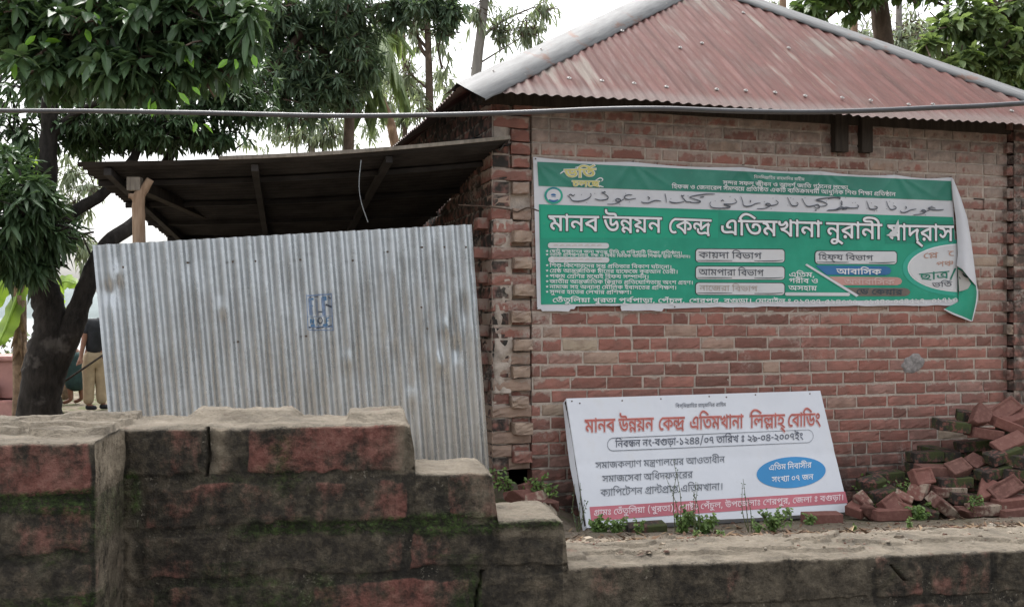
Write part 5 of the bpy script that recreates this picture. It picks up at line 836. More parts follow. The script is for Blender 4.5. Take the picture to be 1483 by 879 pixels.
# ------------------------------------------------------------------ the brick house
house = thing('brick_house', 'low red brick house with rusty red corrugated hip roof', 'house', fpt(2.2, -1.35, -1.7))
Z0B, CB = -0.0874, 0.0849
def wall_brick(acc, org, ax, nrm, u0, u1, z0, z1, proud=0.0, depth=0.11, rnd=None, smear=0.0, dark=0.0, worn=1.0, nx=None):
    """one laid brick with soft, chipped arrises"""
    nx = nx or max(3, int((u1 - u0) / 0.045) + 1); nz = 3
    r = random.random() if rnd is None else rnd
    e = 0.0045 * worn
    up = Vector((0, 0, 1))
    P = lambda u, z, d: org + ax * u + up * z + nrm * d
    j = lambda m: (random.random() - 0.5) * m * worn
    v = []; vv = []
    tilt = j(0.006); skew = j(0.005)
    for i in range(nx + 1):
        for k in range(nz + 1):
            fu, fz = i / nx, k / nz
            edge = (i in (0, nx)) + (k in (0, nz))
            uu = u0 + e + (u1 - u0 - 2 * e) * fu + j(0.0045)
            zz = z0 + e + (z1 - z0 - 2 * e) * fz + j(0.004) + skew * (fu - 0.5)
            v.append(P(uu, zz, proud + tilt * 0.5 * (fu - 0.5) + j(0.0022) - (0.004 * worn * (random.random() ** 2) * 2 if edge else 0)))
            vv.append(fz)
    g = lambda i, k: i * (nz + 1) + k
    f = [(g(i, k), g(i + 1, k), g(i + 1, k + 1), g(i, k + 1)) for i in range(nx) for k in range(nz)]
    rim = [g(i, 0) for i in range(nx + 1)] + [g(nx, k) for k in range(1, nz + 1)] + [g(i, nz) for i in range(nx - 1, -1, -1)] + [g(0, k) for k in range(nz - 1, 0, -1)]
    def ring(d, x):
        b = len(v)
        for q in rim:
            i, k = divmod(q, nz + 1)
            uu = u0 - x if i == 0 else (u1 + x if i == nx else u0 + (u1 - u0) * i / nx)
            zz = z0 - x if k == 0 else (z1 + x if k == nz else z0 + (z1 - z0) * k / nz)
            v.append(P(uu + j(0.003), zz + j(0.003) + skew * ((uu - u0) / (u1 - u0) - 0.5), d)); vv.append(k / nz)
        return b
    a = ring(proud - 0.006, 0.0); b = ring(proud - depth, 0.0)
    n = len(rim)
    for q in range(n):
        q2 = (q + 1) % n
        f.append((rim[q2], rim[q], a + q, a + q2))
        f.append((a + q2, a + q, b + q, b + q2))
    ed = [0.0] * len(v)
    for q in rim: ed[q] = 1.0
    for q in range((nx + 1) * (nz + 1), len(v)): ed[q] = 1.0
    acc.add(v, f, 0, rnd=r, vv=vv, smear=smear, dark=dark, edge=ed)
def lay(acc, org, ax, nrm, ua, ub, k0, k1, holes=(), smear=lambda u, z: 0, dark=lambda u, z: 0, seed=1, header=0.28, proud=0.0, mort=True, skip=None):
    R = random.Random(seed)
    for k in range(k0, k1):
        zb = Z0B + CB * k
        u = ua - R.choice([0, 0.06, 0.12, 0.18])
        while u < ub:
            L = 0.24 if R.random() > header else 0.115
            L += R.uniform(-0.012, 0.012)
            a, b = max(u, ua), min(u + L, ub)
            jz = 0.0125 + R.uniform(-0.002, 0.004)
            if b - a > 0.035 and not any(h[0] < (a + b) / 2 < h[1] and h[2] < zb + 0.04 < h[3] for h in holes):
                c = (a + b) / 2
                wob = 0.006 * math.sin(c * 2.1 + k) * 0.5
                wall_brick(acc, org, ax, nrm, a, b, zb + jz / 2 + wob, zb + CB - jz / 2 + wob, proud + R.uniform(-0.002, 0.003), 0.11, R.random(), smear(c, zb), dark(c, zb))
            u += L + 0.011 + R.uniform(-0.002, 0.005)
    if mort:
        nu = max(2, int((ub - ua) / 0.05))
        for k in range(k0, k1):
            for i in range(nu):
                a, b = ua + (ub - ua) * i / nu, ua + (ub - ua) * (i + 1) / nu
                zb = Z0B + CB * k
                c = (a + b) / 2
                if any(h[0] - 0.01 < c < h[1] + 0.01 and h[2] < zb + 0.04 < h[3] for h in holes): continue
                P = lambda u, z: org + ax * u + Vector((0, 0, z)) + nrm * (proud - 0.0085 + 0.003 * (vnoise(u * 30, z * 30, 3) - 0.5))
                acc.add([P(a, zb), P(b, zb), P(b, zb + CB), P(a, zb + CB)], [(0, 1, 2, 3)], 1, dark=dark(c, zb))
KB, KT = -16, 19
u_hole, z_hole = facu(1420, 288)
u_h2, z_h2 = facu(746, 700)
HOLES = [(u_hole - 0.06, u_hole + 0.06, z_hole - 0.06, z_hole + 0.03), (-1, u_h2 + 0.14, z_h2 - 0.075, z_h2 + 0.06)]
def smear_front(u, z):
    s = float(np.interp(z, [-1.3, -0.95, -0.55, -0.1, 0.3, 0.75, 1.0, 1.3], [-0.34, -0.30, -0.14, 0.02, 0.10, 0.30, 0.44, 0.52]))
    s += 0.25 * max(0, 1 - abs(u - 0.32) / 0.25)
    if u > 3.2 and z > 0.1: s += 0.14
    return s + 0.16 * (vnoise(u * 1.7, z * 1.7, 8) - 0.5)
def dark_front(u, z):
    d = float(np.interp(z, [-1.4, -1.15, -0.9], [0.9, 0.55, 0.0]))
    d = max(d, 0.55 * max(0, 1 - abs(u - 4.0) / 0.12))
    if z > 1.05: d = max(d, 0.35)  # upper courses darkened: the eave's shade put into the brick colour
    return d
a = Acc()
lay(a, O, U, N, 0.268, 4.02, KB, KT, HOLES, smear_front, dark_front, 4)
a.build('front_wall', None, house, mats=[M['brick'], M['mortar']])
# corner pillar, with the toothing left for a wall that was never built
a = Acc()
R = random.Random(9)
for k in range(KB, KT):
    zb = Z0B + CB * k
    py = HY - (zb + 0.04) / 6.7 * F
    if HOLES[1][2] < zb + 0.04 < HOLES[1][3]: continue
    sm = 0.34 if 330 < py < 560 else (0.02 if py > 600 else 0.12)
    parts = [(0.002, 0.262)] if k % 2 else [(0.002, 0.125), (0.137, 0.262)]
    if 190 < py < 234: parts = [(0.128, 0.262)]
    if 281 < py < 303: parts = [(0.002, 0.122)]
    for (u0, u1) in parts:
        u0 += R.uniform(-0.006, 0.008); u1 += R.uniform(-0.014, 0.006)
        pr = R.uniform(-0.012, 0.010)
        if 330 < py < 640 and u0 > 0.1: pr -= 0.03
        wall_brick(a, O, U, N, u0, u1, zb + 0.006, zb + CB - 0.006, pr, 0.24, 0.15 + 0.6 * R.random() if R.random() > 0.45 else 0.97, sm + R.uniform(-0.1, 0.16), 0.3 if py > 690 else 0.0, 1.5)
    for i in range(6):
        p = lambda u, z: O + U * u + Vector((0, 0, z)) - N * ((0.010 if u < 0.12 else 0.045) + 0.006 * vnoise(u * 40, z * 40, 2))
        a.add([p(i * 0.046, zb), p(i * 0.046 + 0.046, zb), p(i * 0.046 + 0.046, zb + CB), p(i * 0.046, zb + CB)], [(0, 1, 2, 3)], 1)
pil = a.build('corner_pillar', None, house, mats=[M['brick'], M['mortar']])
# a spill of cement down the middle of the pillar
a = Acc()
n_ = 15
for i in range(n_ + 1):
    for k in range(61):
        u = 0.012 + 0.125 * i / n_; z = 0.60 - 1.12 * k / 60
        lo = 0.0 + 0.035 * fbm(z * 9, 0, 3, 91)
        t = vnoise(u * 14, z * 7, 5) * 0.55 + 0.45 * vnoise(u * 40, z * 40, 6)
        off = -0.016 + 0.060 * max(0, float(t) - 0.40) - 0.012 * (i in (0, n_))
        a.v.append(fpt(u + float(lo), z, off + 0.006))
for i in range(n_):
    for k in range(60):
        q = i * 61 + k
        a.f.append((q, q + 1, q + 62, q + 61)); a.m.append(0)
a.build('cement_spill', M['mortar'], pil, True)
for py in (321, 343, 381, 420, 458, 499, 538, 581, 619, 660):
    a = Acc()
    if py == 321:
        continue
    u0 = 0.128 + R.uniform(-0.012, 0.012); z = fac(752, py).z
    wall_brick(a, O, U, N, u0, u0 + 0.118 + R.uniform(-0.01, 0.02), z - 0.037, z + 0.035, 0.066 + R.uniform(-0.016, 0.022), 0.16, 0.98 if R.random() > 0.35 else 0.5, 0.05 + R.uniform(-0.1, 0.15), 0.1, 1.9)
    a.build('toothing_brick', M['brick'], pil)
for py in (321, 364, 401, 440, 479, 520, 560):
    a = Acc()
    z = fac(700, py).z
    wall_brick(a, O + B * 0.16, -B, -U, -0.06, 0.06, z - 0.036, z + 0.034, 0.085 + R.uniform(-0.02, 0.02), 0.14, R.random() * 0.8, 0.15, 0.1, 1.7)
    a.build('toothing_brick', M['brick'], pil)
# iron bar left in the pillar
a = Acc()
tube(a, spline([fac(664, 297, 0.02), fac(700, 299, 0.025), fac(735, 303, 0.02), fac(748, 307, 0.01), fac(756, 304, 0.02), fac(766, 301, 0.02), fac(781, 306, 0.012)], 4), 0.005, 6)
a.build('iron_bar', M['iron'], pil)
# side, back and far walls, right-hand pillar
a = Acc()
lay(a, O + B * 0.125, -B, -U, -3.3, 0.12, KB, KT, (), lambda u, z: 0.0, lambda u, z: 1.0, 6, 0.2)  # blackened all over: the side wall's shade is in its colour
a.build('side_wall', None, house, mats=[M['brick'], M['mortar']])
a = Acc()
box(a, fpt(2.2, 0.05, -3.42), U * 2.19, B * 0.055, Vector((0, 0, 1.45)))
a.build('back_wall', M['mortar'], house)
a = Acc()
box(a, fpt(4.36, 0.05, -1.77), U * 0.055, B * 1.58, Vector((0, 0, 1.45)))
a.build('side_wall', M['mortar'], house)
a = Acc()
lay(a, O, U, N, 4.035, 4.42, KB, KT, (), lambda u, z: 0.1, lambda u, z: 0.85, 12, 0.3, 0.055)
for k in range(KB, KT):
    zb = Z0B + CB * k
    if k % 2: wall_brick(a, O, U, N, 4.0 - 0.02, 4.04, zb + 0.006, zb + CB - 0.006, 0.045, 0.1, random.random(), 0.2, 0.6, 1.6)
a.build('end_pillar', None, house, mats=[M['brick'], M['mortar']])
# dark timber along the wall head: boards at left, painted-in eave shade beyond
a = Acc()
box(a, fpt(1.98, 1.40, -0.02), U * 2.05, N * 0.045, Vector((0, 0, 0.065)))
a.build('eave_shade_plate', M['timber'], house)
# timber brackets under the eave
for px0, px1, y1 in ((1207, 1226, 220), (1246, 1261, 221)):
    a = Acc()
    u0, zl_ = facu(px0, y1, 0.03); u1, _ = facu(px1, y1, 0.03)
    box(a, fpt((u0 + u1) / 2, (zl_ + 1.45) / 2, 0.02), U * ((u1 - u0) / 2), N * 0.035, Vector((0, 0, (1.45 - zl_) / 2)))
    a.build('eave_bracket', M['timber'], house)

# ---- hip roof
VE = -0.30
EZ = 1.362
UL, UR, UA, VA, AZ = -0.27, 4.74, 2.235, 1.715, 2.866
VBK = 2 * VA - VE
def rp(u, v, z):
    return O + U * u + B * v + Vector((0, 0, z))
APEX = rp(UA, VA, AZ)
CORN = [rp(UL, VE, EZ), rp(UR, VE, EZ), rp(UR, VBK, EZ), rp(UL, VBK, EZ)]
acc_roof = Acc()
def slope(E0, E1, dens=8):
    L = (E1 - E0).length; e = (E1 - E0) / L
    tA = (APEX - E0).dot(e)
    up = APEX - (E0 + e * tA); H = up.length
    nrm = e.cross(up).normalized()
    if nrm.z < 0: nrm = -nrm
    pitch = 0.0745
    nc = int(L / pitch * dens); nr = 14
    v = []; su = []; sv = []
    for i in range(nc + 1):
        t = L * i / nc
        fm = min(t / tA, (L - t) / (L - tA))
        fm = max(fm, 0.002)
        over = -0.035 - 0.012 * vnoise(t * 1.3, 0, 4)
        ph = math.cos(2 * math.pi * t / pitch)
        lap = 0.004 * (int(t / 0.68) % 2)
        for r in range(nr + 1):
            q = over / H + (fm - over / H) * r / nr
            p = E0 + e * t + up * q
            sag = 0.010 * math.sin(t * 1.7) * (1 - r / nr)
            v.append(p + nrm * (0.0066 * ph + lap + sag * 0.6 + 0.006 * float(fbm(t * 2, q * 3, 2, 8))))
            su.append(t + 7 * len(su) * 0); sv.append(q * H)
    f = [(i * (nr + 1) + r, (i + 1) * (nr + 1) + r, (i + 1) * (nr + 1) + r + 1, i * (nr + 1) + r + 1) for i in range(nc) for r in range(nr)]
    acc_roof.add(v, f, 0, su=su, sv=sv)
    return e, up, nrm, H
front = slope(CORN[0], CORN[1], 10)
slope(CORN[1], CORN[2]); slope(CORN[2], CORN[3]); slope(CORN[3], CORN[0])
roof = acc_roof.build('roof', M['roof'], house, True)
def hip_cap(C, eF, wF, eS, wS):
    a = Acc()
    h = (APEX - C); L = h.length; h = h / L
    def wing(edge):                                       # direction in the slope, square to the hip, away from it
        n = h.cross(edge).normalized(); d = n.cross(h).normalized()
        return d if d.dot(edge) > 0 else -d, (n if n.z > 0 else -n)
    dF, nF = wing(eF); dS, nS = wing(eS)
    m = 40; v = []; su = []; sv = []
    for i in range(m + 1):
        p = C - h * 0.05 + h * (L + 0.05) * i / m
        w = 0.5 + 0.5 * min(1, i / 3) if True else 1
        fade = min(1.0, (m - i) / 6 + 0.25)
        k = 1 + 0.06 * float(fbm(i * 0.5, 0, 2, 3))
        row = [p + dS * wS * k * fade + nS * 0.017, p + dS * wS * 0.5 * fade + nS * 0.022, p + (nF + nS) * 0.022, p + dF * wF * 0.5 * k * fade + nF * 0.024, p + dF * wF * k * fade + nF * (0.016 + 0.005 * math.sin(i * 2.3)), p + dF * (wF * k * fade + 0.002) + nF * (0.004 + 0.005 * math.sin(i * 2.3))]
        v += row; su += [0, 0.1, 0.2, 0.3, 0.4, 0.41]; sv += [L * i / m] * 6
    f = [(i * 6 + q, (i + 1) * 6 + q, (i + 1) * 6 + q + 1, i * 6 + q + 1) for i in range(m) for q in range(5)]
    a.add(v, f, 0, su=su, sv=sv)
    return a.build('hip_cap', M['cap'], roof, True)
hip_cap(CORN[0], U, 0.195, B, 0.13)
hip_cap(CORN[1], -U, 0.125, B, 0.125)
hip_cap(CORN[2], -U, 0.13, -B, 0.13)
hip_cap(CORN[3], U, 0.13, -B, 0.13)
# roofing screws: washers on the crests
def screw_mesh():
    me = bpy.data.meshes.new('roof_screw')
    v = [(0, 0, 0.012)]; f = []
    for z, r in ((0.010, 0.005), (0.006, 0.006), (0.005, 0.014), (0.0, 0.016)):
        v += [(r * math.cos(t * math.pi / 5), r * math.sin(t * math.pi / 5), z) for t in range(10)]
    f += [(0, 1 + k, 1 + (k + 1) % 10) for k in range(10)]
    for q in range(3):
        f += [(1 + q * 10 + k, 1 + (q + 1) * 10 + k, 1 + (q + 1) * 10 + (k + 1) % 10, 1 + q * 10 + (k + 1) % 10) for k in range(10)]
    me.from_pydata(v, [], f); me.materials.append(M['zinc'])
    return me
SCREW = screw_mesh()
e_, up_, nr_, H_ = front
q_ = nr_.to_track_quat('Z', 'Y').to_euler()
for px, py in ((767, 113), (817, 116), (869, 120), (920, 124), (969, 129), (1032, 132), (1079, 134), (1124, 137), (1171, 142), (1213, 144), (1256, 148), (1313, 154), (1353, 154), (1420, 158), (1461, 163),
               (870, 53), (962, 9), (1014, 65), (988, 72), (1075, 21), (1140, 72), (905, 48), (782, 78), (713, 110)):
    d = Vector(((px - CX) / F, 1, (HY - py) / F))
    p = d * (CORN[0].dot(nr_) / d.dot(nr_))
    t = (p - CORN[0]).dot(e_)
    on_cap = px in (782, 713)
    if not on_cap:
        p = p + e_ * (round(t / 0.0745) * 0.0745 - t)
    o = bpy.data.objects.new('roof_screw', SCREW)
    link(o, roof)
    o.location = p + nr_ * (0.028 if on_cap else 0.0125) - house.location
    o.rotation_euler = q_

# ------------------------------------------------------------------ lean-to shed
FL, FR = at(114, 237, 5.79), at(738, 203, 6.5)
BL_, BR_ = Vector((-2.72, 8.25, 0.585)), Vector((-0.86, 8.95, 0.66))
shed = thing('lean_to_shed', 'dark lean-to shed with a low shade-coloured sheet roof beside the house', 'shed', (-1.6, 7.0, -1.35))
def shed_pt(a, b, off=0.0):
    p = FL * (1 - a) * (1 - b) + FR * a * (1 - b) + BL_ * (1 - a) * b + BR_ * a * b
    return p + Vector((0, 0, off - 0.035 * math.sin(math.pi * a) * (1 - b)))
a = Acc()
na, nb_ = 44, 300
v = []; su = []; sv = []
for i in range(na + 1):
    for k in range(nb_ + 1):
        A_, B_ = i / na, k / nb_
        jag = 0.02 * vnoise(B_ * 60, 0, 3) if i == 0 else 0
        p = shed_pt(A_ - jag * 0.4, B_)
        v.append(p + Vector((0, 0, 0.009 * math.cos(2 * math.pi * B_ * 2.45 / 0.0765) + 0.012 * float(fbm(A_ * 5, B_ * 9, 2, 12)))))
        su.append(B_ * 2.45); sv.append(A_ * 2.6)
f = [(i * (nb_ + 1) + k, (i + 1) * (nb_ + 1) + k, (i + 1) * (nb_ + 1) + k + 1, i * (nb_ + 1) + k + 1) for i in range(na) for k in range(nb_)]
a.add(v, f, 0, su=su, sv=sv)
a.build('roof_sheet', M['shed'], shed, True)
def bar(name, pts, w, h, mat, parent):
    a = Acc()
    for p, q in zip(pts[:-1], pts[1:]):
        p, q = Vector(p), Vector(q)
        ax = (q - p); L = ax.length; ax /= L
        s_ = ax.cross(Vector((0, 0, 1)))
        s_ = s_.normalized() if s_.length > 1e-3 else Vector((1, 0, 0))
        u_ = s_.cross(ax)
        box(a, (p + q) / 2, ax * (L / 2), s_ * (w / 2), u_ * (h / 2))
    return a.build(name, mat, parent)
# front edge board, rafters running to the back, purlins along the sheet
bar('edge_board', [shed_pt(i / 10, -0.003, 0.013) for i in range(11)][3:], 0.02, 0.022, M['timber_pale'], shed)
for A_ in (0.055, 0.38, 0.70):
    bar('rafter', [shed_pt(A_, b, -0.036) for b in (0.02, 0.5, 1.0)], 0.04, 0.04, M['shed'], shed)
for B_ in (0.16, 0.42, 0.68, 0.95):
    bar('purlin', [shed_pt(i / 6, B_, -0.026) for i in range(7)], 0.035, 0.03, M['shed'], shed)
# squared beam whose end shows above the forked post
e0 = at(193, 266, 5.95); 
bm_ = bar('beam', [e0 + Vector((0, 0.06, 0)), e0 + Vector((-0.10, 1.9, -0.03))], 0.06, 0.06, M['timber'], shed)
bar('beam_end', [e0, e0 + Vector((-0.003, 0.06, 0))], 0.075, 0.075, M['timber_pale'], shed)
a = Acc()
fork = at(201, 290, 5.98)
base = Vector((fork.x - 0.02, 6.0, gz(fork.x, 6.0) - 0.02))
tube(a, [p[:3] for p in spline([tuple(base), tuple(at(203, 480, 6.0)), tuple(at(202, 350, 5.99)), tuple(fork), tuple(at(209, 275, 5.98)), tuple(at(218, 260, 5.98))], 4)],
     [float(x[0]) for x in spline([(0.040,), (0.039,), (0.036,), (0.036,), (0.026,), (0.022,)], 4)], 9, wob=0.12)
tube(a, [p for p in spline([at(201, 302, 5.98), at(198, 292, 5.97), at(193, 285, 5.96), at(186, 284, 5.95)], 4)], [float(x[0]) for x in spline([(0.030,), (0.024,), (0.019,), (0.014,)], 4)], 8, wob=0.12)
a.build('forked_post', M['post'], shed, True)
post2 = Vector((-0.32, 6.45, 0))
bar('post', [(-0.42, 7.9, gz(-0.42, 7.9)), (-0.42, 7.9, 0.70)], 0.07, 0.07, M['timber'], shed)
bar('post', [(-2.55, 8.1, gz(-2.55, 8.1)), (-2.55, 8.1, 0.56)], 0.07, 0.07, M['timber'], shed)
# unseen boarding added across the shed's back to keep it dark inside, and a loose wire hanging from the roof
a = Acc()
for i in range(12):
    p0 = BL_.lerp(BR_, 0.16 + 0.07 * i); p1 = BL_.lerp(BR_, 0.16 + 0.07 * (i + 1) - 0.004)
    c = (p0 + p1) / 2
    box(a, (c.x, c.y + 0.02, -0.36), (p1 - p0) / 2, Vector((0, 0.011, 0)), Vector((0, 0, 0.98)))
a.build('added_back_boarding', M['timber'], shed)
a = Acc()
tube(a, spline([at(523, 232, 6.15), at(520, 265, 6.15), at(523, 292, 6.15), at(533, 322, 6.15)], 5), 0.0035, 6)
a.build('hanging_wire', M['galv_dark'], shed)
# torn scraps where the shed roof meets the house
for (x0, y0, x1, y1, Y, c) in ((655, 207, 725, 195, 6.75, 'cap'), (690, 208, 735, 213, 6.5, 'shed'), (712, 222, 728, 214, 6.5, 'zinc')):
    a = Acc()
    p0, p1 = at(x0, y0, Y + 0.35), at(x1, y1, Y)
    w = Vector((0.03, 0.20, 0.05))
    if c == 'zinc': w = Vector((0.03, 0.02, 0.05))
    vv = []
    for i in range(9):
        p = p0.lerp(p1, i / 8)
        vv += [p + Vector((0, 0, 0.01 * math.sin(i * 1.9))), p + w + Vector((0, 0, 0.012 * math.cos(i * 2.3)))]
    a.add(vv, [(2 * i, 2 * i + 2, 2 * i + 3, 2 * i + 1) for i in range(8)])
    a.add([q + Vector((0, 0, -0.004)) for q in vv], [(2 * i, 2 * i + 1, 2 * i + 3, 2 * i + 2) for i in range(8)])
    a.build('roof_flashing', M[c], shed)

# ------------------------------------------------------------------ corrugated sheet fence
TL, TR = at(134, 355, 5.75), at(683, 325, 6.44)
BLF, BRF = at(175, 790, 5.72), at(716, 775, 6.42)
fence = thing('corrugated_fence', 'leaning fence panel of shiny galvanised corrugated sheets beside the house', 'fence', (-1.2, 6.1, -1.4))
FN = (TR - TL).cross(BLF - TL).normalized()
if FN.y > 0: FN = -FN
FW = (TR - TL).length
FPITCH = 0.0765
FSEAM = (0.0, 0.385, 0.715, 1.0)
def fence_pt(A_, B_, lift=0.0, sheet=None):
    p = TL * (1 - A_) * (1 - B_) + TR * A_ * (1 - B_) + BLF * (1 - A_) * B_ + BRF * A_ * B_
    if sheet is None:
        sheet = 0 if A_ < FSEAM[1] else (1 if A_ < FSEAM[2] else 2)
    ph = 0.0
    d = 0.0135 * math.cos(2 * math.pi * A_ * FW / FPITCH + ph) + (0.0018, 0.0, 0.0018)[sheet]
    d += 0.022 * float(fbm(A_ * 3.1, B_ * 2.0, 3, 14)) + 0.0025 * float(fbm(A_ * 26, B_ * 9, 2, 15))
    if sheet == 2:
        d += 0.010 * float(fbm(A_ * 60, B_ * 14, 3, 17)) * max(0, 1 - abs(B_ - 0.28) * 2.2)
    return p + FN * (d + lift)
DENT = [(0.055, 0.10, 0.02, 0.012), (0.30, 0.23, 0.02, 0.010), (0.62, 0.42, 0.016, 0.014), (0.88, 0.44, 0.02, 0.02), (0.93, 0.40, 0.02, -0.018), (0.90, 0.33, 0.015, 0.016), (0.79, 0.55, 0.014, 0.014), (0.44, 0.66, 0.02, 0.010), (0.13, 0.63, 0.03, -0.012), (0.03, 0.16, 0.025, -0.02)]
for sh in range(3):
    a0 = FSEAM[sh] - (0.018 if sh else 0); a1 = FSEAM[sh + 1] + (0.018 if sh == 0 else 0)
    n = int((a1 - a0) * FW / FPITCH * 10); m = 46
    v = []
    for i in range(n + 1):
        for k in range(m + 1):
            A_ = a0 + (a1 - a0) * i / n; B_ = k / m
            dd = sum(h * math.exp(-((A_ - x) / (r * 0.45)) ** 2 - ((B_ - y) / r) ** 2) for x, y, r, h in DENT)
            v.append(fence_pt(A_, B_, dd, sh))
    f = [(i * (m + 1) + k, i * (m + 1) + k + 1, (i + 1) * (m + 1) + k + 1, (i + 1) * (m + 1) + k) for i in range(n) for k in range(m)]
    mesh_obj('corrugated_sheet', v, f, M['galv'], fence, None, True)
a = Acc()
for B_ in (0.10, 0.62):                                  # rails behind, and nail heads in front
    box(a, (fence_pt(0.02, B_) + fence_pt(0.98, B_)) / 2 - FN * 0.055, (fence_pt(0.98, B_) - fence_pt(0.02, B_)) / 2, FN * 0.02, Vector((0, 0, 0.03)))
a.build('rail', M['timber_pale'], fence)
for px, py in ((174, 388), (260, 381), (322, 380), (354, 379), (418, 377), (495, 378), (548, 365), (602, 358), (636, 358), (670, 358), (330, 496), (427, 487), (600, 444), (611, 474)):
    A_ = (px - 134 - (py - 355) * 0.09) / 549; B_ = (py - 355 + A_ * 30) / 440
    a = Acc(); p = fence_pt(A_, B_, 0.002)
    box(a, p, Vector((0.005, 0, 0)), FN * 0.004, Vector((0, 0, 0.005)))
    a.build('nail', M['iron'], fence)
# printed maker's mark
M['ink_blue'] = plain('blue_ink', (0.10, 0.22, 0.39), 0.5, 0.2, 0.3, 60)
M['ink_pale'] = plain('pale_blue_ink', (0.22, 0.29, 0.42), 0.5, 0.3, 0.3, 40)
M['ink_dark'] = plain('dark_ink', (0.07, 0.085, 0.11), 0.5, 0.2, 0.3, 60)
def fence_stroke(acc, p, q, w, lift=0.0016):
    """a line of print from pixel p to q that follows the corrugations"""
    n = max(2, int(math.hypot(q[0] - p[0], q[1] - p[1]) / 0.8))
    dx, dy = q[0] - p[0], q[1] - p[1]; L = math.hypot(dx, dy); ox, oy = -dy / L * w / 2, dx / L * w / 2
    m = max(1, int(w / 0.9)); v = []
    for i in range(n + 1):
        for k in range(m + 1):
            t = 2 * k / m - 1
            x = p[0] + dx * i / n + ox * t; y = p[1] + dy * i / n + oy * t
            A_ = (x - 134 - (y - 355) * 0.088) / 548; B_ = (y - 355 + A_ * 30) / 440
            A_ = (x - 134 - B_ * 41 + 0) / (549 - B_ * 8)
            v.append(fence_pt(A_, B_, lift, 1))
    acc.add(v, [(i * (m + 1) + k, i * (m + 1) + k + 1, (i + 1) * (m + 1) + k + 1, (i + 1) * (m + 1) + k) for i in range(n) for k in range(m)])
def marks(name, mat, strokes, lift=0.0016):
    a = Acc()
    for s_ in strokes: fence_stroke(a, *s_, lift)
    return a.build(name, mat, fence, True)
marks('print_frame', M['ink_pale'], [((428, 427), (430, 478), 1.2), ((464, 425), (467, 479), 1.2), ((428, 429), (465, 426), 2.2), ((430, 459), (466, 458), 1.0), ((431, 474), (467, 473), 2.0), ((431, 478), (467, 478), 1.4),
      ((433, 432), (435, 457), 5.5), ((452, 431), (454, 457), 5.5)])
marks('print_band', M['ink_blue'], [((451, 433), (458, 432), 6), ((432, 434), (439, 433), 3), ((434, 472), (441, 471), 3), ((452, 471), (460, 470), 3), ((433, 443), (438, 443), 2)])
marks('print_rule', M['ink_dark'], [((457, 441), (465, 445), 2.6), ((431, 474), (434, 475), 2.4), ((443, 475), (453, 474), 1.6), ((445, 452), (451, 452), 2.2), ((460, 430), (464, 433), 1.6), ((440, 430), (445, 430), 1.4), ((460, 472), (465, 471), 1.6)], 0.0022)
marks('print_letter', M['ink_blue'], [((434, 469), (434, 462), 1.7), ((434, 462), (439, 469), 1.7), ((439, 469), (439, 462), 1.7)], 0.0024)
marks('print_letter', M['ink_dark'], [((446, 461), (445, 465), 1.5), ((445, 465), (447, 469), 1.5), ((447, 469), (450, 468), 1.5), ((450, 468), (451, 464), 1.5), ((451, 464), (449, 460), 1.5), ((449, 460), (446, 461), 1.5)], 0.0024)
marks('print_letter', M['ink_blue'], [((458, 469), (458, 461), 1.7), ((458, 461), (462, 460), 1.6), ((458, 465), (461, 464), 1.5)], 0.0024)

# grey cement splash dried on the brick front
a = Acc(); vv = []
cu, cz = facu(1322, 527)
for i in range(37):
    t = 2 * math.pi * i / 36; r = 0.085 * (0.75 + 0.7 * float(vnoise(math.cos(t) * 2 + 5, math.sin(t) * 2 + 5, 3)))
    for k in range(7):
        q = k / 6
        vv.append(fpt(cu + r * q * math.cos(t), cz + r * 0.85 * q * math.sin(t), 0.002 + 0.006 * (1 - q * q) + 0.006 * float(fbm(i * 0.6, k * 0.9, 3, 4)) - 0.012 * (k == 6)))
a.add(vv, [(i * 7 + k, i * 7 + k + 1, (i + 1) * 7 + k + 1, (i + 1) * 7 + k) for i in range(36) for k in range(6)])
a.build('cement_splash', plain('pale_cement', (0.27, 0.25, 0.24), 0.95, 0, 0.35, 30, 0.6), house, True)

# ------------------------------------------------------------------ overhead cable
a = Acc()
cp = [(-900, 168, 5.6), (-300, 158, 4.9), (0, 160.5, 4.5), (150, 161.5, 4.4), (300, 164, 4.3), (480, 168, 4.2), (620, 167, 4.15), (750, 163.5, 4.1), (870, 158.5, 4.05), (960, 157.5, 4.0), (1060, 161, 4.0), (1170, 162.5, 4.0), (1260, 160.5, 4.0), (1350, 156.5, 4.0), (1483, 150, 4.0), (1900, 120, 4.2), (2600, 60, 4.8)]
cps = spline([at(*c) for c in cp], 10)
tube(a, cps, 0.0098, 12)
cab = tag(a.build('overhead_cable', M['cable'], None, True), 'thick dark cable strung right across the view in front of roof and trees', 'cable')

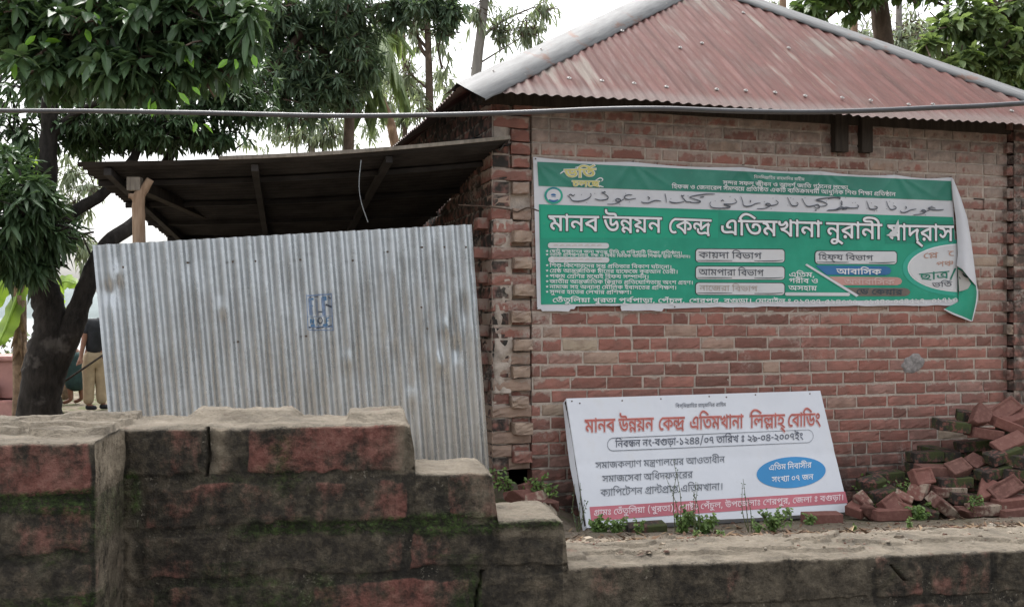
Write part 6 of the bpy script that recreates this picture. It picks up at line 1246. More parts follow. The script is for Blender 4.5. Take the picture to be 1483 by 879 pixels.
# ------------------------------------------------------------------ lettering
def _glyph(s, n):
    a = s; p = 1; out = []
    for _ in range(a[0]):
        c = a[p]; p += 1; x = y = 0; pts = []
        for _ in range(c):
            t = a[p]; on = t & 1; x += (t - on) // 2; y += a[p + 1]; p += 2
            pts.append((x * 6, y * 6, on))
        e = []
        for k in range(c):
            q = pts[k]; r = pts[(k + 1) % c]; e.append(q)
            if not q[2] and not r[2]: e.append(((q[0] + r[0]) / 2, (q[1] + r[1]) / 2, 1))
        k = next(i for i, q in enumerate(e) if q[2]); e = e[k:] + e[:k]; e.append(e[0])
        fl = []; i = 0
        while i < len(e) - 1:
            fl.append((e[i][0], e[i][1]))
            if e[i + 1][2]: i += 1
            else:
                A_, B_, C_ = e[i], e[i + 1], e[i + 2]
                for q in range(1, n):
                    u = q / n
                    fl.append(((1 - u) ** 2 * A_[0] + 2 * u * (1 - u) * B_[0] + u * u * C_[0], (1 - u) ** 2 * A_[1] + 2 * u * (1 - u) * B_[1] + u * u * C_[1]))
                i += 2
        cl = []
        for q in fl:
            if not cl or math.hypot(q[0] - cl[-1][0], q[1] - cl[-1][1]) > 7: cl.append(q)
        while len(cl) > 3 and math.hypot(cl[0][0] - cl[-1][0], cl[0][1] - cl[-1][1]) <= 7: cl.pop()
        if len(cl) > 2: out.append(cl)
    return out
def _key(s):
    return unicodedata.normalize('NFD', s.replace('\u200c', ''))
_LN = {_key(k): [q * 6 if i % 3 != 1 else q for i, q in enumerate(v)] for k, v in zip(NAMES, RUNS)}
def _area(c):
    return sum(c[i - 1][0] * c[i][1] - c[i][0] * c[i - 1][1] for i in range(len(c))) / 2
def _inside(p, c):
    x, y = p; r = False
    for i in range(len(c)):
        (x0, y0), (x1, y1) = c[i - 1], c[i]
        if (y0 > y) != (y1 > y) and x < (x1 - x0) * (y - y0) / (y1 - y0) + x0: r = not r
    return r
def _fat(c, d):
    """push an outline outwards by d font units (outer outlines run clockwise)"""
    if not d: return c
    o = []; n = len(c)
    for i in range(n):
        a_, b_, c_ = c[i - 1], c[i], c[(i + 1) % n]
        n1 = (-(b_[1] - a_[1]), b_[0] - a_[0]); n2 = (-(c_[1] - b_[1]), c_[0] - b_[0])
        l1 = math.hypot(*n1) or 1; l2 = math.hypot(*n2) or 1
        m = (n1[0] / l1 + n2[0] / l2, n1[1] / l1 + n2[1] / l2); lm = math.hypot(*m)
        if lm < 0.35: lm = 0.35
        k = min(2.0, 2 / lm) / lm
        o.append((b_[0] + m[0] * k * d, b_[1] + m[1] * k * d))
    return o
_GC = {}
def text(name, s, x0, y0, x1, y1, h, place, mat, parent, fat=0, lift=0.0, n=2, slant=0.0):
    """line of print: headline from pixel (x0,y0) to (x1,y1), letters h pixels from headline to foot"""
    d = _LN[_key(s)]; W = d[0]
    ux, uy = (x1 - x0) / W, (y1 - y0) / W
    a = Acc(); x = 0; cnt = 0
    for i in range(1, len(d), 3):
        g = d[i]; x += d[i + 1]; gy = d[i + 2]
        if (g, n, fat) not in _GC:
            cs = _glyph(GLYPHS[g], n)
            cs = [_fat(c, fat) for c in cs]
            V0 = [Vector(q) for c in cs for q in c]; E0 = []; b0_ = 0
            for c in cs:
                E0 += [(b0_ + i, b0_ + (i + 1) % len(c)) for i in range(len(c))]; b0_ += len(c)
            tri = []
            if V0:
                r_ = delaunay_2d_cdt(V0, E0, [], 0, 0.5)
                vv_ = [(q.x, q.y) for q in r_[0]]; keep = []
                for q in r_[2]:
                    cx_ = sum(vv_[i][0] for i in q) / len(q); cy_ = sum(vv_[i][1] for i in q) / len(q)
                    w_ = 0
                    for c in cs:                             # winding number decides what is ink
                        for i in range(len(c)):
                            (xa, ya), (xb, yb) = c[i - 1], c[i]
                            if (ya > cy_) != (yb > cy_) and cx_ < (xb - xa) * (cy_ - ya) / (yb - ya) + xa: w_ += 1 if yb > ya else -1
                    if w_: keep.append(tuple(q))
                tri = [(vv_, keep)]
            _GC[(g, n, fat)] = tri
        for vs_, t in _GC[(g, n, fat)]:
            pts = []
            for (gx, gyy) in vs_:
                X = gx + x; Yh = (622 - (gyy + gy)) / 622 * h
                px = x0 + ux * X - slant * Yh; py = y0 + uy * X + Yh
                pts.append(place(px, py, lift + 0.00016 * (cnt % 4)))
            # keep the front of every face towards the reader
            fs = []
            for q in t:
                A_, B_, C_ = pts[q[0]], pts[q[1]], pts[q[2]]
                fs.append(tuple(q) if (B_ - A_).cross(C_ - A_).y < 0 else tuple(reversed(q)))
            a.add(pts, fs)
            cnt += 1
    return a.build(name, mat, parent)
def patch(name, pts, place, mat, parent, lift, sub=None):
    """flat shape from its outline in pixels"""
    def clip(poly, f):
        o = []
        for i in range(len(poly)):
            p, q = poly[i - 1], poly[i]; a_, b_ = f(p), f(q)
            if (a_ < 0) != (b_ < 0):
                u = a_ / (a_ - b_); o.append((p[0] + (q[0] - p[0]) * u, p[1] + (q[1] - p[1]) * u))
            if b_ >= 0: o.append(q)
        return o
    xs = [p[0] for p in pts]; ys = [p[1] for p in pts]; step = 6.0
    acc = Acc()
    pieces = [pts]
    for ax_, lo, hi in ((0, min(xs), max(xs)), (1, min(ys), max(ys))):
        n_ = max(1, int((hi - lo) / step)); new = []
        for P_ in pieces:
            for k in range(n_):
                a_, b_ = lo + (hi - lo) * k / n_, lo + (hi - lo) * (k + 1) / n_
                c_ = P_
                if k: c_ = clip(c_, lambda p: p[ax_] - a_)
                if k < n_ - 1 and len(c_) > 2: c_ = clip(c_, lambda p: b_ - p[ax_])
                if len(c_) > 2 and abs(_area(c_)) > 1e-4: new.append(c_)
        pieces = new
    idx = {}; V_ = []; fs = []
    def vid(p):
        k = (round(p[0], 3), round(p[1], 3))
        if k not in idx:
            idx[k] = len(V_); V_.append(place(p[0], p[1], lift))
        return idx[k]
    for P_ in pieces:
        for q in tessellate_polygon([[Vector((x, y, 0)) for x, y in P_]]):
            i3 = [vid(P_[i]) for i in q]
            if len(set(i3)) < 3: continue
            A_, B_, C_ = (V_[i] for i in i3)
            fs.append(tuple(i3) if (B_ - A_).cross(C_ - A_).y < 0 else tuple(reversed(i3)))
    return mesh_obj(name, V_, fs, mat, parent)
def ribbon(name, strokes, place, mat, parent, lift, acc=None):
    """pen strokes: lists of pixels with a width"""
    a = Acc()
    for pts, w in strokes:
        if len(pts) == 1:
            x, y = pts[0]; q = [(x - w, y), (x, y + w * 0.8), (x + w, y), (x, y - w * 0.8)]
            a.add([place(u, v, lift) for u, v in q], [(0, 1, 2, 3)]); continue
        sp = spline(pts, 5); v = []
        for i, p in enumerate(sp):
            t = sp[min(i + 1, len(sp) - 1)] - sp[max(i - 1, 0)]; L = math.hypot(*t) or 1
            ww = w * (0.55 + 0.45 * math.sin(math.pi * min(1, max(0, i / (len(sp) - 1)))) ) * (0.7 + 0.5 * abs(t[0]) / L)
            nx_, ny_ = -t[1] / L * ww / 2, t[0] / L * ww / 2
            v += [place(p[0] + nx_, p[1] + ny_, lift), place(p[0] - nx_, p[1] - ny_, lift)]
        a.add(v, [(2 * i, 2 * i + 1, 2 * i + 3, 2 * i + 2) for i in range(len(sp) - 1)])
    return a.build(name, mat, parent)
def rrect(x0, y0, x1, y1, r, dy=0.0, n=5):
    """rounded rectangle, its right end dy pixels lower"""
    o = []
    for cx, cy, a0 in ((x1 - r, y0 + r, -90), (x1 - r, y1 - r, 0), (x0 + r, y1 - r, 90), (x0 + r, y0 + r, 180)):
        for k in range(n + 1):
            t = math.radians(a0 + 90 * k / n)
            o.append((cx + r * math.cos(t), cy + r * math.sin(t)))
    return [(x, y + dy * (x - x0) / (x1 - x0)) for x, y in o]
def ellipse(cx, cy, rx, ry, n=40, tilt=0.0, clip=None):
    o = []
    for k in range(n):
        t = 2 * math.pi * k / n
        x, y = rx * math.cos(t), ry * math.sin(t)
        x, y = cx + x, cy + y + tilt * x
        if clip is not None and x > clip: x = clip
        o.append((x, y))
    return o

# ------------------------------------------------------------------ green banner on the house front
G = dict(
    green=mat_cloth('banner_green_print', (0.018, 0.30, 0.19), 0.12, 0.38, (0.05, 0.34, 0.24)),
    band=mat_cloth('banner_deep_green_print', (0.035, 0.215, 0.155), 0.15, 0.36, (0.09, 0.27, 0.215)),
    patch=mat_cloth('banner_green_overprint', (0.016, 0.335, 0.205), 0.06, 0.38),
    teal=mat_cloth('banner_dark_green_overprint', (0.015, 0.245, 0.16), 0.08, 0.38),
    white=mat_cloth('banner_white_print', (0.60, 0.61, 0.64), 0.08, 0.4, (0.50, 0.49, 0.47)),
    plate=mat_cloth('banner_plate_print', (0.60, 0.61, 0.62), 0.08, 0.4, (0.52, 0.46, 0.42)),
    text=plain('white_ink', (0.74, 0.75, 0.76), 0.45, 0, 0.06, 30), outline=plain('dark_outline_ink', (0.030, 0.055, 0.052), 0.5, 0, 0.2, 30),
    black=plain('black_ink', (0.055, 0.075, 0.085), 0.5, 0, 0.25, 40), grey=plain('grey_ink', (0.09, 0.10, 0.12), 0.5, 0, 0.25, 40),
    faded=plain('faded_ink', (0.42, 0.36, 0.32), 0.5, 0, 0.15, 40), faint=plain('faint_ink', (0.545, 0.50, 0.47), 0.5, 0, 0.1, 40),
    yellow=plain('yellow_ink', (0.62, 0.57, 0.19), 0.45, 0, 0.1, 40),
    blue=mat_cloth('banner_blue_print', (0.035, 0.15, 0.34), 0.1, 0.4), pink=mat_cloth('banner_faded_pink_print', (0.50, 0.28, 0.245), 0.12, 0.4),
    brown=mat_cloth('banner_brown_print', (0.155, 0.13, 0.11), 0.15, 0.45), pinktext=plain('pale_pink_ink', (0.60, 0.44, 0.40), 0.5, 0, 0.1, 40),
    halo=mat_cloth('banner_pale_green_print', (0.035, 0.36, 0.26), 0.08, 0.4), gtext=plain('green_ink', (0.03, 0.20, 0.14), 0.5, 0, 0.2, 40),
    terra=plain('terracotta_ink', (0.47, 0.29, 0.23), 0.5, 0, 0.15, 40),
)
banner = thing('banner', 'long green printed banner nailed to the brick front, its right end torn loose and folded', 'banner', fac(1080, 345, 0.0))
NAILS = [(774, 231), (915, 234.5), (1075, 239), (1187, 244), (1297, 250), (1374, 257)]
def drape(px, py):
    """how far the vinyl stands off the wall: pulled in at the nails, slack between, pleats running down from them"""
    d = 0.016
    yt = np.interp(px, [773, 1378], [229, 258]); yb = np.interp(px, [773, 1388], [447, 441])
    t = (py - yt) / (yb - yt)
    for nx_, ny_ in NAILS:
        r = math.hypot(px - nx_, (py - ny_))
        d += 0.006 * math.exp(-(r / 22) ** 2) * 0
        for sl, am in ((0.62, 0.010), (-0.7, 0.008), (1.6, 0.006)):
            if py > ny_:
                off = (px - nx_) - sl * (py - ny_)
                d += am * math.exp(-(off / (3.0 + 0.10 * (py - ny_))) ** 2) * math.exp(-((py - ny_) / 38) ** 2) * min(1, (py - ny_) / 6)
    d += 0.004 * math.sin(px * 0.021 + 1) * t + 0.006 * float(fbm(px * 0.009, py * 0.012, 2, 33))
    d += 0.020 * math.exp(-((px - 1383) / 14) ** 2)
    return d
def bpl(px, py, lift=0.0):
    return fac(px, py, drape(px, py) + lift * 2.2)
def bquad(name, xl, xr, tl, tr, bl, br, mat, lift, nx_, ny_, edge=None):
    """a printed area between four pixel heights at its left and right ends"""
    v = []
    for i in range(nx_ + 1):
        s_ = i / nx_
        for k in range(ny_ + 1):
            t = k / ny_
            y = (tl + (tr - tl) * s_) * (1 - t) + (bl + (br - bl) * s_) * t
            x0 = xl[0] + (xl[1] - xl[0]) * t; x1 = xr[0] + (xr[1] - xr[0]) * t
            x = x0 + (x1 - x0) * s_
            if edge: y = edge(x, y, t)
            v.append(bpl(x, y, lift))
    f = [(i * (ny_ + 1) + k, i * (ny_ + 1) + k + 1, (i + 1) * (ny_ + 1) + k + 1, (i + 1) * (ny_ + 1) + k) for i in range(nx_) for k in range(ny_)]
    return mesh_obj(name, v, f, mat, banner, None, True)
def sheet_edge(x, y, t):
    if t < 0.05:                                         # top hem scallops between the nails
        for (n0, _), (n1, _) in zip(NAILS[:-1], NAILS[1:]):
            if n0 <= x <= n1: y += 3.0 * math.sin(math.pi * (x - n0) / (n1 - n0)) * (1 - t / 0.05)
    if t > 0.985:                                        # torn foot
        y += (t - 0.985) / 0.015 * (2.5 * (vnoise(x * 0.06, 3, 2) - 0.4) + (3.5 if 785 < x < 825 else 0) - (5.0 if 832 < x < 898 else 0) + (4 if 900 < x < 960 else 0))
    return float(y)
LYB = lambda x: float(np.interp(x, [778, 1100, 1388], [440.5, 439.5, 432]))
bquad('vinyl', (772, 778), (1378, 1389), 227.5, 257.5, 448, 441.5, G['white'], 0.0, 240, 66, sheet_edge)
bquad('header_print', (778, 780), (1377.5, 1379), 234.5, 262.5, 269.5, 291, G['band'], 0.0012, 220, 12)
bquad('ground_print', (780.5, 783.5), (1380, 1388), 296, 314.5, 441, 433.5, G['green'], 0.0012, 220, 44)
bquad('overprint', (783, 783.5), (1040, 1040), 297, 308, 345, 345, G['patch'], 0.0020, 90, 14)
bquad('overprint', (1282, 1282), (1381, 1383), 318.5, 320, 353, 352, G['teal'], 0.0020, 40, 12)
LIFT = 0.0034
def bt(s, x0, y0, x1, y1, h, mat='text', fat=0, lift=LIFT, n=2, name='lettering', slant=0.0):
    return text(name, s, x0, y0, x1, y1, h, bpl, G[mat], banner, fat, lift, n, slant)
TITLE = [("মানব", 795, 312.5, 867, 313.5), ("উন্নয়ন", 874, 313.5, 958, 315.5), ("কেন্দ্র", 968, 316, 1030, 318.5), ("এতিমখানা", 1043, 318.5, 1190, 322), ("নুরানী", 1197, 322.5, 1277, 325), ("মাদ্রাস", 1286, 326, 1381, 327.5)]
for w in TITLE:
    bt(*w, 21.5, 'outline', 46, 0.0030, 3, 'letter_outline')
    bt(*w, 21.5, 'text', 13, 0.0046, 3)
patch('torn_scrap', [(1283, 341), (1293, 336), (1298, 324), (1301, 318), (1302, 326), (1298, 342), (1293, 343)], bpl, G['plate'], banner, 0.0062)
bt("ভর্তি", 818, 246, 862, 244.5, 11.5, 'text', 62, 0.0030, 2, 'letter_outline'); bt("ভর্তি", 818, 246, 862, 244.5, 11.5, 'yellow', 22, 0.0042)
bt("চলছে", 829, 262, 868, 262.5, 8.0, 'text', 62, 0.0030, 2, 'letter_outline'); bt("চলছে", 829, 262, 868, 262.5, 8.0, 'yellow', 22, 0.0042)
ribbon('flourish', [([(811, 252), (817, 248), (825, 246)], 1.6), ([(862, 262), (869, 258), (873, 260), (871, 263)], 1.5), ([(833, 243), (846, 241), (860, 245)], 1.6), ([(858, 267), (866, 269), (874, 271)], 1.6)], bpl, G['text'], banner, 0.0032)
bt("বিসমিল্লাহির রাহমানির রাহীম", 1092, 254.8, 1165, 258.3, 3.7, fat=6)
bt("সুন্দর সফল জীবন ও আদর্শ জাতি গঠনের লক্ষ্যে", 1047, 262, 1228, 269.5, 5.2, fat=12)
bt("হিফজ ও জেনারেল সমন্বয়ে প্রতিষ্ঠিত একটি ব্যতিক্রমধর্মী আধুনিক শিশু শিক্ষা প্রতিষ্ঠান", 973, 267.5, 1297, 279, 5.4, fat=12)
for s_, x1, y0, y1, h in (("ছোট বাচ্চাদের জন্য স্বতন্ত্র দ্বীনি ও পরিপাটি শিক্ষা প্রতিষ্ঠান।", 988, 361.7, 364.5, 4.2), ("নূরানী প্রশিক্ষণপ্রাপ্ত, দক্ষ ও বিষয় ভিত্তিক অভিজ্ঞ শিক্ষক দ্বারা পাঠদান।", 1000, 366.9, 369.9, 4.0),
        ("শিশু-কিশোরদের সুপ্ত প্রতিভার বিকাশ ঘটানো।", 973, 382, 384.4, 5.0), ("শ্রেষ্ঠ আন্তর্জাতিক মানের হাফেজে কুরআন তৈরী।", 982, 389.6, 391.4, 5.0), ("পঞ্চম শ্রেণির মধ্যেই হিফয সম্পাদন।", 940, 397.4, 398.6, 5.0),
        ("জাতীয় আন্তর্জাতিক ক্বিরাত প্রতিযোগিতায় অংশ গ্রহণ।", 1004, 405.2, 407, 5.0), ("নামাজ সহ অন্যান্য মৌলিক ইবাদতের প্রশিক্ষণ।", 980, 412.8, 414.4, 5.0), ("সুন্দর হাতের লেখার প্রশিক্ষণ।", 915, 420.2, 421, 5.0)):
    bt(s_, 796, y0, x1, y1, h, fat=10)
    yy = y0 + h * 0.45
    patch('bullet', [(792.4 + (2.4 if k % 2 == 0 else 1.0) * math.sin(k * math.pi / 5), yy - (2.0 if k % 2 == 0 else 0.9) * math.cos(k * math.pi / 5)) for k in range(10)], bpl, G['text'], banner, LIFT)
for s_, x0, x1, y0, y1 in (("তেঁতুলিয়া খুরতা পূর্বপাড়া, পেঁচুল,", 800, 992, 431.6, 432.4), ("শেরপুর, বগুড়া।", 998, 1089, 432.4, 432.8), ("মোবাইল ঃ", 1094, 1146, 432.8, 433.2), ("০১৭৩৭-৫২৪০৩০,", 1149, 1246, 433.6, 434.2), ("০১৫৪০-০৫৪৫২৭,", 1251, 1343, 434.2, 432.8), ("০১৭১৩", 1349, 1387, 432.6, 431.0)):
    bt(s_, x0, y0, x1, y1, 6.0, fat=13)
for x0, x1, y0, y1, nm in ((793.5, 882, 351.5, 359.6, 'pill'), (794, 882.5, 371.9, 380, 'pill'), (1008, 1136, 361, 379.5, 'plate'), (1008, 1136, 386, 404.3, 'plate'), (1008, 1136, 409.7, 426.6, 'plate'), (1181, 1298.5, 363.8, 382, 'plate')):
    r = 3.9 if nm == 'pill' else 4.5
    patch('plate_edge', rrect(x0 - 1.4, y0 - 1.2, x1 + 1.2, y1 + 0.6, r + 0.6, 0.6), bpl, G['outline' if nm == 'plate' else 'teal'], banner, 0.0022)
    patch('plate', rrect(x0, y0, x1, y1, r, 0.6), bpl, G['plate'], banner, 0.0031)
    if nm == 'plate':
        ribbon('rule', [([(x0 + 2, y1 - 2.2), (x0 + 27, y1 - 2.1), (x0 + (x1 - x0) * 0.41, y1 - 2.0)], 1.0), ([(x0 + (x1 - x0) * 0.66, y1 - 1.6), (x0 + 110 if x1 - x0 > 120 else x0 + 100, y1 - 1.5), (x1 - 2, y1 - 2.4)], 1.0)], bpl, G['outline'], banner, 0.0040)
    else:
        ribbon('faded_writing', [([(x0 + 8 + 9 * k, (y0 + y1) / 2 + 0.6 * (k % 2)), (x0 + 12 + 9 * k, (y0 + y1) / 2 - 0.6), (x0 + 15 + 9 * k, (y0 + y1) / 2)], 1.6) for k in range(8)], bpl, G['faint'], banner, 0.0040)
bt("কায়দা বিভাগ", 1012, 365, 1103, 366.6, 8.6, 'grey', 4, 0.0042); bt("আমপারা বিভাগ", 1012, 389.8, 1106, 391.2, 8.6, 'grey', 4, 0.0042); bt("নাজেরা বিভাগ", 1013, 413.2, 1097, 414.4, 7.6, 'faded', 4, 0.0042)
bt("হিফ্য বিভাগ", 1185.5, 368.6, 1264.5, 370.2, 7.4, 'grey', 4, 0.0042)
patch('plate', [(1181, 384.6), (1283, 385.6), (1288.5, 387.6), (1291, 392), (1288.5, 396.4), (1283, 398.4), (1197, 398)], bpl, G['blue'], banner, 0.0031)
patch('plate', [(1201, 400.6), (1299, 401.6), (1304.5, 403.4), (1306.5, 407.3), (1304.5, 411.2), (1299, 413), (1218, 413)], bpl, G['pink'], banner, 0.0031)
patch('plate', [(1226, 416.6), (1311, 417.2), (1316, 419), (1318.5, 423), (1316, 427), (1311, 428.8), (1240, 428.8)], bpl, G['brown'], banner, 0.0031)
bt("আবাসিক", 1211.5, 389.4, 1276, 390.2, 7.4, 'text', 14, 0.0042); bt("অনাবাসিক", 1222.5, 404.4, 1295, 405.4, 7.2, 'pinktext', 14, 0.0042); bt("ডে কেয়ার", 1240, 418.4, 1307, 419.4, 7.4, 'black', 20, 0.0042)
patch('white_bar', [(1166, 384), (1168.5, 382), (1243.5, 427.5), (1240.5, 430)], bpl, G['white'], banner, 0.0045)
patch('white_bar', rrect(1137, 423.4, 1231, 428.2, 2.3, 0.5), bpl, G['plate'], banner, 0.0036)
bt("এতিম,", 1142.5, 394.4, 1180, 395, 6.4, fat=12); bt("গরীব ও", 1142.5, 403.2, 1185, 404, 6.4, fat=12); bt("অসহায়", 1142, 413.8, 1183, 414.4, 6.4, fat=12)
patch('ellipse_halo', ellipse(1394, 388, 87, 41, 60, 0.0, 1385.5), bpl, G['halo'], banner, 0.0022)
patch('ellipse_edge', ellipse(1394, 388, 79.5, 35, 60, 0.0, 1386), bpl, G['text'], banner, 0.0031)
patch('ellipse_plate', ellipse(1394, 388, 77.5, 33.4, 60, 0.0, 1386.2), bpl, G['plate'], banner, 0.0039)
bt("প্লে", 1337, 366.4, 1358.5, 366, 7.6, 'terra', 8, 0.0050); bt("ে", 1373, 363.5, 1381, 363.5, 7.0, 'terra', 8, 0.0050); bt("পঞ্চ", 1355.5, 379.8, 1381.5, 377.6, 6.8, 'terra', 8, 0.0050)
bt("ছাত্র/", 1331.5, 396.6, 1386, 391.4, 10.0, 'gtext', 10, 0.0050); bt("ভর্তি", 1350, 409.8, 1379, 408.2, 6.6, 'grey', 4, 0.0050)
# emblem
patch('emblem_ring', ellipse(801.8, 283.4, 13.4, 12.4, 36), bpl, G['halo'], banner, 0.0030)
patch('emblem_disc', ellipse(801.8, 283.4, 10.2, 9.4, 32), bpl, G['white'], banner, 0.0037)
ribbon('emblem_mark', [([(798, 282.4), (801.5, 282.0), (805, 282.6)], 2.2), ([(798.5, 285), (802, 284.6), (805, 285)], 0.9), ([(795, 289.6), (801.8, 291.6), (808.6, 289.6)], 2.4), ([(792.6, 288), (790.4, 283), (792.6, 278)], 0.9), ([(794, 275.6), (801.8, 272.2), (809.6, 275.6)], 0.9)], bpl, G['blue'], banner, 0.0046)
# the Arabic line, traced stroke by stroke
def zz(ox, oy, L):
    return [(ox + x / 6.448, oy + y / 6.448) for x, y in L]
AR = [(770, 220, [
        [(335, 410), (360, 430), (380, 455), (430, 463), (500, 451), (545, 425), (556, 400), (546, 389)], [(345, 405), (365, 399), (385, 411), (405, 398)], [(465, 400)], [(515, 476)],
        [(652, 382), (690, 400), (715, 425), (700, 445), (640, 453), (590, 440)], [(590, 390)], [(655, 372), (668, 382), (680, 374), (692, 381)],
        [(975, 436), (900, 446), (866, 430), (876, 412), (905, 402), (940, 403)], [(878, 390)], [(865, 440), (835, 458), (800, 465), (785, 450), (805, 438), (830, 450), (820, 470), (770, 488), (705, 490)], [(912, 470)], [(760, 462)], [(823, 492)],
        [(1210, 462), (1170, 455), (1140, 460), (1090, 478), (1040, 475), (1025, 464)], [(1084, 418), (1100, 432), (1090, 446)],
        [(1245, 390), (1254, 430), (1258, 476)], [(1490, 468), (1445, 466), (1420, 440), (1402, 420)], [(1425, 468), (1350, 478), (1300, 471), (1286, 460)], [(1300, 440)], [(1395, 405), (1410, 414), (1425, 404)], [(1460, 412)]]),
      (1000, 230, [
        [(230, 331), (150, 331), (40, 346), (-8, 358)], [(-8, 364), (60, 385), (94, 399), (70, 411), (-5, 408)], [(88, 362), (128, 356)],
        [(412, 374), (432, 405), (385, 424), (312, 425), (350, 441), (372, 450), (340, 460), (250, 463), (195, 451), (181, 420), (192, 403)], [(370, 355)], [(350, 466)], [(230, 395)], [(285, 398), (300, 388), (312, 396)],
        [(470, 350), (488, 400), (500, 440), (560, 443), (610, 420), (655, 415)], [(555, 388), (563, 398), (555, 408)],
        [(796, 388), (820, 410), (800, 430), (740, 439), (702, 430), (720, 418), (745, 427), (738, 446), (690, 465), (622, 468)], [(770, 370)], [(755, 468)], [(690, 402)],
        [(905, 360), (925, 400), (946, 436), (990, 441), (1005, 420), (992, 406)], [(936, 366)], [(960, 378)], [(910, 436)],
        [(1040, 370), (1068, 420), (1096, 446), (1150, 440), (1190, 429), (1206, 455), (1180, 463), (1155, 449)], [(1190, 446), (1255, 441), (1276, 424), (1230, 400), (1174, 386), (1250, 370), (1385, 361), (1400, 370)], [(1070, 366)], [(1270, 398)], [(1160, 482), (1180, 482)],
        [(1490, 458), (1450, 454), (1430, 464), (1450, 471), (1476, 456)], [(1430, 460), (1370, 477), (1272, 486)], [(1408, 392), (1416, 410), (1408, 428)]]),
      (1200, 240, [
        [(-5, 415), (60, 411), (118, 388), (152, 400), (130, 409), (150, 395), (200, 397), (262, 395), (282, 380), (268, 366)], [(118, 340)], [(225, 348)], [(250, 346)], [(270, 406)], [(-6, 311), (60, 299), (106, 305), (98, 316)], [(112, 348), (126, 362), (112, 378)], [(160, 300)],
        [(355, 330), (370, 370), (388, 405), (440, 406), (456, 390), (428, 378)], [(400, 350)], [(356, 400)], [(428, 424)], [(450, 421)],
        [(540, 330), (558, 380), (582, 410), (622, 405), (631, 390), (606, 374)], [(570, 335)], [(605, 352)], [(542, 404)],
        [(820, 406), (770, 415), (722, 436), (682, 436), (668, 420)], [(718, 380), (728, 392), (718, 404)],
        [(1075, 411), (1020, 416), (960, 411), (932, 400), (962, 389), (1000, 401)], [(948, 415), (900, 431), (870, 425), (880, 414), (905, 421), (898, 441), (850, 455), (792, 460)], [(965, 378)], [(856, 434)], [(905, 462)]])]
ribbon('arabic_lettering', [(zz(ox, oy, L), 0.75 if len(L) == 1 else 1.55) for ox, oy, S_ in AR for L in S_], bpl, G['grey'], banner, 0.0034)
# loose right end: the back of the vinyl folded over, and the printed foot hanging below it
def flap(name, rows, mat):
    v = [];
    for r in rows:
        v += [fac(x, y, o) for x, y, o in r]
    n = len(rows[0])
    f = [(i * n + k, i * n + k + 1, (i + 1) * n + k + 1, (i + 1) * n + k) for i in range(len(rows) - 1) for k in range(n - 1)]
    o = mesh_obj(name, v, f, mat, banner, None, True)
    return o
flap('folded_back', [[(1377.5, 257.5, 0.045), (1379, 257.8, 0.05), (1380, 258.5, 0.05), (1381, 260, 0.045)],
    [(1380, 285, 0.055), (1385, 284, 0.075), (1389, 284, 0.07), (1391, 285, 0.05)],
    [(1384, 315, 0.055), (1391, 314, 0.085), (1397, 314, 0.08), (1401, 316, 0.05)],
    [(1386, 345, 0.055), (1394, 343, 0.095), (1402, 344, 0.085), (1406, 346, 0.05)],
    [(1387, 368, 0.055), (1395, 366, 0.10), (1404, 367, 0.09), (1409.5, 372, 0.05)],
    [(1385.5, 384, 0.06), (1393, 388, 0.105), (1403, 396, 0.09), (1413, 400, 0.045)],
    [(1386, 385.5, 0.06), (1394, 390.5, 0.105), (1404, 403, 0.09), (1414.5, 415, 0.04)]], G['white'])
flap('hanging_foot', [[(1386.5, 384, 0.035), (1393, 390, 0.05), (1403, 401, 0.05), (1413, 413, 0.034)],
    [(1387.5, 400, 0.04), (1395, 404, 0.055), (1405, 412, 0.05), (1415, 424, 0.034)],
    [(1388.5, 420, 0.04), (1396, 423, 0.055), (1405, 428, 0.05), (1413.5, 440, 0.034)],
    [(1388, 437, 0.04), (1394, 443, 0.055), (1401, 450, 0.05), (1409, 461, 0.034)],
    [(1368, 447, 0.03), (1380, 453, 0.05), (1393, 458, 0.05), (1407.5, 464.5, 0.034)]], G['green'])
patch('hanging_plate', [(1387.5, 390), (1394, 393), (1402, 402), (1406, 411), (1402, 418), (1394, 421), (1389, 422)], lambda x, y, l: fac(x, y, 0.058 + l), mat_cloth('banner_plate_shade', (0.40, 0.39, 0.37), 0.08, 0.4), banner, 0.002)
ribbon('foot_hem', [([(1367, 447.5), (1380, 454), (1394, 459.5), (1407, 465)], 2.2), ([(1408, 465), (1413.8, 440), (1415.5, 424), (1414, 413)], 2.6)], lambda x, y, l: fac(x, y, 0.056 + l), G['white'], banner, 0.0)
ribbon('lettering', [([(1394, 396), (1398, 400), (1404, 402)], 2.4), ([(1389, 401), (1391, 404)], 1.4)], lambda x, y, l: fac(x, y, 0.062 + l), G['outline'], banner, 0.0)
for x, y in NAILS + [(776, 446), (975, 444.5), (1125, 446), (1281, 446.5)]:
    a = Acc(); p = fac(x, y, 0.0)
    tube(a, [p, p + N * 0.022, p + N * 0.024], [0.0025, 0.0025, 0.0055], 7)
    a.build('nail', M['iron'], banner)

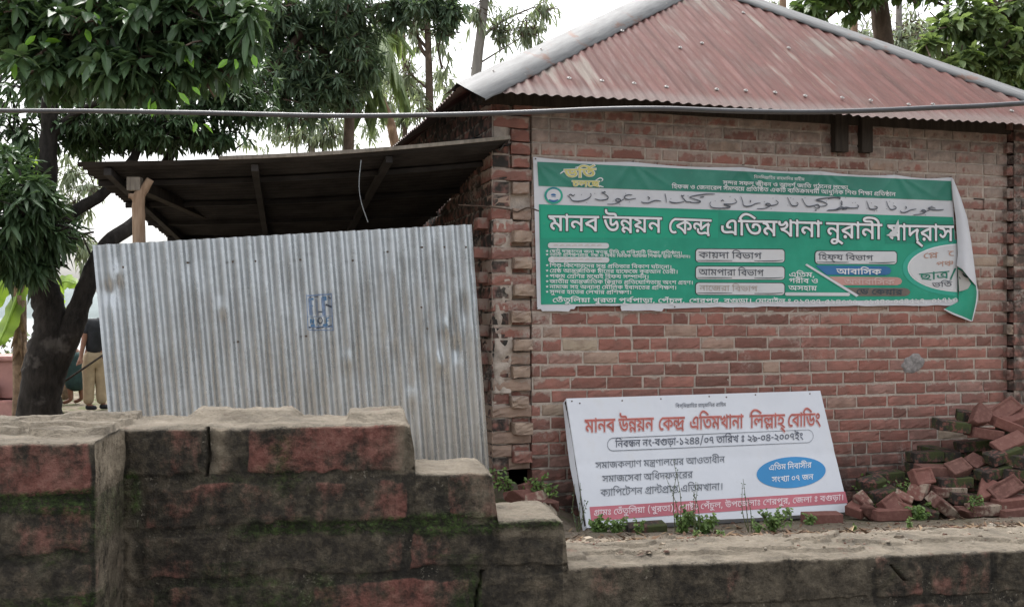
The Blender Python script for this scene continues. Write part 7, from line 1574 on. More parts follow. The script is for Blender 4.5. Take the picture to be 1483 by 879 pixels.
# ------------------------------------------------------------------ white sign leaning on the wall
SP = [at(820, 577, 6.68), at(1188, 565.5, 7.22), at(1229.5, 741, 6.92), at(850, 762, 6.30)]
sx = (SP[1] - SP[0] + SP[2] - SP[3]).normalized()
sy_ = (SP[3] - SP[0] + SP[2] - SP[1]); sy_ = (sy_ - sx * sy_.dot(sx)).normalized()
SNRM = sx.cross(sy_).normalized()
if SNRM.y > 0: SNRM = -SNRM
SC = (SP[0] + SP[1] + SP[2] + SP[3]) / 4
sign = thing('sign_board', 'white sign board with red and blue print leaning against the brick front', 'sign', (SC.x, SC.y - 0.1, -1.36))
def spl(px, py, lift=0.0):
    d = Vector(((px - CX) / F, 1, (HY - py) / F))
    p = d * (SC.dot(SNRM) / d.dot(SNRM))
    q = p - SC; a_, b_ = q.dot(sx), q.dot(sy_)
    w = 0.006 * float(fbm(a_ * 1.8, b_ * 1.8, 2, 44)) - 0.004 * math.exp(-((b_ - 0.02) / 0.03) ** 2)
    return p + SNRM * (w + lift * 1.8)
W_ = dict(vinyl=mat_cloth('white_vinyl', (0.61, 0.63, 0.67), 0.06, 0.42, (0.52, 0.51, 0.49)), red=plain('red_print', (0.40, 0.105, 0.085), 0.5, 0, 0.2, 30), redshade=plain('pale_red_print', (0.60, 0.36, 0.34), 0.5, 0, 0.1, 30),
          strip=mat_cloth('rose_print', (0.47, 0.135, 0.165), 0.12, 0.45), ink=plain('navy_ink', (0.085, 0.095, 0.125), 0.5, 0, 0.25, 40), ink2=plain('slate_ink', (0.15, 0.165, 0.19), 0.5, 0, 0.25, 40),
          blue=mat_cloth('azure_print', (0.035, 0.235, 0.50), 0.08, 0.42), white=plain('sign_white_ink', (0.72, 0.73, 0.74), 0.45, 0, 0.06, 30), strip_text=plain('rose_white_ink', (0.70, 0.56, 0.58), 0.5, 0, 0.1, 30))
nx_, ny_ = 60, 34; v = []
for i in range(nx_ + 1):
    for k in range(ny_ + 1):
        s_, t = i / nx_, k / ny_
        x = (820 + 368 * s_) * (1 - t) + (850 + 379.5 * s_) * t; y = (577 - 11.5 * s_) * (1 - t) + (764 - 23 * s_) * t
        if k == ny_: y += 1.5 * (vnoise(s_ * 14, 0, 3) - 0.5)
        v.append(spl(x, y))
f = [(i * (ny_ + 1) + k, i * (ny_ + 1) + k + 1, (i + 1) * (ny_ + 1) + k + 1, (i + 1) * (ny_ + 1) + k) for i in range(nx_) for k in range(ny_)]
mesh_obj('vinyl_face', v, f, W_['vinyl'], sign, None, True)
def sbar(name, p, q, w, mat, back):
    p, q = spl(*p), spl(*q)
    ax = q - p; L = ax.length; ax /= L
    a = Acc(); box(a, (p + q) / 2 - SNRM * back, ax * (L / 2), SNRM * 0.012, ax.cross(SNRM) * w / 2)
    return a.build(name, mat, sign)
sbar('frame_bar', (824, 580), (1187, 569), 0.025, M['timber'], 0.022); sbar('frame_bar', (854, 758), (1226, 736), 0.025, M['timber'], 0.022)
sbar('frame_bar', (823, 580), (852, 760), 0.03, M['timber'], 0.021); sbar('frame_bar', (1187, 569), (1226, 738), 0.03, M['timber'], 0.021); sbar('frame_bar', (1003, 575), (1040, 748), 0.03, M['timber'], 0.021)
# vinyl turned round the left edge and a second torn layer behind it
a = Acc(); vv = []
for k in range(15):
    t = k / 14; x = 820 + 30 * t; y = 577 + 187 * t
    vv += [spl(x, y, 0.0), spl(x - 0.5 - 3.0 * math.sin(math.pi * t) * (0.6 + 0.8 * vnoise(t * 6, 1, 2)), y + 2, -0.035)]
a.add(vv, [(2 * i, 2 * i + 1, 2 * i + 3, 2 * i + 2) for i in range(14)])
a.build('turned_edge', W_['vinyl'], sign, True)
a = Acc(); vv = []
for k in range(21):
    t = k / 20; x = 853 + 374 * t; y = 763 - 22.5 * t
    vv += [spl(x, y, -0.002), spl(x + 0.6, y + 2.2 + 2.5 * vnoise(t * 9, 4, 2), -0.03)]
a.add(vv, [(2 * i, 2 * i + 1, 2 * i + 3, 2 * i + 2) for i in range(20)])
a.build('turned_edge', W_['vinyl'], sign, True)
def st(s, x0, y0, x1, y1, h, mat, fat=0, lift=0.0024, n=2, name='lettering'):
    return text(name, s, x0, y0, x1, y1, h, spl, W_[mat], sign, fat, lift, n)
st("বিস্মিল্লাহির রাহ্মানির রাহিম", 978, 585.8, 1051, 583.6, 4.6, 'ink', 2)
for w in (("মানব", 847, 608.2, 890, 606.9), ("উন্নয়ন", 896, 606.8, 946, 605.2), ("কেন্দ্র", 953.5, 605, 991, 604), ("এতিমখানা", 998.5, 603.8, 1076, 601.8), ("লিল্লাহ্", 1086, 601.6, 1136, 600.2), ("বোডিং", 1140.5, 600, 1188, 598.6)):
    st(*w, 18.0, 'redshade', 34, 0.0018, 3, 'letter_shade'); st(*w, 17.6, 'red', 4, 0.0030, 3)
def outline_rr(pts, w):
    return [(pts[i:i + 2] if i + 1 < len(pts) else [pts[-1], pts[0]], w) for i in range(len(pts))]
rr0 = rrect(879.5, 634.5, 1177.5, 653.0, 9, -12.6, 6)
rr = []
for i in range(len(rr0)):
    p0_, p1_ = rr0[i], rr0[(i + 1) % len(rr0)]
    m_ = max(1, int(math.hypot(p1_[0] - p0_[0], p1_[1] - p0_[1]) / 5))
    rr += [(p0_[0] + (p1_[0] - p0_[0]) * k / m_, p0_[1] + (p1_[1] - p0_[1]) * k / m_) for k in range(m_)]
ribbon('lozenge_outline', [(rr + [rr[0]], 0.85)], spl, W_['ink2'], sign, 0.0022)
st("নিবন্ধন নং-বগুড়া-১২৪৪/০৭ তারিখ ঃ ২৯-০৪-২০০৭ইং", 891, 638.2, 1163, 626.6, 9.6, 'ink', 5)
st("সমাজকল্যাণ মন্ত্রণালয়ের আওতাধীন", 862.5, 669.2, 1049.5, 660.6, 9.2, 'ink2', 3)
st("সমাজসেবা অধিদফতরের", 872, 688.9, 1003, 682.4, 9.2, 'ink2', 3)
st("ক্যাপিটেশন গ্রান্টপ্রাপ্ত এতিমখানা।", 869.6, 708.7, 1047, 699.4, 9.6, 'ink2', 3)
patch('blue_ellipse', ellipse(1145.7, 683.8, 50, 22.6, 44, -0.06), spl, W_['blue'], sign, 0.0016)
st("এতিম নিবাসীর", 1113, 673.6, 1174.8, 669.4, 7.4, 'white', 8); st("সংখ্যা ০৭ জন", 1117.5, 690.6, 1177.5, 686.6, 7.4, 'white', 8)
patch('address_strip', [(853.6, 733.8), (1223.6, 711.4), (1227.6, 728), (856, 754.2)], spl, W_['strip'], sign, 0.0014)
st("গ্রামঃ তেঁতুলিয়া (খুরতা), পোষ্টঃ পেঁচুল, উপজেলাঃ শেরপুর, জেলা ঃ বগুড়া।", 859.6, 738.8, 1221.8, 716.0, 7.8, 'strip_text', 12)
for x, y in ((828, 581), (839.5, 584), (901, 580), (957, 577.5), (1027, 574), (1052, 575), (1094, 571.5), (1173, 570)):
    a = Acc(); p = spl(x, y)
    tube(a, [p - SNRM * 0.004, p + SNRM * 0.004], [0.0055, 0.0045], 7)
    a.build('nail', M['iron'], sign)

# ------------------------------------------------------------------ loose bricks
LB = [mat_loose_brick('loose_red_brick', -0.06, -0.06), mat_loose_brick('mossy_brick', 0.22, 0.02), mat_loose_brick('mortared_brick', 0.02, 0.17)]
def brick_mesh(seed, cut=None, frog=False, size=(0.24, 0.115, 0.07)):
    """a fired brick with worn arrises; cut = broken across at that share of its length"""
    R = random.Random(seed)
    bm = bmesh.new()
    bmesh.ops.create_cube(bm, size=1.0)
    for v in bm.verts:
        v.co = Vector((v.co.x * size[0], v.co.y * size[1], v.co.z * size[2]))
    if cut:
        nrm = Vector((1, R.uniform(-0.5, 0.5), R.uniform(-0.5, 0.5)))
        r = bmesh.ops.bisect_plane(bm, geom=bm.verts[:] + bm.edges[:] + bm.faces[:], plane_co=(size[0] * (cut - 0.5), 0, 0), plane_no=nrm, clear_outer=True)
        bmesh.ops.holes_fill(bm, edges=[e for e in bm.edges if e.is_boundary])
        if R.random() > 0.4:
            nrm = Vector((-0.8, R.uniform(-1, 1), R.uniform(-1, 1)))
            bmesh.ops.bisect_plane(bm, geom=bm.verts[:] + bm.edges[:] + bm.faces[:], plane_co=(-size[0] * 0.42, 0, 0), plane_no=nrm, clear_outer=True)
            bmesh.ops.holes_fill(bm, edges=[e for e in bm.edges if e.is_boundary])
    if frog:
        top = max(bm.faces, key=lambda q: q.calc_center_median().z)
        bmesh.ops.inset_region(bm, faces=[top], thickness=0.022, depth=0.0)
        r = bmesh.ops.inset_region(bm, faces=[top], thickness=0.008, depth=-0.011)
    bmesh.ops.bevel(bm, geom=[e for e in bm.edges if e.calc_face_angle(0) > 0.4], offset=0.0045, segments=1, affect='EDGES')
    bmesh.ops.triangulate(bm, faces=[q for q in bm.faces if len(q.verts) > 4])
    bmesh.ops.subdivide_edges(bm, edges=[e for e in bm.edges if e.calc_length() > 0.03], cuts=2, use_grid_fill=True)
    for v in bm.verts:
        n = v.normal
        k = float(fbm(v.co.x * 30 + seed * 3.1, v.co.y * 30 + v.co.z * 41, 3, seed % 40))
        big = float(fbm(v.co.x * 9 + seed, v.co.z * 12 + v.co.y * 9, 2, seed % 30))
        v.co += n * (0.005 * k + 0.004 * big)
    c = Vector((0, 0, 0))
    for v in bm.verts: c += v.co
    c /= len(bm.verts)
    for v in bm.verts: v.co -= c
    me = bpy.data.meshes.new('brick')
    bm.to_mesh(me); bm.free()
    return me
KINDS = {}
def brick_kind(kind, mi):
    if (kind, mi) not in KINDS:
        spec = {'whole': (3, None, False), 'whole2': (4, None, False), 'frog': (5, None, True), 'half': (6, 0.52, False), 'bat': (7, 0.7, False), 'chunk': (8, 0.36, False), 'froghalf': (9, 0.62, True), 'half2': (12, 0.45, False), 'thin': (14, None, False)}[kind]
        size = (0.25, 0.115, 0.035) if kind == 'thin' else (0.24, 0.115, 0.07)
        me = brick_mesh(*spec, size)
        me.materials.append(LB[mi])
        KINDS[(kind, mi)] = me
    return KINDS[(kind, mi)]
def brick(kind, mi, pos, yaw, pitch, roll, label, group, name='loose_brick'):
    """yaw turns it on the ground, pitch lifts its right end, roll turns it about its length (degrees)"""
    o = bpy.data.objects.new(name, brick_kind(kind, mi))
    link(o)
    o.matrix_world = Matrix.Translation(pos) @ Matrix.Rotation(math.radians(yaw), 4, 'Z') @ Matrix.Rotation(math.radians(-pitch), 4, 'Y') @ Matrix.Rotation(math.radians(roll), 4, 'X')
    tag(o, label, 'brick', group)
    return o
# the neat mossy stack against the house
GS = 'mossy bricks of the low stack at the wall'
for row, py in enumerate((697, 681.5, 666, 650.5, 635)):
    for j, (px, Y, yaw, kind) in enumerate(((1338, 7.22, 14, 'whole'), (1369, 7.32, 96, 'whole2'), (1394, 7.34, 15, 'whole2'), (1432, 7.42, 17, 'whole'), (1352, 7.46, 105, 'whole'))):
        if row == 4 and j == 3: continue
        p = at(px + random.uniform(-1.2, 1.2), py, Y)
        p.z = -1.300 + 0.0735 * row + random.uniform(-0.002, 0.002)
        brick(kind, 1, p, yaw + random.uniform(-4, 4), random.uniform(-1, 1), 0, 'dark mossy brick laid in the neat stack against the brick wall', GS, 'stacked_brick')
# bricks thrown on top of the stack
GT = 'bricks lying on top of the stack'
for px, py, Y, yaw, pitch, roll, kind, mi, lab in (
    (1377, 616, 7.12, 10, -8, 6, 'whole', 1, 'mossy red brick sloping down to the right on the stack top, left of two'),
    (1425, 627, 7.16, 14, -9, 4, 'whole2', 0, 'red brick sloping down to the right on the stack top, right of two'),
    (1397, 602, 7.28, 70, 0, 8, 'bat', 1, 'small dark mossy brick end at the very back of the stack top'),
    (1419, 605, 7.14, 48, 38, 50, 'bat', 0, 'pinkish red brick propped up steeply on the stack top'),
    (1456, 615, 7.22, 12, -20, 12, 'whole', 0, 'long red brick leaning down to the right, under the topmost brick of the heap'),
    (1455, 594, 7.34, 20, 26, 48, 'frog', 0, 'topmost red brick of the heap, tilted to show its hollowed face'),
    (1471, 606, 7.32, 22, 12, 20, 'whole2', 0, 'red brick at the right edge of the photo beside the topmost one'),
    (1462, 640, 7.08, 16, 18, 30, 'thin', 0, 'thin flat red tile piece jutting up to the right from the heap'),
    (1452, 659, 7.02, 14, 14, 10, 'whole', 1, 'big brick with bright green moss on its right end, tilted up right'),
    (1476, 663, 7.05, 60, 5, 10, 'whole2', 1, 'mossy brick end at the right edge of the photo, half way up the heap'),
    (1412, 668, 7.10, 20, 24, 40, 'half', 0, 'broken red half brick wedged in a gap of the stack'),
    (1352, 681, 7.04, 8, -3, 5, 'whole', 0, 'clean red brick lying level in front of the stack'),
    (1387, 677, 7.00, 16, 16, 35, 'froghalf', 0, 'broken red brick with hollow face, in front of the stack middle'),
    (1438, 684, 6.98, 24, 8, 5, 'whole2', 1, 'greenest mossy brick, low in the right half of the heap'),
    (1469, 686, 7.00, 18, -6, 5, 'whole', 1, 'dark brick at the right edge of the photo, low in the heap'),
    (1336, 690, 6.92, 20, 4, 62, 'froghalf', 0, 'pink red brick half standing on edge with a hollow face'),
    (1380, 698, 6.96, 10, 1, 0, 'whole2', 1, 'long dark brick lying level under the broken red one'),
    (1328, 712, 6.88, 30, 62, 20, 'half', 2, 'broken upright brick stump with red and grey mortar'),
    (1371, 711, 6.94, 12, -2, 4, 'whole', 2, 'pale greyish brick with moss lying level at the foot of the stack'),
    (1398, 722, 6.90, 12, -8, 6, 'whole', 1, 'mossy greenish brick lying low behind the tilted pale one'),
    (1366, 733, 6.80, 28, -30, 28, 'whole', 2, 'large pale mortar covered brick tilted down to the right'),
    (1399, 743, 6.78, 15, -6, 10, 'half', 0, 'small red brick piece on the dirt beside the large tilted pale one'),
    (1430, 712, 6.88, 55, 40, 20, 'bat', 0, 'red brick standing steeply in the middle right of the heap'),
    (1456, 708, 6.86, 18, 22, 48, 'frog', 0, 'red brick with hollow face turned to the viewer, tilted up right'),
    (1427, 737, 6.78, 10, 1, 2, 'whole', 2, 'grey pink brick lying flat at the foot of the heap'),
    (1464, 728, 6.82, 14, 3, 4, 'whole2', 0, 'flat red brick at the right edge of the photo, upper of two'),
    (1468, 742, 6.78, 16, 2, 3, 'whole', 0, 'flat red brick at the right edge of the photo, lower of two'),
    (1290, 744, 6.70, 6, 1, 0, 'whole', 0, 'red brick with pale foot standing on the dirt, left part of the heap'),
    (1251, 725, 6.80, 25, 24, 30, 'chunk', 2, 'big pale lump of mortar beside the right edge of the white sign'),
    (1262, 742, 6.74, 50, -35, 30, 'half2', 0, 'dark red broken piece leaning under the pale mortar lump'),
    (1281, 717, 6.92, 14, 12, 5, 'bat', 1, 'dark mossy broken brick behind the pale mortar lump'),
    (1291, 730, 6.76, 35, 20, 55, 'froghalf', 0, 'small red brick bit with a hollow on top of a red brick'),
    (1308, 722, 6.84, 60, 30, 20, 'chunk', 2, 'pale broken chunk left of the upright brick stump'),
    (1315, 738, 6.76, 30, -15, 15, 'half2', 2, 'grey broken piece among the weeds in front of the heap'),
    (1345, 744, 6.74, 70, 10, 10, 'chunk', 1, 'small mossy broken piece at the foot of the large tilted brick'),
    (1240, 738, 6.80, 40, 20, 10, 'chunk', 0, 'red shard at the lower right corner of the white sign'),
    (1190, 750, 6.62, 4, 0, 0, 'whole2', 0, 'flat red brick lying under the bottom edge of the white sign'),
    (935, 766, 6.20, 8, 2, 6, 'whole', 1, 'mossy grey brown brick under the left half of the white sign'),
    (1262, 700, 7.02, 20, 12, 20, 'bat', 1, 'mossy brick half hidden by weeds near the wall, right of the sign'),
    (1282, 690, 7.18, 12, 3, 4, 'whole', 1, 'dark brick at the foot of the wall behind the weeds')):
    brick(kind, mi, at(px, py, Y), yaw, pitch, roll, lab, 'loose bricks of the rubble heap')
# support inside the heap
for px, py, Y in ((1410, 645, 7.3), (1445, 640, 7.42), (1462, 650, 7.3), (1470, 626, 7.4), (1420, 690, 7.12), (1455, 695, 7.06), (1340, 728, 6.98), (1395, 735, 6.98), (1440, 728, 6.96), (1310, 742, 6.94), (1410, 728, 7.04), (1470, 705, 7.05)):
    brick('whole2', 1, at(px, py, Y), random.uniform(-10, 40), random.uniform(-8, 8), random.uniform(-5, 5), 'dark brick deep inside the rubble heap, only partly seen between others', 'bricks deep in the heap')
# pieces on the far yard and on the wall top
brick('bat', 1, at(117, 607, 13.6), 30, 4, 0, 'brick lying on the ground near the sandals of the man in khaki', 'bricks on the far yard')
brick('bat', 1, at(87, 600, 14.6), 5, 0, 0, 'dark brick on the ground just right of the black tree trunk foot', 'bricks on the far yard')
brick('thin', 1, at(141, 609, 13.2), 8, 3, 0, 'thin dark slab on the ground beside the fence foot', 'bricks on the far yard')
# ------------------------------------------------------------------ litter on the dirt: chips, crumbs, dead leaves
def litter():
    a = Acc(); R = random.Random(3)
    for _ in range(11000):
        x = R.uniform(-0.1, 4.3); v = R.uniform(-0.14, 5.0) if R.random() < 0.5 else R.uniform(-0.14, 0.7)
        if v < 0.9 and x > 1.6: continue
        y = v + wall_y(x) + 0.19
        if R.random() > 0.35 + 0.65 * min(1, v / 4.4) ** 2 and v > 0.3: continue
        s = R.uniform(0.002, 0.006) * (1 + 0.9 * (R.random() ** 6) * 3) * (0.5 + 0.14 * v)
        z = gz(x, y) + s * 0.1
        if v < -0.01:
            if x < 0.14: continue
            z = ZA - 3 * CH + 0.006
        c = Vector((x, y, z)); n = R.randint(4, 6); t0 = R.random() * 6
        ax = R.uniform(0.6, 1.9)
        base = [c + Vector((s * ax * math.cos(t0 + 2 * math.pi * k / n), s * math.sin(t0 + 2 * math.pi * k / n), -s * 0.3)) for k in range(n)]
        top = [c + Vector((s * ax * 0.6 * math.cos(t0 + 2 * math.pi * k / n + 0.2), s * 0.6 * math.sin(t0 + 2 * math.pi * k / n + 0.2), s * R.uniform(0.3, 0.6))) for k in range(n)]
        a.add(base + top, [tuple(range(n, 2 * n))] + [(k, (k + 1) % n, n + (k + 1) % n, n + k) for k in range(n)], 0, rnd=R.random())
    n = Nodes('crumbs_and_chips')
    c = n.ramp(n.attr('rnd'), [(0.0, (0.15, 0.065, 0.05)), (0.2, (0.07, 0.052, 0.038)), (0.5, (0.13, 0.105, 0.075)), (0.8, (0.21, 0.17, 0.125)), (1.0, (0.26, 0.23, 0.185))])
    o = a.build('gravel', n.bsdf(c, 0.95))
    o['kind'] = 'stuff'
    a = Acc()
    for _ in range(700):
        x = R.uniform(0.2, 4.2); y = wall_y(x) + 0.2 + R.uniform(0.9, 4.9)
        s = R.uniform(0.012, 0.035); t = R.random() * 6.28; z = gz(x, y) + 0.006
        d = Vector((math.cos(t), math.sin(t), R.uniform(-0.2, 0.5))); w = Vector((-math.sin(t), math.cos(t), R.uniform(-0.3, 0.3))) * 0.32
        c = Vector((x, y, z))
        a.add([c - d * s, c + w * s + Vector((0, 0, s * 0.25)), c + d * s + Vector((0, 0, s * 0.3)), c - w * s + Vector((0, 0, s * 0.2)), c + Vector((0, 0, -s * 0.05))], [(0, 4, 1), (1, 4, 2), (2, 4, 3), (3, 4, 0)], 0, rnd=R.random())
    n = Nodes('dead_leaf')
    o = a.build('fallen_leaves', n.bsdf(n.ramp(n.attr('rnd'), [(0, (0.06, 0.04, 0.028)), (0.6, (0.15, 0.095, 0.06)), (1, (0.26, 0.19, 0.12))]), 0.85))
    o['kind'] = 'stuff'
litter()

# ------------------------------------------------------------------ foliage
def leaf(acc, base, d, up, L, W, droop, mi, rnd, fold=0.25, curl=0.0):
    """one leaf: two halves folded on the midrib, bending down towards the tip"""
    s = d.cross(up)
    if s.length < 1e-4: s = d.cross(Vector((1, 0, 0)))
    s.normalize(); n = s.cross(d).normalized()
    dn = Vector((0, 0, -1))
    m = base + d * (L * 0.42) + dn * (droop * L * 0.10)
    t = base + d * (L * (0.97 - 0.1 * droop)) + dn * (droop * L * 0.42)
    w = W / 2
    q1 = base + d * (L * 0.30) + s * w * 0.95 + n * w * fold + dn * (droop * L * 0.06)
    q2 = base + d * (L * 0.30) - s * w * 0.95 + n * w * fold + dn * (droop * L * 0.06)
    q3 = base + d * (L * 0.66) + s * w * 0.78 + n * w * fold + dn * (droop * L * 0.22)
    q4 = base + d * (L * 0.66) - s * w * 0.78 + n * w * fold + dn * (droop * L * 0.22)
    acc.add([base, q1, q3, t, q4, q2, m], [(0, 6, 1), (1, 6, 3, 2), (3, 6, 5, 4), (5, 6, 0)], mi, rnd=rnd, rib=[0.5, 0, 0, 0.3, 0, 0, 1.0])
def rvec(R):
    while True:
        v = Vector((R.uniform(-1, 1), R.uniform(-1, 1), R.uniform(-1, 1)))
        if 0.1 < v.length < 1: return v.normalized()
def whorl(acc, p, ax, n, L, W, R, droop=0.5, spread=1.1, mi=0, stem=0.06, base_rnd=None):
    """a twig end with its ring of leaves"""
    ax = ax.normalized()
    a = ax.orthogonal().normalized(); b = ax.cross(a)
    br = R.random() if base_rnd is None else base_rnd
    for i in range(n):
        t = 2.4 * i + R.uniform(-0.4, 0.4)
        sp = spread * R.uniform(0.55, 1.15)
        d = (ax * math.cos(sp) + (a * math.cos(t) + b * math.sin(t)) * math.sin(sp)).normalized()
        d = (d + Vector((0, 0, -0.45 * droop))).normalized()
        q = p - ax * (stem * R.random())
        up = Vector((R.uniform(-.5, .5), R.uniform(-.5, .5), 1))
        leaf(acc, q, d, up, L * R.uniform(0.65, 1.15), W * R.uniform(0.75, 1.15), droop * R.uniform(0.4, 1.4), mi, min(1, max(0, br * 0.6 + R.random() * 0.4)))
def crown(acc, blobs, R, L, W, per, droop=0.5, spread=1.1, mi=0, stem=0.06, shell=0.55, twig=None, centre=None):
    """twig ends spread through the volume of uneven blobs: (centre, radii, how many)"""
    for c, r, n in blobs:
        c = Vector(c)
        for _ in range(n):
            d = rvec(R); k = (shell + (1 - shell) * R.random()) if R.random() < 0.75 else R.random()
            k *= 1 + 0.35 * float(fbm(d.x * 2.3 + c.x, d.z * 2.3 + d.y * 1.7 + c.z, 2, 5))
            p = c + Vector((d.x * r[0], d.y * r[1], d.z * r[2])) * k
            ax = (d + Vector((0, 0, -0.15)) + rvec(R) * 0.6)
            whorl(acc, p, ax, R.randint(max(3, per - 3), per + 2), L, W, R, droop, spread, mi, stem)
            if twig is not None and R.random() < 0.5:
                tube(twig, [p - ax.normalized() * L * 0.2, p - ax.normalized() * L * 0.9 + rvec(R) * L * 0.2, p - ax.normalized() * L * 1.7 + rvec(R) * L * 0.4], [0.004, 0.006, 0.009], 4, caps=False)
def r_at(px, py, Y, rx, ry, rd):
    return at(px, py, Y), (rx / F * Y, rd, ry / F * Y)
BK = dict(
    black=mat_bark('black_wet_bark', (0.013, 0.012, 0.011), (0.062, 0.054, 0.047)),
    grey=mat_bark('grey_smooth_bark', (0.20, 0.18, 0.165), (0.36, 0.34, 0.31), 7),
    brown=mat_bark('brown_bark', (0.06, 0.045, 0.035), (0.16, 0.12, 0.09)),
    tan=mat_bark('tan_bark', (0.20, 0.125, 0.085), (0.36, 0.25, 0.17)),
)
LF = dict(
    jack=mat_leaf('broad_glossy_leaf', (0.033, 0.061, 0.030), (0.085, 0.147, 0.067), (0.212, 0.453, 0.040), 0.22, 0.33),
    mango=mat_leaf('long_dark_leaf', (0.027, 0.055, 0.024), (0.077, 0.133, 0.061), None, 0.18, 0.40),
    grey=mat_leaf('grey_green_leaf', (0.039, 0.065, 0.041), (0.122, 0.186, 0.112), (0.167, 0.283, 0.073), 0.25, 0.45),
    euca=mat_leaf('pale_hanging_leaf', (0.103, 0.127, 0.092), (0.253, 0.299, 0.207), (0.276, 0.380, 0.138), 0.35, 0.5),
    bright=mat_leaf('bright_green_leaf', (0.048, 0.077, 0.034), (0.162, 0.228, 0.090), (0.300, 0.444, 0.060), 0.35, 0.45),
    dark=mat_leaf('deep_green_leaf', (0.032, 0.061, 0.020), (0.094, 0.152, 0.049), (0.203, 0.319, 0.058), 0.28, 0.42),
    palm=mat_leaf('palm_leaflet', (0.057, 0.092, 0.040), (0.196, 0.265, 0.115), (0.287, 0.356, 0.138), 0.3, 0.45),
    banana=mat_leaf('banana_leaf', (0.12, 0.20, 0.025), (0.22, 0.34, 0.045), None, 0.45, 0.4),
    weed=mat_leaf('weed_leaf', (0.05, 0.085, 0.025), (0.14, 0.22, 0.06), (0.20, 0.30, 0.09), 0.3, 0.5),
)
def trunk(parent, limbs, mat, n=10, wob=0.10, m=6):
    a = Acc()
    for L in limbs:
        sp = spline([(p.x, p.y, p.z, r) for p, r in L], m)
        tube(a, [q[:3] for q in sp], [float(q[3]) for q in sp], n, wob=wob)
    return a.build('trunk', mat, parent, True)
R = random.Random(21)

# black forked tree at the left, long dark leaves
Y0 = 8.6
tr = thing('forked_tree', 'black barked forked tree at far left with long dark drooping leaves', 'tree', (at(55, 690, Y0).x, Y0, gz(at(55, 690, Y0).x, Y0)))
b0 = at(50, 700, Y0)
trunk(tr, [
    [(Vector((b0.x - 0.05, Y0, tr.location.z - 0.1)), 0.26), (at(52, 640, Y0), 0.21), (at(58, 580, Y0), 0.168), (at(67, 520, Y0), 0.165), (at(74, 480, Y0), 0.14), (at(70, 440, Y0), 0.125), (at(58, 400, Y0), 0.115), (at(55, 360, Y0 + .05), 0.10), (at(64, 310, Y0), 0.085), (at(69, 250, Y0), 0.075), (at(71, 190, Y0), 0.066), (at(74, 120, Y0 - .1), 0.055), (at(95, 40, Y0 - .3), 0.04)],
    [(at(70, 552, Y0), 0.12), (at(84, 520, Y0), 0.105), (at(104, 474, Y0), 0.098), (at(121, 427, Y0 + .05), 0.082), (at(137, 385, Y0 + .1), 0.07), (at(158, 350, Y0 + .2), 0.062), (at(200, 318, Y0 + .5), 0.06), (at(235, 250, Y0 + .8), 0.05), (at(270, 180, Y0 + .9), 0.04), (at(330, 110, Y0 + 1), 0.03)],
    [(at(112, 466, Y0 - .02), 0.06), (at(102, 458, Y0 - .04), 0.05), (at(97, 456, Y0 - .05), 0.035)],
    [(at(68, 300, Y0), 0.05), (at(90, 318, Y0 + .1), 0.052), (at(118, 300, Y0 + .2), 0.05), (at(150, 280, Y0 + .3), 0.045), (at(190, 235, Y0 + .4), 0.04), (at(215, 195, Y0 + .5), 0.035), (at(300, 150, Y0 + .7), 0.02)],
    [(at(70, 200, Y0), 0.04), (at(110, 165, Y0), 0.03), (at(180, 130, Y0 - .2), 0.02)],
    [(at(60, 345, Y0), 0.04), (at(30, 310, Y0 - .3), 0.03), (at(10, 280, Y0 - .5), 0.02)],
], BK['black'], 14, 0.16)
a = Acc(); tw = Acc()
crown(a, [r_at(40, 300, 8.0, 42, 62, 0.35) + (96,), r_at(12, 350, 8.0, 34, 45, 0.3) + (62,), r_at(62, 330, 8.1, 32, 50, 0.25) + (58,), r_at(20, 250, 8.3, 34, 40, 0.3) + (40,), r_at(48, 385, 8.15, 34, 20, 0.2) + (24,), r_at(100, 335, 8.6, 18, 22, 0.2) + (10,),
           r_at(20, 190, 8.8, 60, 36, 0.4) + (40,)], R, 0.185, 0.040, 9, 0.75, 1.0, 0, 0.05, 0.5, tw)
crown(a, [r_at(310, 200, 9.3, 75, 13, 0.4) + (48,), r_at(200, 200, 9.1, 115, 18, 0.4) + (70,), r_at(120, 205, 9.1, 60, 20, 0.4) + (36,), r_at(150, 175, 9.0, 100, 34, 0.5) + (194,), r_at(250, 180, 9.2, 70, 34, 0.5) + (130,), r_at(335, 150, 9.3, 70, 40, 0.5) + (134,), r_at(300, 110, 9.3, 110, 50, 0.5) + (151,), r_at(80, 120, 9.2, 120, 60, 0.5) + (151,)], R, 0.125, 0.032, 10, 0.6, 1.2, 0, 0.05, 0.3, tw)
a.build('crown', LF['mango'], tr)
tw.build('twigs', BK['black'], tr)

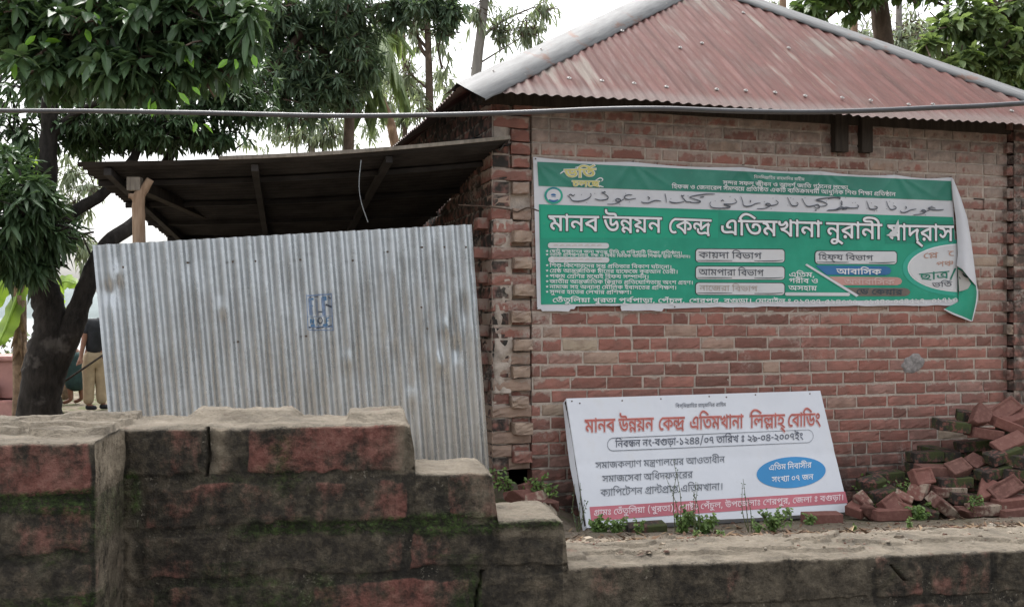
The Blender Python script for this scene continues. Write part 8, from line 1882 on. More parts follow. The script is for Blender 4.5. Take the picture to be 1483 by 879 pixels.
# broad-leaved tree reaching in from the upper left, nearer
tr = thing('broad_leaved_tree', 'near tree with broad glossy leaves, some yellow green, hanging in from the top left', 'tree', (-4.6, 6.6, gz(-4.6, 6.6)))
trunk(tr, [[(Vector((-4.6, 6.6, tr.location.z - .1)), 0.15), (Vector((-4.65, 6.6, -0.2)), 0.12), (Vector((-4.45, 6.55, 0.9)), 0.10), (at(-190, 70, 6.4), 0.075), (at(-60, 20, 6.2), 0.055), (at(60, 30, 6.1), 0.045), (at(180, 20, 6.0), 0.04), (at(300, 40, 6.0), 0.02)],
           [(at(-60, 20, 6.2), 0.05), (at(10, 70, 6.1), 0.035), (at(90, 100, 6.0), 0.02)], [(at(120, 24, 6.0), 0.03), (at(190, 80, 6.0), 0.02), (at(230, 120, 6.0), 0.012)]], BK['brown'])
a = Acc(); tw = Acc()
crown(a, [r_at(40, 30, 6.1, 90, 60, 0.4) + (108,), r_at(150, 50, 6.0, 95, 62, 0.4) + (142,), r_at(265, 40, 6.0, 85, 62, 0.4) + (130,), r_at(340, 35, 6.0, 38, 52, 0.3) + (52,), r_at(190, 105, 5.9, 95, 42, 0.35) + (99,), r_at(80, 105, 6.0, 62, 38, 0.35) + (62,),
           r_at(285, 90, 5.95, 50, 40, 0.3) + (46,), r_at(160, -50, 6.2, 240, 60, 0.5) + (139,)], R, 0.128, 0.060, 7, 0.75, 1.15, 0, 0.05, 0.35, tw)
crown(a, [r_at(365, 25, 5.8, 18, 42, 0.12) + (12,), r_at(348, 85, 5.85, 18, 16, 0.1) + (4,)], R, 0.15, 0.048, 6, 1.0, 0.9, 0, 0.04, 0.3)
for px, py, dx in ((52, 58, -1), (124, 48, 0.1), (136, 24, 0.6), (18, 94, 0.2), (115, 108, 0.8), (262, 80, 0.8), (218, 148, 0.2), (240, 122, 0.8), (258, 140, 0.9), (276, 178, 0.1), (294, 186, 1), (330, 92, -0.8), (342, 92, 0.1), (366, 85, -0.2), (278, 132, 0.7)):
    for q in range(R.choice([1, 1, 2])):
        leaf(a, at(px + q * 7, py - 6 + 5 * q, 5.72), Vector((dx + R.uniform(-0.5, 0.5), R.uniform(-0.7, 0.1), -0.75)).normalized(), rvec(R), R.uniform(0.07, 0.105), R.uniform(0.03, 0.045), R.uniform(0.3, 1.0), 0, 0.975)
a.build('crown', LF['jack'], tr)
tw.build('twigs', BK['brown'], tr)

# tall fine-leaved tree over the shed
tr = thing('tall_tree', 'tall dark grey green tree rising behind the shed, bough reaching right over the gap', 'tree', (at(505, 560, 12.2).x, 12.2, gz(-1.9, 12.2)))
bx = at(505, 560, 12.2).x
trunk(tr, [[(Vector((bx, 12.2, tr.location.z - .1)), 0.13), (at(503, 330, 12.2), 0.07), (at(505, 210, 12.2), 0.062), (at(506, 140, 12.2), 0.062), (at(500, 60, 12.2), 0.055), (at(490, -40, 12.2), 0.04)],
           [(at(505, 110, 12.2), 0.06), (at(450, 60, 12), 0.05), (at(420, 20, 11.8), 0.03)], [(at(440, 46, 11.9), 0.045), (at(428, 58, 11.8), 0.04), (at(400, 95, 11.6), 0.03)], [(at(500, 30, 12.2), 0.05), (at(560, 8, 12), 0.04), (at(620, 14, 11.8), 0.025), (at(655, 44, 11.8), 0.012)]], BK['brown'])
a = Acc(); tw = Acc()
crown(a, [r_at(385, 60, 12, 40, 60, 0.7) + (60,), r_at(430, 140, 12, 70, 26, 0.6) + (70,), r_at(500, 25, 12, 62, 55, 0.8) + (308,), r_at(420, 30, 12, 62, 50, 0.8) + (222,), r_at(520, 90, 12, 42, 42, 0.6) + (163,), r_at(490, 130, 12, 36, 28, 0.5) + (83,), r_at(400, 110, 11.9, 42, 46, 0.7) + (99,), r_at(445, 100, 12, 40, 40, 0.6) + (88,),
           r_at(610, 8, 11.8, 70, 24, 0.4) + (104,), r_at(650, 20, 11.8, 24, 26, 0.25) + (36,), r_at(570, 20, 11.8, 34, 22, 0.3) + (33,), r_at(640, 48, 11.8, 14, 16, 0.2) + (11,), r_at(420, 165, 11.9, 60, 22, 0.5) + (49,), r_at(480, -50, 12, 130, 50, 0.8) + (172,)], R, 0.15, 0.034, 10, 0.55, 1.25, 0, 0.06, 0.3, tw)
a.build('crown', LF['grey'], tr)
tw.build('twigs', BK['brown'], tr)

# palm with hanging fronds
tr = thing('palm_tree', 'palm with a leaning tan stem and hanging split fronds behind the tall dark tree', 'tree', (at(600, 560, 13.5).x, 13.5, gz(-1.3, 13.5)))
trunk(tr, [[(Vector((tr.location.x, 13.5, tr.location.z - .1)), 0.10), (at(585, 300, 13.5), 0.075), (at(571, 205, 13.5), 0.062), (at(562, 170, 13.5), 0.06), (at(548, 140, 13.5), 0.058), (at(532, 105, 13.5), 0.055), (at(520, 62, 13.5), 0.08)]], BK['tan'])
a = Acc()
def frond(a, p0, pts, Lf, Wf, n=26, dn=0.8, rb=0.5):
    sp = spline([p0] + pts, 8)
    P = [Vector(q) for q in sp]
    tube(a, P, [0.018 * (1 - 0.8 * i / len(P)) for i in range(len(P))], 5, rnd=0.6, rib=0.5)
    for i in range(2, len(P)):
        t = (P[min(i + 1, len(P) - 1)] - P[i - 1]).normalized()
        s = t.cross(Vector((0, 0.3, 1))).normalized()
        for sg in (-1, 1):
            for q in range(2):
                base = P[i - 1].lerp(P[i], R.random())
                d = (s * sg * 0.8 + t * 0.7 + Vector((0, 0, -dn)) + rvec(R) * 0.12).normalized()
                leaf(a, base, d, Vector((0, -0.6, 0.5)), Lf * R.uniform(0.7, 1.1) * (1 - 0.4 * i / len(P)), Wf, 0.5, 0, min(1, rb + R.uniform(-0.25, 0.4)), 0.2)
ct = at(520, 60, 13.5)
for pts in ([at(545, 40, 13.4), at(565, 70, 13.3), at(576, 120, 13.2)], [at(550, 55, 13.2), at(572, 95, 13), at(590, 150, 12.9)], [at(500, 30, 13.3), at(470, 50, 13.2), at(450, 110, 13.2)], [at(495, 60, 13), at(470, 100, 12.9), at(462, 150, 12.9)], [at(530, 80, 13), at(545, 110, 12.9), at(548, 160, 12.8)], [at(520, 90, 13), at(528, 130, 12.9), at(526, 165, 12.9)], [at(480, 20, 13.6), at(440, 30, 13.6), at(415, 70, 13.6)], [at(560, 20, 13.6), at(600, 50, 13.6), at(610, 100, 13.6)][:0] or [at(540, 30, 13.8), at(560, 30, 13.9), at(585, 60, 14)]):
    frond(a, ct, pts, 0.55, 0.042)
a.build('fronds', LF['palm'], tr)

# slender eucalypts in the gap and behind the roof
def eucalypt(px, Y, top_px, blobs, label, r0=0.09, mat='grey', extra=(), group='slender pale trees behind the house', leafmat='euca', L=0.17, per=6):
    x0 = at(px, 560, Y).x
    tr = thing('slender_tree', label, 'tree', (x0, Y, gz(x0, Y)), group)
    H = [(Vector((x0, Y, tr.location.z - .1)), r0), (at(px + (top_px - px) * 0.2, 300, Y), r0 * 0.85), (at(px + (top_px - px) * 0.55, 120, Y), r0 * 0.66), (at(top_px, 0, Y), r0 * 0.5), (at(top_px + (top_px - px) * 0.3, -120, Y), r0 * 0.3)]
    trunk(tr, [H] + [[(at(x, y, Y), r) for x, y, r in e] for e in extra], BK[mat])
    a = Acc(); tw = Acc()
    crown(a, [r_at(x, y, Y + dy, rx, ry, 0.5) + (n,) for x, y, rx, ry, n, dy in blobs], R, L, 0.034, per, 1.3, 0.9, 0, 0.10, 0.0, tw)
    a.build('crown', LF[leafmat], tr)
    tw.build('twigs', BK['brown'], tr)
    return tr
eucalypt(626, 15.5, 618, [(600, 40, 40, 50, 49, 0), (590, 110, 40, 50, 34, 0), (640, 60, 22, 60, 22, 0), (560, 150, 40, 30, 26, 0), (610, 160, 30, 30, 19, 0), (630, -40, 60, 40, 38, 0)], 'thin pale tree with a dark forked stem in the sky gap left of the roof', 0.085,
         extra=[[(622, 75, 0.03), (606, 55, 0.022), (590, 30, 0.015)], [(624, 90, 0.035), (607, 62, 0.026), (600, 0, 0.02)], [(640, 100, 0.02), (632, 60, 0.015), (626, 20, 0.01)], [(620, 130, 0.02), (590, 100, 0.014), (575, 55, 0.01)]], mat='brown')
eucalypt(672, 16.0, 702, [(690, 20, 40, 40, 41, 0), (725, 50, 30, 50, 41, 0), (760, 40, 40, 40, 45, 0), (790, 15, 30, 30, 26, 0), (650, 130, 30, 30, 19, 0), (735, 110, 25, 20, 19, 0), (700, -50, 80, 40, 45, 0)], 'thin pale tree with a smooth grey stem just above the left roof hip', 0.125,
         extra=[[(690, 60, 0.03), (730, 30, 0.02), (775, 10, 0.012)], [(700, 10, 0.03), (720, -30, 0.02), (760, -80, 0.012)], [(682, 100, 0.018), (730, 70, 0.012), (770, 45, 0.008)]])
eucalypt(450, 17, 455, [(470, 200, 90, 14, 60, 0), (430, 195, 60, 20, 49, 0), (480, 180, 50, 30, 49, 0), (400, 185, 40, 20, 22, 0), (540, 185, 30, 24, 19, 0), (360, 205, 30, 10, 11, 0)], 'pale small leaved tree seen low above the shed roof', 0.07)
eucalypt(588, 18, 584, [(600, 130, 50, 40, 64, 0), (580, 170, 30, 26, 38, 0), (560, 110, 40, 40, 41, 0), (640, 110, 20, 40, 22, 0)], 'pale small leaved tree just left of the roof corner', 0.06, mat='brown')
eucalypt(66, 17, 100, [(105, 250, 30, 30, 41, 0), (110, 300, 30, 34, 70, 0), (120, 360, 24, 34, 50, 0), (135, 270, 24, 24, 30, 0), (20, 215, 30, 30, 22, 0), (110, 215, 26, 26, 22, 0)], 'pale thin tree seen between the black tree and the shed', 0.07)
eucalypt(1273, 14.0, 1272, [(1300, 60, 34, 50, 57, 1), (1330, 80, 30, 40, 49, 1), (1250, 50, 24, 30, 22, 1)], 'slender tree with a pale grey stem behind the right roof hip', 0.095)
eucalypt(1300, 15.0, 1302, [(1320, 40, 34, 40, 49, 1), (1345, 60, 26, 50, 38, 1), (1290, 100, 26, 26, 26, 1)], 'slender tree with a darker grey stem behind the right roof hip', 0.085)
eucalypt(1238, 15.0, 1237, [(1225, 50, 26, 30, 34, 1), (1210, 70, 26, 24, 26, 1)], 'slender tree with a tan stem behind the roof, right of the dark bough', 0.09, mat='tan')
eucalypt(1135, 15.0, 1134, [(1120, 20, 26, 26, 22, 1), (1145, 30, 20, 20, 17, 1)], 'slender tree with a tan stem just over the roof peak', 0.1, mat='tan')
eucalypt(1375, 19.0, 1372, [(1340, 60, 60, 70, 133, 0), (1400, 80, 60, 60, 76, 0), (1300, 90, 60, 50, 87, 0)], 'thin leafy tree deep behind the bright tree at right', 0.07)
# trees at the upper right
tr = thing('dark_leaved_tree', 'deep green tree bough hanging in above the right roof slope', 'tree', (4.6, 12.4, gz(4.6, 12.4)))
trunk(tr, [[(Vector((4.6, 12.4, tr.location.z - .1)), 0.16), (at(1290, 200, 12.4), 0.13), (at(1270, -30, 12.4), 0.10), (at(1260, -200, 12.4), 0.07)], [(at(1272, -30, 12.4), 0.05), (at(1230, 0, 12.2), 0.03), (at(1200, 25, 12), 0.015)], [(at(1270, -60, 12.4), 0.05), (at(1330, -10, 12.2), 0.03), (at(1370, 10, 12), 0.015)]], BK['brown'])
a = Acc(); tw = Acc()
crown(a, [r_at(1190, -12, 12, 42, 22, 0.5) + (40,), r_at(1240, -8, 11.9, 40, 22, 0.5) + (40,), r_at(1300, -18, 11.9, 40, 18, 0.4) + (26,), r_at(1360, -14, 12, 40, 14, 0.4) + (16,), r_at(1232, 22, 11.9, 14, 8, 0.2) + (4,), r_at(1270, -75, 12.2, 150, 40, 0.6) + (70,)], R, 0.16, 0.075, 8, 0.7, 1.2, 0, 0.06, 0.3, tw)
crown(a, [r_at(1168, 12, 11.8, 20, 14, 0.3) + (10,), r_at(1185, 20, 11.8, 18, 10, 0.3) + (7,)], R, 0.17, 0.09, 8, 0.6, 1.2, 0, 0.06, 0.3, None)
a.build('crown', LF['dark'], tr); tw.build('twigs', BK['brown'], tr)
tr = thing('bright_tree', 'bright yellow green leafy tree at the top right corner', 'tree', (6.3, 11.0, gz(6.3, 11.0)))
trunk(tr, [[(Vector((6.3, 11.0, tr.location.z - .1)), 0.15), (Vector((6.1, 11.0, 1.5)), 0.12), (at(1500, 60, 10.8), 0.08), (at(1440, 10, 10.6), 0.05), (at(1420, -60, 10.6), 0.03)], [(at(1500, 60, 10.8), 0.05), (at(1440, 80, 10.6), 0.035), (at(1390, 90, 10.5), 0.018)]], BK['brown'])
a = Acc(); tw = Acc()
crown(a, [r_at(1345, 62, 10.3, 16, 14, 0.2) + (7,), r_at(1375, 100, 10.3, 24, 16, 0.2) + (16,), r_at(1372, 40, 10.4, 24, 22, 0.3) + (14,), r_at(1390, 92, 10.4, 38, 24, 0.3) + (34,), r_at(1420, 40, 10.5, 40, 34, 0.4) + (40,), r_at(1445, 95, 10.5, 42, 36, 0.4) + (56,), r_at(1475, 60, 10.6, 30, 46, 0.4) + (36,), r_at(1400, 15, 10.5, 34, 18, 0.3) + (16,), r_at(1460, 10, 10.7, 44, 26, 0.4) + (26,), r_at(1540, 60, 10.8, 60, 80, 0.6) + (60,)], R, 0.155, 0.082, 8, 0.6, 1.2, 0, 0.06, 0.3, tw)
a.build('crown', LF['bright'], tr); tw.build('twigs', BK['brown'], tr)
tr = thing('dense_tree', 'dense dark tree behind the bright tree at the right edge', 'tree', (8.2, 14.0, gz(8.2, 14.0)))
trunk(tr, [[(Vector((8.2, 14.0, tr.location.z - .1)), 0.2), (Vector((8.0, 14.0, 2)), 0.16), (at(1520, 0, 14), 0.1)]], BK['brown'])
a = Acc()
crown(a, [r_at(1480, 50, 14, 60, 70, 0.8) + (130,), r_at(1530, 100, 14, 70, 60, 0.8) + (60,), r_at(1450, 120, 13.6, 40, 30, 0.5) + (40,), r_at(1500, -40, 14, 90, 60, 0.8) + (60,)], R, 0.22, 0.10, 8, 0.6, 1.2, 0, 0.06, 0.2)
a.build('crown', LF['dark'], tr)
# understorey along the far bank, seen under the black tree and beyond the shed
for px, Y, n, h, lab in ((12, 19, 46, 1.5, 'leafy green bush behind the pink tank at far left'), (44, 17.0, 16, 0.7, 'small green bush right of the pink tank'), (150, 20, 26, 0.9, 'low green bush behind the two men'), (-60, 18, 40, 1.8, 'leafy green bush beyond the left edge')):
    x0 = at(px, 500, Y).x
    t = thing('bush', lab, 'bush', (x0, Y, gz(x0, Y)))
    a = Acc(); st_ = Acc()
    crown(a, [(Vector((x0, Y, t.location.z + h * 0.5)), (h * 0.42, h * 0.4, h * 0.5), n)], R, 0.20, 0.085, 7, 0.6, 1.1, 0, 0.05, 0.3, st_)
    a.build('foliage', LF['bright'], t); st_.build('stems', BK['brown'], t)
# banana plants
def banana(px, Y, leaves, label, stem_top, dry=()):
    x0 = at(px, 560, Y).x
    t = thing('banana_plant', label, 'plant', (x0, Y, gz(x0, Y)), 'banana plants at the far left')
    a = Acc()
    tube(a, spline([Vector((x0, Y, t.location.z - .05)), at(px, 470, Y), at(px - 2, stem_top, Y)], 6), [0.10 - 0.0025 * i for i in range(13)], 10, wob=0.15)
    for k in range(10):
        s = at(px + R.uniform(-7, 7), R.uniform(420, 500), Y - 0.1)
        tube(a, [s, s + Vector((R.uniform(-.05, .05), -0.02, -0.2)), s + Vector((R.uniform(-.09, .09), -0.02, -0.42))], [0.02, 0.03, 0.008], 5)
    a.build('stem', plain('dry_banana_stem', (0.17, 0.115, 0.075), 0.9, 0, 0.45, 9, 0.4), t, True)
    for rib, w in leaves:
        a = Acc()
        P = [Vector(q) for q in spline([at(*q) for q in rib], 7)]
        tube(a, P, [0.022 * (1 - 0.7 * i / len(P)) for i in range(len(P))], 5, rnd=0.9, rib=1.0)
        v = []; rn = []
        for i, p in enumerate(P):
            tt = i / (len(P) - 1); tg = (P[min(i + 1, len(P) - 1)] - P[max(0, i - 1)]).normalized()
            s = tg.cross(Vector((0, -1, 0.35))).normalized()
            ww = w * (math.sin(math.pi * min(1, 0.12 + tt * 0.88)) ** 0.5) * (1 + 0.15 * math.sin(i * 2.1))
            for q in (-1, -0.5, 0, 0.5, 1):
                v.append(p + s * ww * q + Vector((0, 0.05 * abs(q), -0.10 * w * q * q)) + Vector((0, 0, 0.008 * math.sin(i * 3.0 + q))))
                rn.append(0.5 + 0.4 * math.sin(i * 1.3 + q * 0.5))
        a.add(v, [(i * 5 + q, i * 5 + q + 1, (i + 1) * 5 + q + 1, (i + 1) * 5 + q) for i in range(len(P) - 1) for q in range(4)], 0, rnd=rn)
        a.build('leaf', LF['banana'], t, True)
banana(29, 13.5, [([(30, 400, 13.5), (36, 330, 13.4), (42, 260, 13.3), (46, 198, 13.2)], 0.19), ([(30, 400, 13.5), (18, 385, 13.2), (4, 408, 13), (-12, 450, 13)], 0.15), ([(32, 410, 13.5), (10, 470, 13.2), (-4, 500, 13)], 0.12)], 'banana plant with a dry brown stem left of the black tree', 392)
banana(98, 18.5, [([(98, 440, 18.5), (86, 418, 18.4), (74, 412, 18.3), (56, 420, 18.2)][::-1] and [(84, 470, 18.5), (80, 430, 18.4), (92, 408, 18.2), (113, 412, 18)], 0.17), ([(98, 450, 18.5), (104, 442, 18.3), (110, 447, 18.2), (116, 458, 18.1)], 0.05)], 'banana plant half hidden by the fork of the black tree', 455)

# ------------------------------------------------------------------ weeds
def weed(px, py, Y, h, n, label, L=0.035, W=0.02, spread=0.5, mi='weed', bare=False, group='weeds along the foot of the wall and sign'):
    if not bare: h *= 0.56; L *= 0.66; W *= 0.66; n = max(3, int(n * 1.1)); spread *= 1.35
    else: h *= 0.8
    b = at(px, py, Y); z = gz(b.x, b.y)
    t = thing('weed', label, 'weed', (b.x, b.y, z), group)
    a = Acc(); s = Acc()
    for i in range(n):
        e = Vector((b.x + R.uniform(-spread, spread) * h, b.y + R.uniform(-spread, spread) * h * 0.5, z + h * R.uniform(0.45, 1.1)))
        b0_ = Vector((b.x + R.uniform(-.2, .2) * spread * h, b.y, z - 0.01))
        P = [Vector(q) for q in spline([b0_, b0_.lerp(e, 0.5) + rvec(R) * h * 0.08, e], 5)]
        tube(s, P, [0.0032 - 0.0002 * k for k in range(len(P))], 4, caps=False)
        for k in range(2, len(P)):
            for q in range(1 if bare else 2):
                d = (rvec(R) + Vector((0, -0.3, 0.25))).normalized()
                leaf(a, P[k], d, Vector((0, -0.5, 0.8)), L * R.uniform(0.6, 1.2) * (0.5 if bare else 1), W * R.uniform(0.7, 1.2) * (0.5 if bare else 1), 0.5, 0, R.random() * (0.5 if bare else 1))
    a.build('leaves', LF[mi], t); s.build('stems', plain('weed_stem', (0.10, 0.11, 0.05), 0.8), t)
weed(868, 775, 6.15, 0.16, 12, 'low green weed under the left corner of the white sign', 0.045, 0.028)
weed(893, 772, 6.15, 0.14, 9, 'small green weed just right of the sign left corner, before the mossy brick', 0.045, 0.028)
weed(925, 778, 6.05, 0.15, 5, 'thin green seedling in front of the mossy brick', 0.035, 0.02)
weed(986, 768, 6.12, 0.27, 14, 'bushy green weed before the sign bottom, left one of the middle pair', 0.048, 0.03)
weed(1018, 765, 6.16, 0.24, 14, 'bushy green weed before the sign bottom, right one of the middle pair', 0.048, 0.03)
weed(1118, 770, 6.15, 0.24, 16, 'widest green weed before the right half of the white sign', 0.045, 0.027, 0.7)
weed(1098, 778, 6.05, 0.09, 6, 'low green weed left of the widest one', 0.04, 0.02)
weed(1172, 748, 6.5, 0.11, 7, 'small green weed at the sign bottom right, above the flat red brick', 0.04, 0.025)
weed(838, 770, 6.25, 0.40, 5, 'tall dry seed stalk beside the left edge of the white sign', 0.03, 0.02, 0.18, 'grey', True)
weed(980, 760, 6.1, 0.50, 3, 'tall thin stalk with dark seed heads across the sign bottom, left', 0.03, 0.02, 0.2, 'grey', True)
weed(1086, 768, 6.1, 0.44, 3, 'tall thin stalk with dark seed heads across the sign, middle', 0.03, 0.02, 0.15, 'grey', True)
weed(1010, 765, 6.1, 0.38, 3, 'short thin stalk with dark seed heads between the middle weeds', 0.03, 0.02, 0.2, 'grey', True)
weed(1262, 742, 7.05, 0.42, 9, 'green leafy weed at the wall foot right of the sign', 0.05, 0.03, 0.4)
weed(1292, 742, 6.95, 0.40, 11, 'leafy weed growing against the dark stack corner', 0.05, 0.028, 0.45)
weed(1332, 750, 6.66, 0.16, 10, 'bright green weed among broken bricks in front of the heap', 0.055, 0.036, 0.5)
weed(1347, 735, 6.74, 0.2, 6, 'green sprig between the pale bricks of the heap', 0.05, 0.03, 0.3)
weed(1412, 735, 6.74, 0.22, 7, 'green sprig standing before the mossy middle of the heap', 0.045, 0.022, 0.3)
weed(1316, 772, 5.6, 0.12, 4, 'lone thin seedling on the open dirt', 0.035, 0.014, 0.3)
weed(1236, 768, 5.8, 0.07, 4, 'tiny green seedling on the dirt below the red flat brick', 0.03, 0.014, 0.4)
weed(1044, 786, 5.2, 0.06, 5, 'tiny blue green seedling on the open dirt in the middle', 0.03, 0.014, 0.4)
weed(1008, 790, 5.0, 0.07, 4, 'tiny seedling on the dirt below the middle weeds', 0.028, 0.012, 0.4)
# weeds and rubble in the hole at the pillar foot
for px, py, h, n, lab in ((738, 716, 0.16, 9, 'spreading green weed in the hole at the pillar foot'), (778, 714, 0.18, 12, 'tufted green weed right of the pillar hole'), (722, 700, 0.14, 5, 'green leaf spray at the wall step before the pillar'), (792, 726, 0.15, 8, 'grassy weed tuft at the foot of the brick front')):
    p = at(px, py, 6.45)
    t = thing('weed', lab, 'weed', (p.x, p.y, p.z - 0.05), 'weeds at the pillar foot')
    a = Acc(); s = Acc()
    for i in range(n):
        h_ = h * 0.75; e = p + Vector((R.uniform(-.9, .9) * h_, R.uniform(-.3, .1) * h_, R.uniform(0.1, 0.8) * h_))
        P = [Vector(q) for q in spline([p + Vector((0, 0, -0.05)), p.lerp(e, 0.5) + Vector((0, 0, 0.03)), e], 4)]
        tube(s, P, 0.003, 4, caps=False)
        for k in range(2, len(P)):
            leaf(a, P[k], (rvec(R) + (e - p).normalized() * 0.7).normalized(), Vector((0, -0.6, 0.7)), 0.036, 0.017, 0.4, 0, R.random())
    a.build('leaves', LF['weed'], t); s.build('stems', BK['brown'], t)
# earth and rubble banked at the pillar foot
a = Acc(); vv = []
for i in range(25):
    for k in range(13):
        u = -0.15 + 0.75 * i / 24; d = 0.5 * k / 12
        z = -1.36 + 0.26 * math.exp(-((u - 0.12) / 0.3) ** 2) * (1 - (k / 12) ** 1.5) + 0.05 * float(fbm(u * 9, d * 9, 3, 5))
        vv.append(fpt(u, z, d - 0.03))
a.add(vv, [(i * 13 + k, i * 13 + k + 1, (i + 1) * 13 + k + 1, (i + 1) * 13 + k) for i in range(24) for k in range(12)], 0, green=0.5)
o = a.build('earth_mound', M['dirt'], None, True); structure(o)
for px, py, Y, kind, mi, lab in ((748, 718, 6.4, 'half', 0, 'broken red brick in front of the hole at the pillar foot'), (775, 721, 6.42, 'bat', 2, 'grey pink broken brick right of the pillar hole'), (765, 706, 6.5, 'chunk', 0, 'small red shard just under the pillar hole'), (792, 730, 6.4, 'half2', 0, 'broken brick half buried at the foot of the brick front')):
    brick(kind, mi, at(px, py, Y), R.uniform(0, 60), R.uniform(-15, 15), R.uniform(-20, 20), lab, 'broken bricks at the pillar foot')

# ------------------------------------------------------------------ the pink tank at far left
PK = plain('pink_wash', (0.37, 0.195, 0.175), 0.8, 0, 0.2, 6, 0.15)
np_ = Nodes('stained_pink_wash')
cc = np_.mix(np_.step(np_.noise(3, 5, 0.6), 0.35, 0.7), (0.32, 0.17, 0.155), (0.42, 0.23, 0.205))
zz_ = np_.new('ShaderNodeSeparateXYZ'); np_.put(zz_.inputs[0], np_.obj())
sm_ = np_.math('MULTIPLY', np_.step(np_.math('ADD', np_.math('MULTIPLY', zz_.outputs[2], -1.3), np_.noise(5, 5)), 0.10, 0.28), 0.85)
PKS = np_.bsdf(np_.mix(sm_, cc, (0.10, 0.10, 0.07)), 0.85)
pk = at(8, 560, 15.0)
tank = thing('pink_tank', 'pink washed masonry tank with a mossy stain on a stepped base at far left', 'tank', (pk.x, 15.2, gz(pk.x, 15.2)))
def solid(name, x0, x1, y0, y1, z0, z1, mat, parent):
    a = Acc()
    bm = bmesh.new(); bmesh.ops.create_cube(bm, size=1.0)
    for v in bm.verts: v.co = Vector(((x0 + x1) / 2 + v.co.x * (x1 - x0), (y0 + y1) / 2 + v.co.y * (y1 - y0), (z0 + z1) / 2 + v.co.z * (z1 - z0)))
    bmesh.ops.bevel(bm, geom=bm.edges[:], offset=0.015, segments=2, affect='EDGES')
    a.add([v.co.copy() for v in bm.verts], [tuple(v.index for v in q.verts) for q in bm.faces]); bm.free()
    o = mesh_obj(name, [Vector(q) - tank.location for q in a.v], a.f, mat)
    o.parent = parent
    return o
zb = tank.location.z
X_ = lambda px: at(px, 0, 15.0).x
Z_ = lambda py: at(0, py, 15.0).z
def tank_panel():
    o = solid('tank_body', X_(-60), X_(41), 15.0, 15.9, Z_(577), Z_(522), PKS, tank)
    solid('tank_rim', X_(-64), X_(43), 14.95, 15.95, Z_(523), Z_(516), PK, tank)
    solid('tank_step', X_(-64), X_(34), 14.8, 15.9, zb - 0.1, Z_(579), PK, tank)
    solid('tank_pier', X_(-40), X_(3), 14.78, 14.95, Z_(579), Z_(556), PK, tank)
tank_panel()

# ------------------------------------------------------------------ the two men on the far yard
def skin_mesh(name, joints, bones, mat, parent, sub=2):
    me = bpy.data.meshes.new(name)
    keys = list(joints)
    L = parent.location
    me.from_pydata([tuple(Vector(joints[k][:3]) - L) for k in keys], [(keys.index(p), keys.index(q)) for p, q in bones], [])
    o = link(bpy.data.objects.new(name, me), parent)
    md = o.modifiers.new('skin', 'SKIN')
    md.use_smooth_shade = True
    sv = me.skin_vertices[0].data if len(me.skin_vertices) else None
    for i, k in enumerate(keys):
        r = joints[k][3]
        r = r if hasattr(r, '__len__') else (r, r)
        sv[i].radius = r
        sv[i].use_root = (i == 0)
    ss = o.modifiers.new('subdivision', 'SUBSURF'); ss.levels = sub; ss.render_levels = sub
    me.materials.append(mat)
    dg = bpy.context.evaluated_depsgraph_get()
    dg.update()
    m2 = bpy.data.meshes.new_from_object(o.evaluated_get(dg), depsgraph=dg)
    o.modifiers.clear()
    o.data = m2
    m2.name = name
    if not m2.materials: m2.materials.append(mat)
    else: m2.materials[0] = mat
    return o
SKIN = plain('brown_skin', (0.19, 0.095, 0.06), 0.55, 0, 0.08, 20)
HAIR = plain('black_hair', (0.012, 0.011, 0.010), 0.6)
SHIRT = plain('black_shirt', (0.018, 0.020, 0.023), 0.85, 0, 0.3, 12)
KHAKI = plain('khaki_cloth', (0.36, 0.285, 0.185), 0.85, 0, 0.15, 10)
LUNGI = plain('dark_green_cloth', (0.020, 0.045, 0.042), 0.85, 0, 0.3, 8)
GREYC = plain('grey_cloth', (0.22, 0.225, 0.225), 0.85, 0, 0.2, 8)
YP = 16.2
fx, fy = at(134, 598, YP).x, YP
fz = gz(fx, fy)
man = thing('person', 'man in black shirt and khaki trousers holding a long spade beside the fence', 'person', (fx, fy, fz))
def J(dx, dy, z, r): return (fx + dx, fy + dy, fz + z, r)
# he faces right and away, bending a little over his tool
body = {
    'pelvis': J(0.02, 0.0, 0.90, (0.13, 0.11)), 'belly': J(0.04, 0.0, 1.05, (0.125, 0.10)), 'chest': J(0.09, 0.02, 1.25, (0.14, 0.11)), 'neck0': J(0.14, 0.03, 1.40, 0.075), 'neck': J(0.19, 0.03, 1.47, 0.052), 'head0': J(0.215, 0.03, 1.53, 0.078), 'head': J(0.235, 0.03, 1.61, 0.095), 'crown': J(0.235, 0.03, 1.69, 0.07),
    'hipL': J(-0.06, -0.03, 0.84, 0.09), 'kneeL': J(-0.05, -0.03, 0.46, 0.062), 'ankL': J(-0.06, -0.02, 0.09, 0.042), 'toeL': J(0.06, -0.07, 0.035, 0.035),
    'hipR': J(0.10, 0.06, 0.84, 0.09), 'kneeR': J(0.13, 0.07, 0.46, 0.062), 'ankR': J(0.11, 0.10, 0.09, 0.042), 'toeR': J(0.23, 0.08, 0.035, 0.035),
    'shL': J(-0.04, -0.08, 1.36, 0.065), 'elL': J(-0.075, -0.15, 1.08, 0.043), 'wrL': J(-0.09, -0.22, 0.84, 0.030), 'haL': J(-0.10, -0.245, 0.77, 0.038),
    'shR': J(0.27, 0.06, 1.34, 0.065), 'elR': J(0.34, -0.02, 1.07, 0.043), 'wrR': J(0.30, -0.14, 0.92, 0.030), 'haR': J(0.27, -0.18, 0.88, 0.038)}
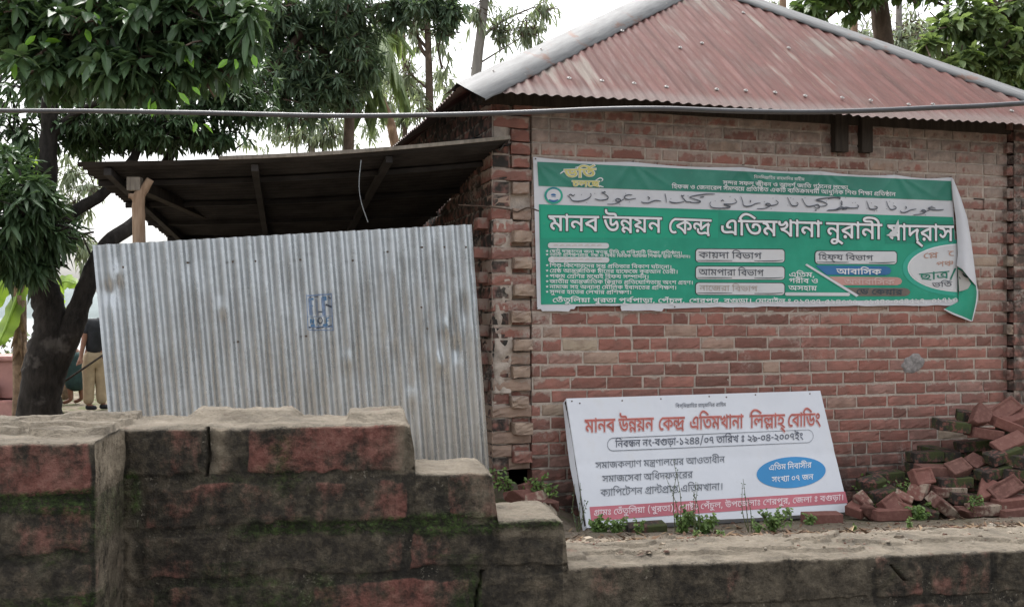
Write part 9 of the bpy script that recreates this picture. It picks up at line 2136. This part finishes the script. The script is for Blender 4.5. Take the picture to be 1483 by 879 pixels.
bones = [('pelvis', 'belly'), ('belly', 'chest'), ('chest', 'neck0'), ('neck0', 'neck'), ('neck', 'head0'), ('head0', 'head'), ('head', 'crown'), ('pelvis', 'hipL'), ('hipL', 'kneeL'), ('kneeL', 'ankL'), ('ankL', 'toeL'), ('pelvis', 'hipR'), ('hipR', 'kneeR'), ('kneeR', 'ankR'), ('ankR', 'toeR'),
         ('chest', 'shL'), ('shL', 'elL'), ('elL', 'wrL'), ('wrL', 'haL'), ('chest', 'shR'), ('shR', 'elR'), ('elR', 'wrR'), ('wrR', 'haR')]
# the fingers close round the handle; they grow from the same surface as the hand
for sd, hx, hy, hz in (('L', -0.10, -0.245, 0.77), ('R', 0.27, -0.18, 0.88)):
    for q in range(4):
        k = 'f%s%d' % (sd, q)
        body[k + 'a'] = J(hx - 0.030 + 0.019 * q, hy - 0.030, hz - 0.035 + 0.008 * q, 0.0095); body[k + 'b'] = J(hx - 0.024 + 0.019 * q, hy - 0.048, hz - 0.062 + 0.008 * q, 0.0085)
        bones += [('ha' + sd, k + 'a'), (k + 'a', k + 'b')]
    body['t%sa' % sd] = J(hx + 0.045, hy - 0.01, hz - 0.005, 0.011); body['t%sb' % sd] = J(hx + 0.05, hy - 0.04, hz - 0.03, 0.009)
    bones += [('ha' + sd, 't%sa' % sd), ('t%sa' % sd, 't%sb' % sd)]
skin_mesh('body', body, bones, SKIN, man)
skin_mesh('shirt', {'hem': J(0.02, 0.0, 0.84, (0.185, 0.16)), 'belly': J(0.04, 0.0, 1.06, (0.165, 0.13)), 'chest': J(0.085, 0.02, 1.25, (0.175, 0.135)), 'top': J(0.13, 0.03, 1.385, (0.11, 0.09)), 'collar': J(0.155, 0.03, 1.43, 0.068),
    'shL': J(-0.04, -0.08, 1.355, 0.088), 'slL': J(-0.065, -0.125, 1.17, 0.068), 'shR': J(0.27, 0.06, 1.335, 0.088), 'slR': J(0.315, 0.01, 1.17, 0.068)},
    [('hem', 'belly'), ('belly', 'chest'), ('chest', 'top'), ('top', 'collar'), ('chest', 'shL'), ('shL', 'slL'), ('chest', 'shR'), ('shR', 'slR')], SHIRT, man)
skin_mesh('trousers', {'waist': J(0.02, 0.0, 1.0, (0.15, 0.13)), 'seat': J(0.02, 0.01, 0.86, (0.17, 0.15)), 'thL': J(-0.04, -0.03, 0.70, 0.125), 'knL': J(-0.045, -0.03, 0.46, 0.098), 'cuL': J(-0.055, -0.025, 0.08, 0.082), 'thR': J(0.09, 0.05, 0.70, 0.125), 'knR': J(0.11, 0.06, 0.46, 0.098), 'cuR': J(0.11, 0.09, 0.08, 0.082)},
    [('waist', 'seat'), ('seat', 'thL'), ('thL', 'knL'), ('knL', 'cuL'), ('seat', 'thR'), ('thR', 'knR'), ('knR', 'cuR')], KHAKI, man)
skin_mesh('hair', {'a': J(0.225, 0.045, 1.60, 0.098), 'b': J(0.23, 0.035, 1.68, 0.088), 'c': J(0.215, 0.06, 1.55, 0.07)}, [('a', 'b'), ('a', 'c')], HAIR, man)
for sx_, sy2, nm in ((-0.06, -0.02, 'shoe'), (0.11, 0.10, 'shoe')):
    skin_mesh(nm, {'heel': J(sx_ - 0.04, sy2 + 0.02, 0.045, (0.05, 0.05)), 'mid': J(sx_ + 0.04, sy2 - 0.02, 0.05, (0.052, 0.045)), 'toe': J(sx_ + 0.15, sy2 - 0.05, 0.04, (0.045, 0.032))}, [('heel', 'mid'), ('mid', 'toe')], SHIRT, man)
# the tool he holds
a = Acc()
h0, h1 = Vector((fx + 0.36, fy - 0.24, fz + 0.94)), Vector((fx - 0.44, fy - 0.30, fz + 0.38))
tube(a, [h0, h0.lerp(h1, 0.5), h1], 0.016, 8)
spade = thing('spade', 'long handled spade held by the man in khaki trousers', 'spade', tuple(h1))
o = a.build('handle', M['timber'], spade, True)
a = Acc()
dv = (h1 - h0).normalized(); sv_ = Vector((0, 1, 0)); nv = dv.cross(sv_)
vv = []
for i in range(6):
    for k in range(5):
        t = i / 5; w = 0.09 * (1 - 0.35 * t * t) ; q = (k - 2) / 2
        vv.append(h1 + dv * (0.22 * t) + sv_ * (w * q) + nv * (0.02 * q * q))
a.add(vv, [(i * 5 + k, i * 5 + k + 1, (i + 1) * 5 + k + 1, (i + 1) * 5 + k) for i in range(5) for k in range(4)])
a.add([q + nv * 0.004 for q in vv], [(i * 5 + k, (i + 1) * 5 + k, (i + 1) * 5 + k + 1, i * 5 + k + 1) for i in range(5) for k in range(4)])
a.build('blade', M['iron'], spade)
# second man, bent over, mostly behind the trunk
fx, fy = at(106, 578, 17.4).x, 17.4
fz = gz(fx, fy)
man2 = thing('person', 'barefoot man in a grey top and dark green lungi bending behind the black trunk', 'person', (fx, fy, fz))
body = {'pelvis': J(0.0, 0.0, 0.84, (0.13, 0.12)), 'belly': J(-0.10, -0.02, 0.95, (0.12, 0.10)), 'chest': J(-0.26, -0.04, 1.04, (0.13, 0.11)), 'neck': J(-0.40, -0.05, 1.08, 0.055), 'head0': J(-0.46, -0.05, 1.08, 0.08), 'head': J(-0.53, -0.05, 1.06, 0.092), 'crown': J(-0.59, -0.05, 1.03, 0.065),
        'hipL': J(-0.04, -0.07, 0.80, 0.09), 'kneeL': J(-0.03, -0.09, 0.43, 0.06), 'ankL': J(0.0, -0.09, 0.08, 0.038), 'toeL': J(-0.13, -0.12, 0.03, 0.034), 'hipR': J(0.06, 0.07, 0.80, 0.09), 'kneeR': J(0.08, 0.09, 0.43, 0.06), 'ankR': J(0.10, 0.10, 0.08, 0.038), 'toeR': J(-0.03, 0.08, 0.03, 0.034),
        'shL': J(-0.26, -0.19, 1.0, 0.06), 'elL': J(-0.30, -0.22, 0.74, 0.042), 'wrL': J(-0.36, -0.20, 0.52, 0.030), 'haL': J(-0.38, -0.20, 0.45, 0.036), 'shR': J(-0.26, 0.12, 1.0, 0.06), 'elR': J(-0.32, 0.14, 0.74, 0.042), 'wrR': J(-0.40, 0.10, 0.54, 0.030), 'haR': J(-0.42, 0.09, 0.47, 0.036)}
bones = [('pelvis', 'belly'), ('belly', 'chest'), ('chest', 'neck'), ('neck', 'head0'), ('head0', 'head'), ('head', 'crown'), ('pelvis', 'hipL'), ('hipL', 'kneeL'), ('kneeL', 'ankL'), ('ankL', 'toeL'), ('pelvis', 'hipR'), ('hipR', 'kneeR'), ('kneeR', 'ankR'), ('ankR', 'toeR'), ('chest', 'shL'), ('shL', 'elL'), ('elL', 'wrL'), ('wrL', 'haL'), ('chest', 'shR'), ('shR', 'elR'), ('elR', 'wrR'), ('wrR', 'haR')]
for sd in 'LR':
    hx, hy, hz = (-0.38, -0.20, 0.45) if sd == 'L' else (-0.42, 0.09, 0.47)
    for q in range(4):
        k = 'f%s%d' % (sd, q)
        body[k + 'a'] = J(hx - 0.012, hy - 0.03 + 0.02 * q, hz - 0.045, 0.0095); body[k + 'b'] = J(hx + 0.002, hy - 0.03 + 0.02 * q, hz - 0.08, 0.0085)
        bones += [('ha' + sd, k + 'a'), (k + 'a', k + 'b')]
    body['t' + sd] = J(hx + 0.035, hy - 0.035, hz - 0.03, 0.010); bones.append(('ha' + sd, 't' + sd))
skin_mesh('body', body, bones, SKIN, man2)
skin_mesh('shirt', {'hem': J(0.02, 0.0, 0.84, (0.165, 0.15)), 'belly': J(-0.10, -0.02, 0.96, (0.165, 0.14)), 'chest': J(-0.26, -0.04, 1.05, (0.165, 0.14)), 'collar': J(-0.36, -0.05, 1.08, 0.075), 'shL': J(-0.26, -0.19, 1.0, 0.082), 'slL': J(-0.285, -0.215, 0.84, 0.066), 'shR': J(-0.26, 0.12, 1.0, 0.082), 'slR': J(-0.30, 0.14, 0.84, 0.066)},
    [('hem', 'belly'), ('belly', 'chest'), ('chest', 'collar'), ('chest', 'shL'), ('shL', 'slL'), ('chest', 'shR'), ('shR', 'slR')], GREYC, man2)
skin_mesh('lungi', {'waist': J(0.0, 0.0, 0.90, (0.16, 0.15)), 'hip': J(0.02, 0.0, 0.74, (0.20, 0.18)), 'knee': J(0.04, 0.0, 0.45, (0.21, 0.18)), 'hem': J(0.05, 0.0, 0.20, (0.22, 0.18))}, [('waist', 'hip'), ('hip', 'knee'), ('knee', 'hem')], LUNGI, man2)
skin_mesh('hair', {'a': J(-0.51, -0.05, 1.085, 0.094), 'b': J(-0.58, -0.05, 1.055, 0.075)}, [('a', 'b')], HAIR, man2)
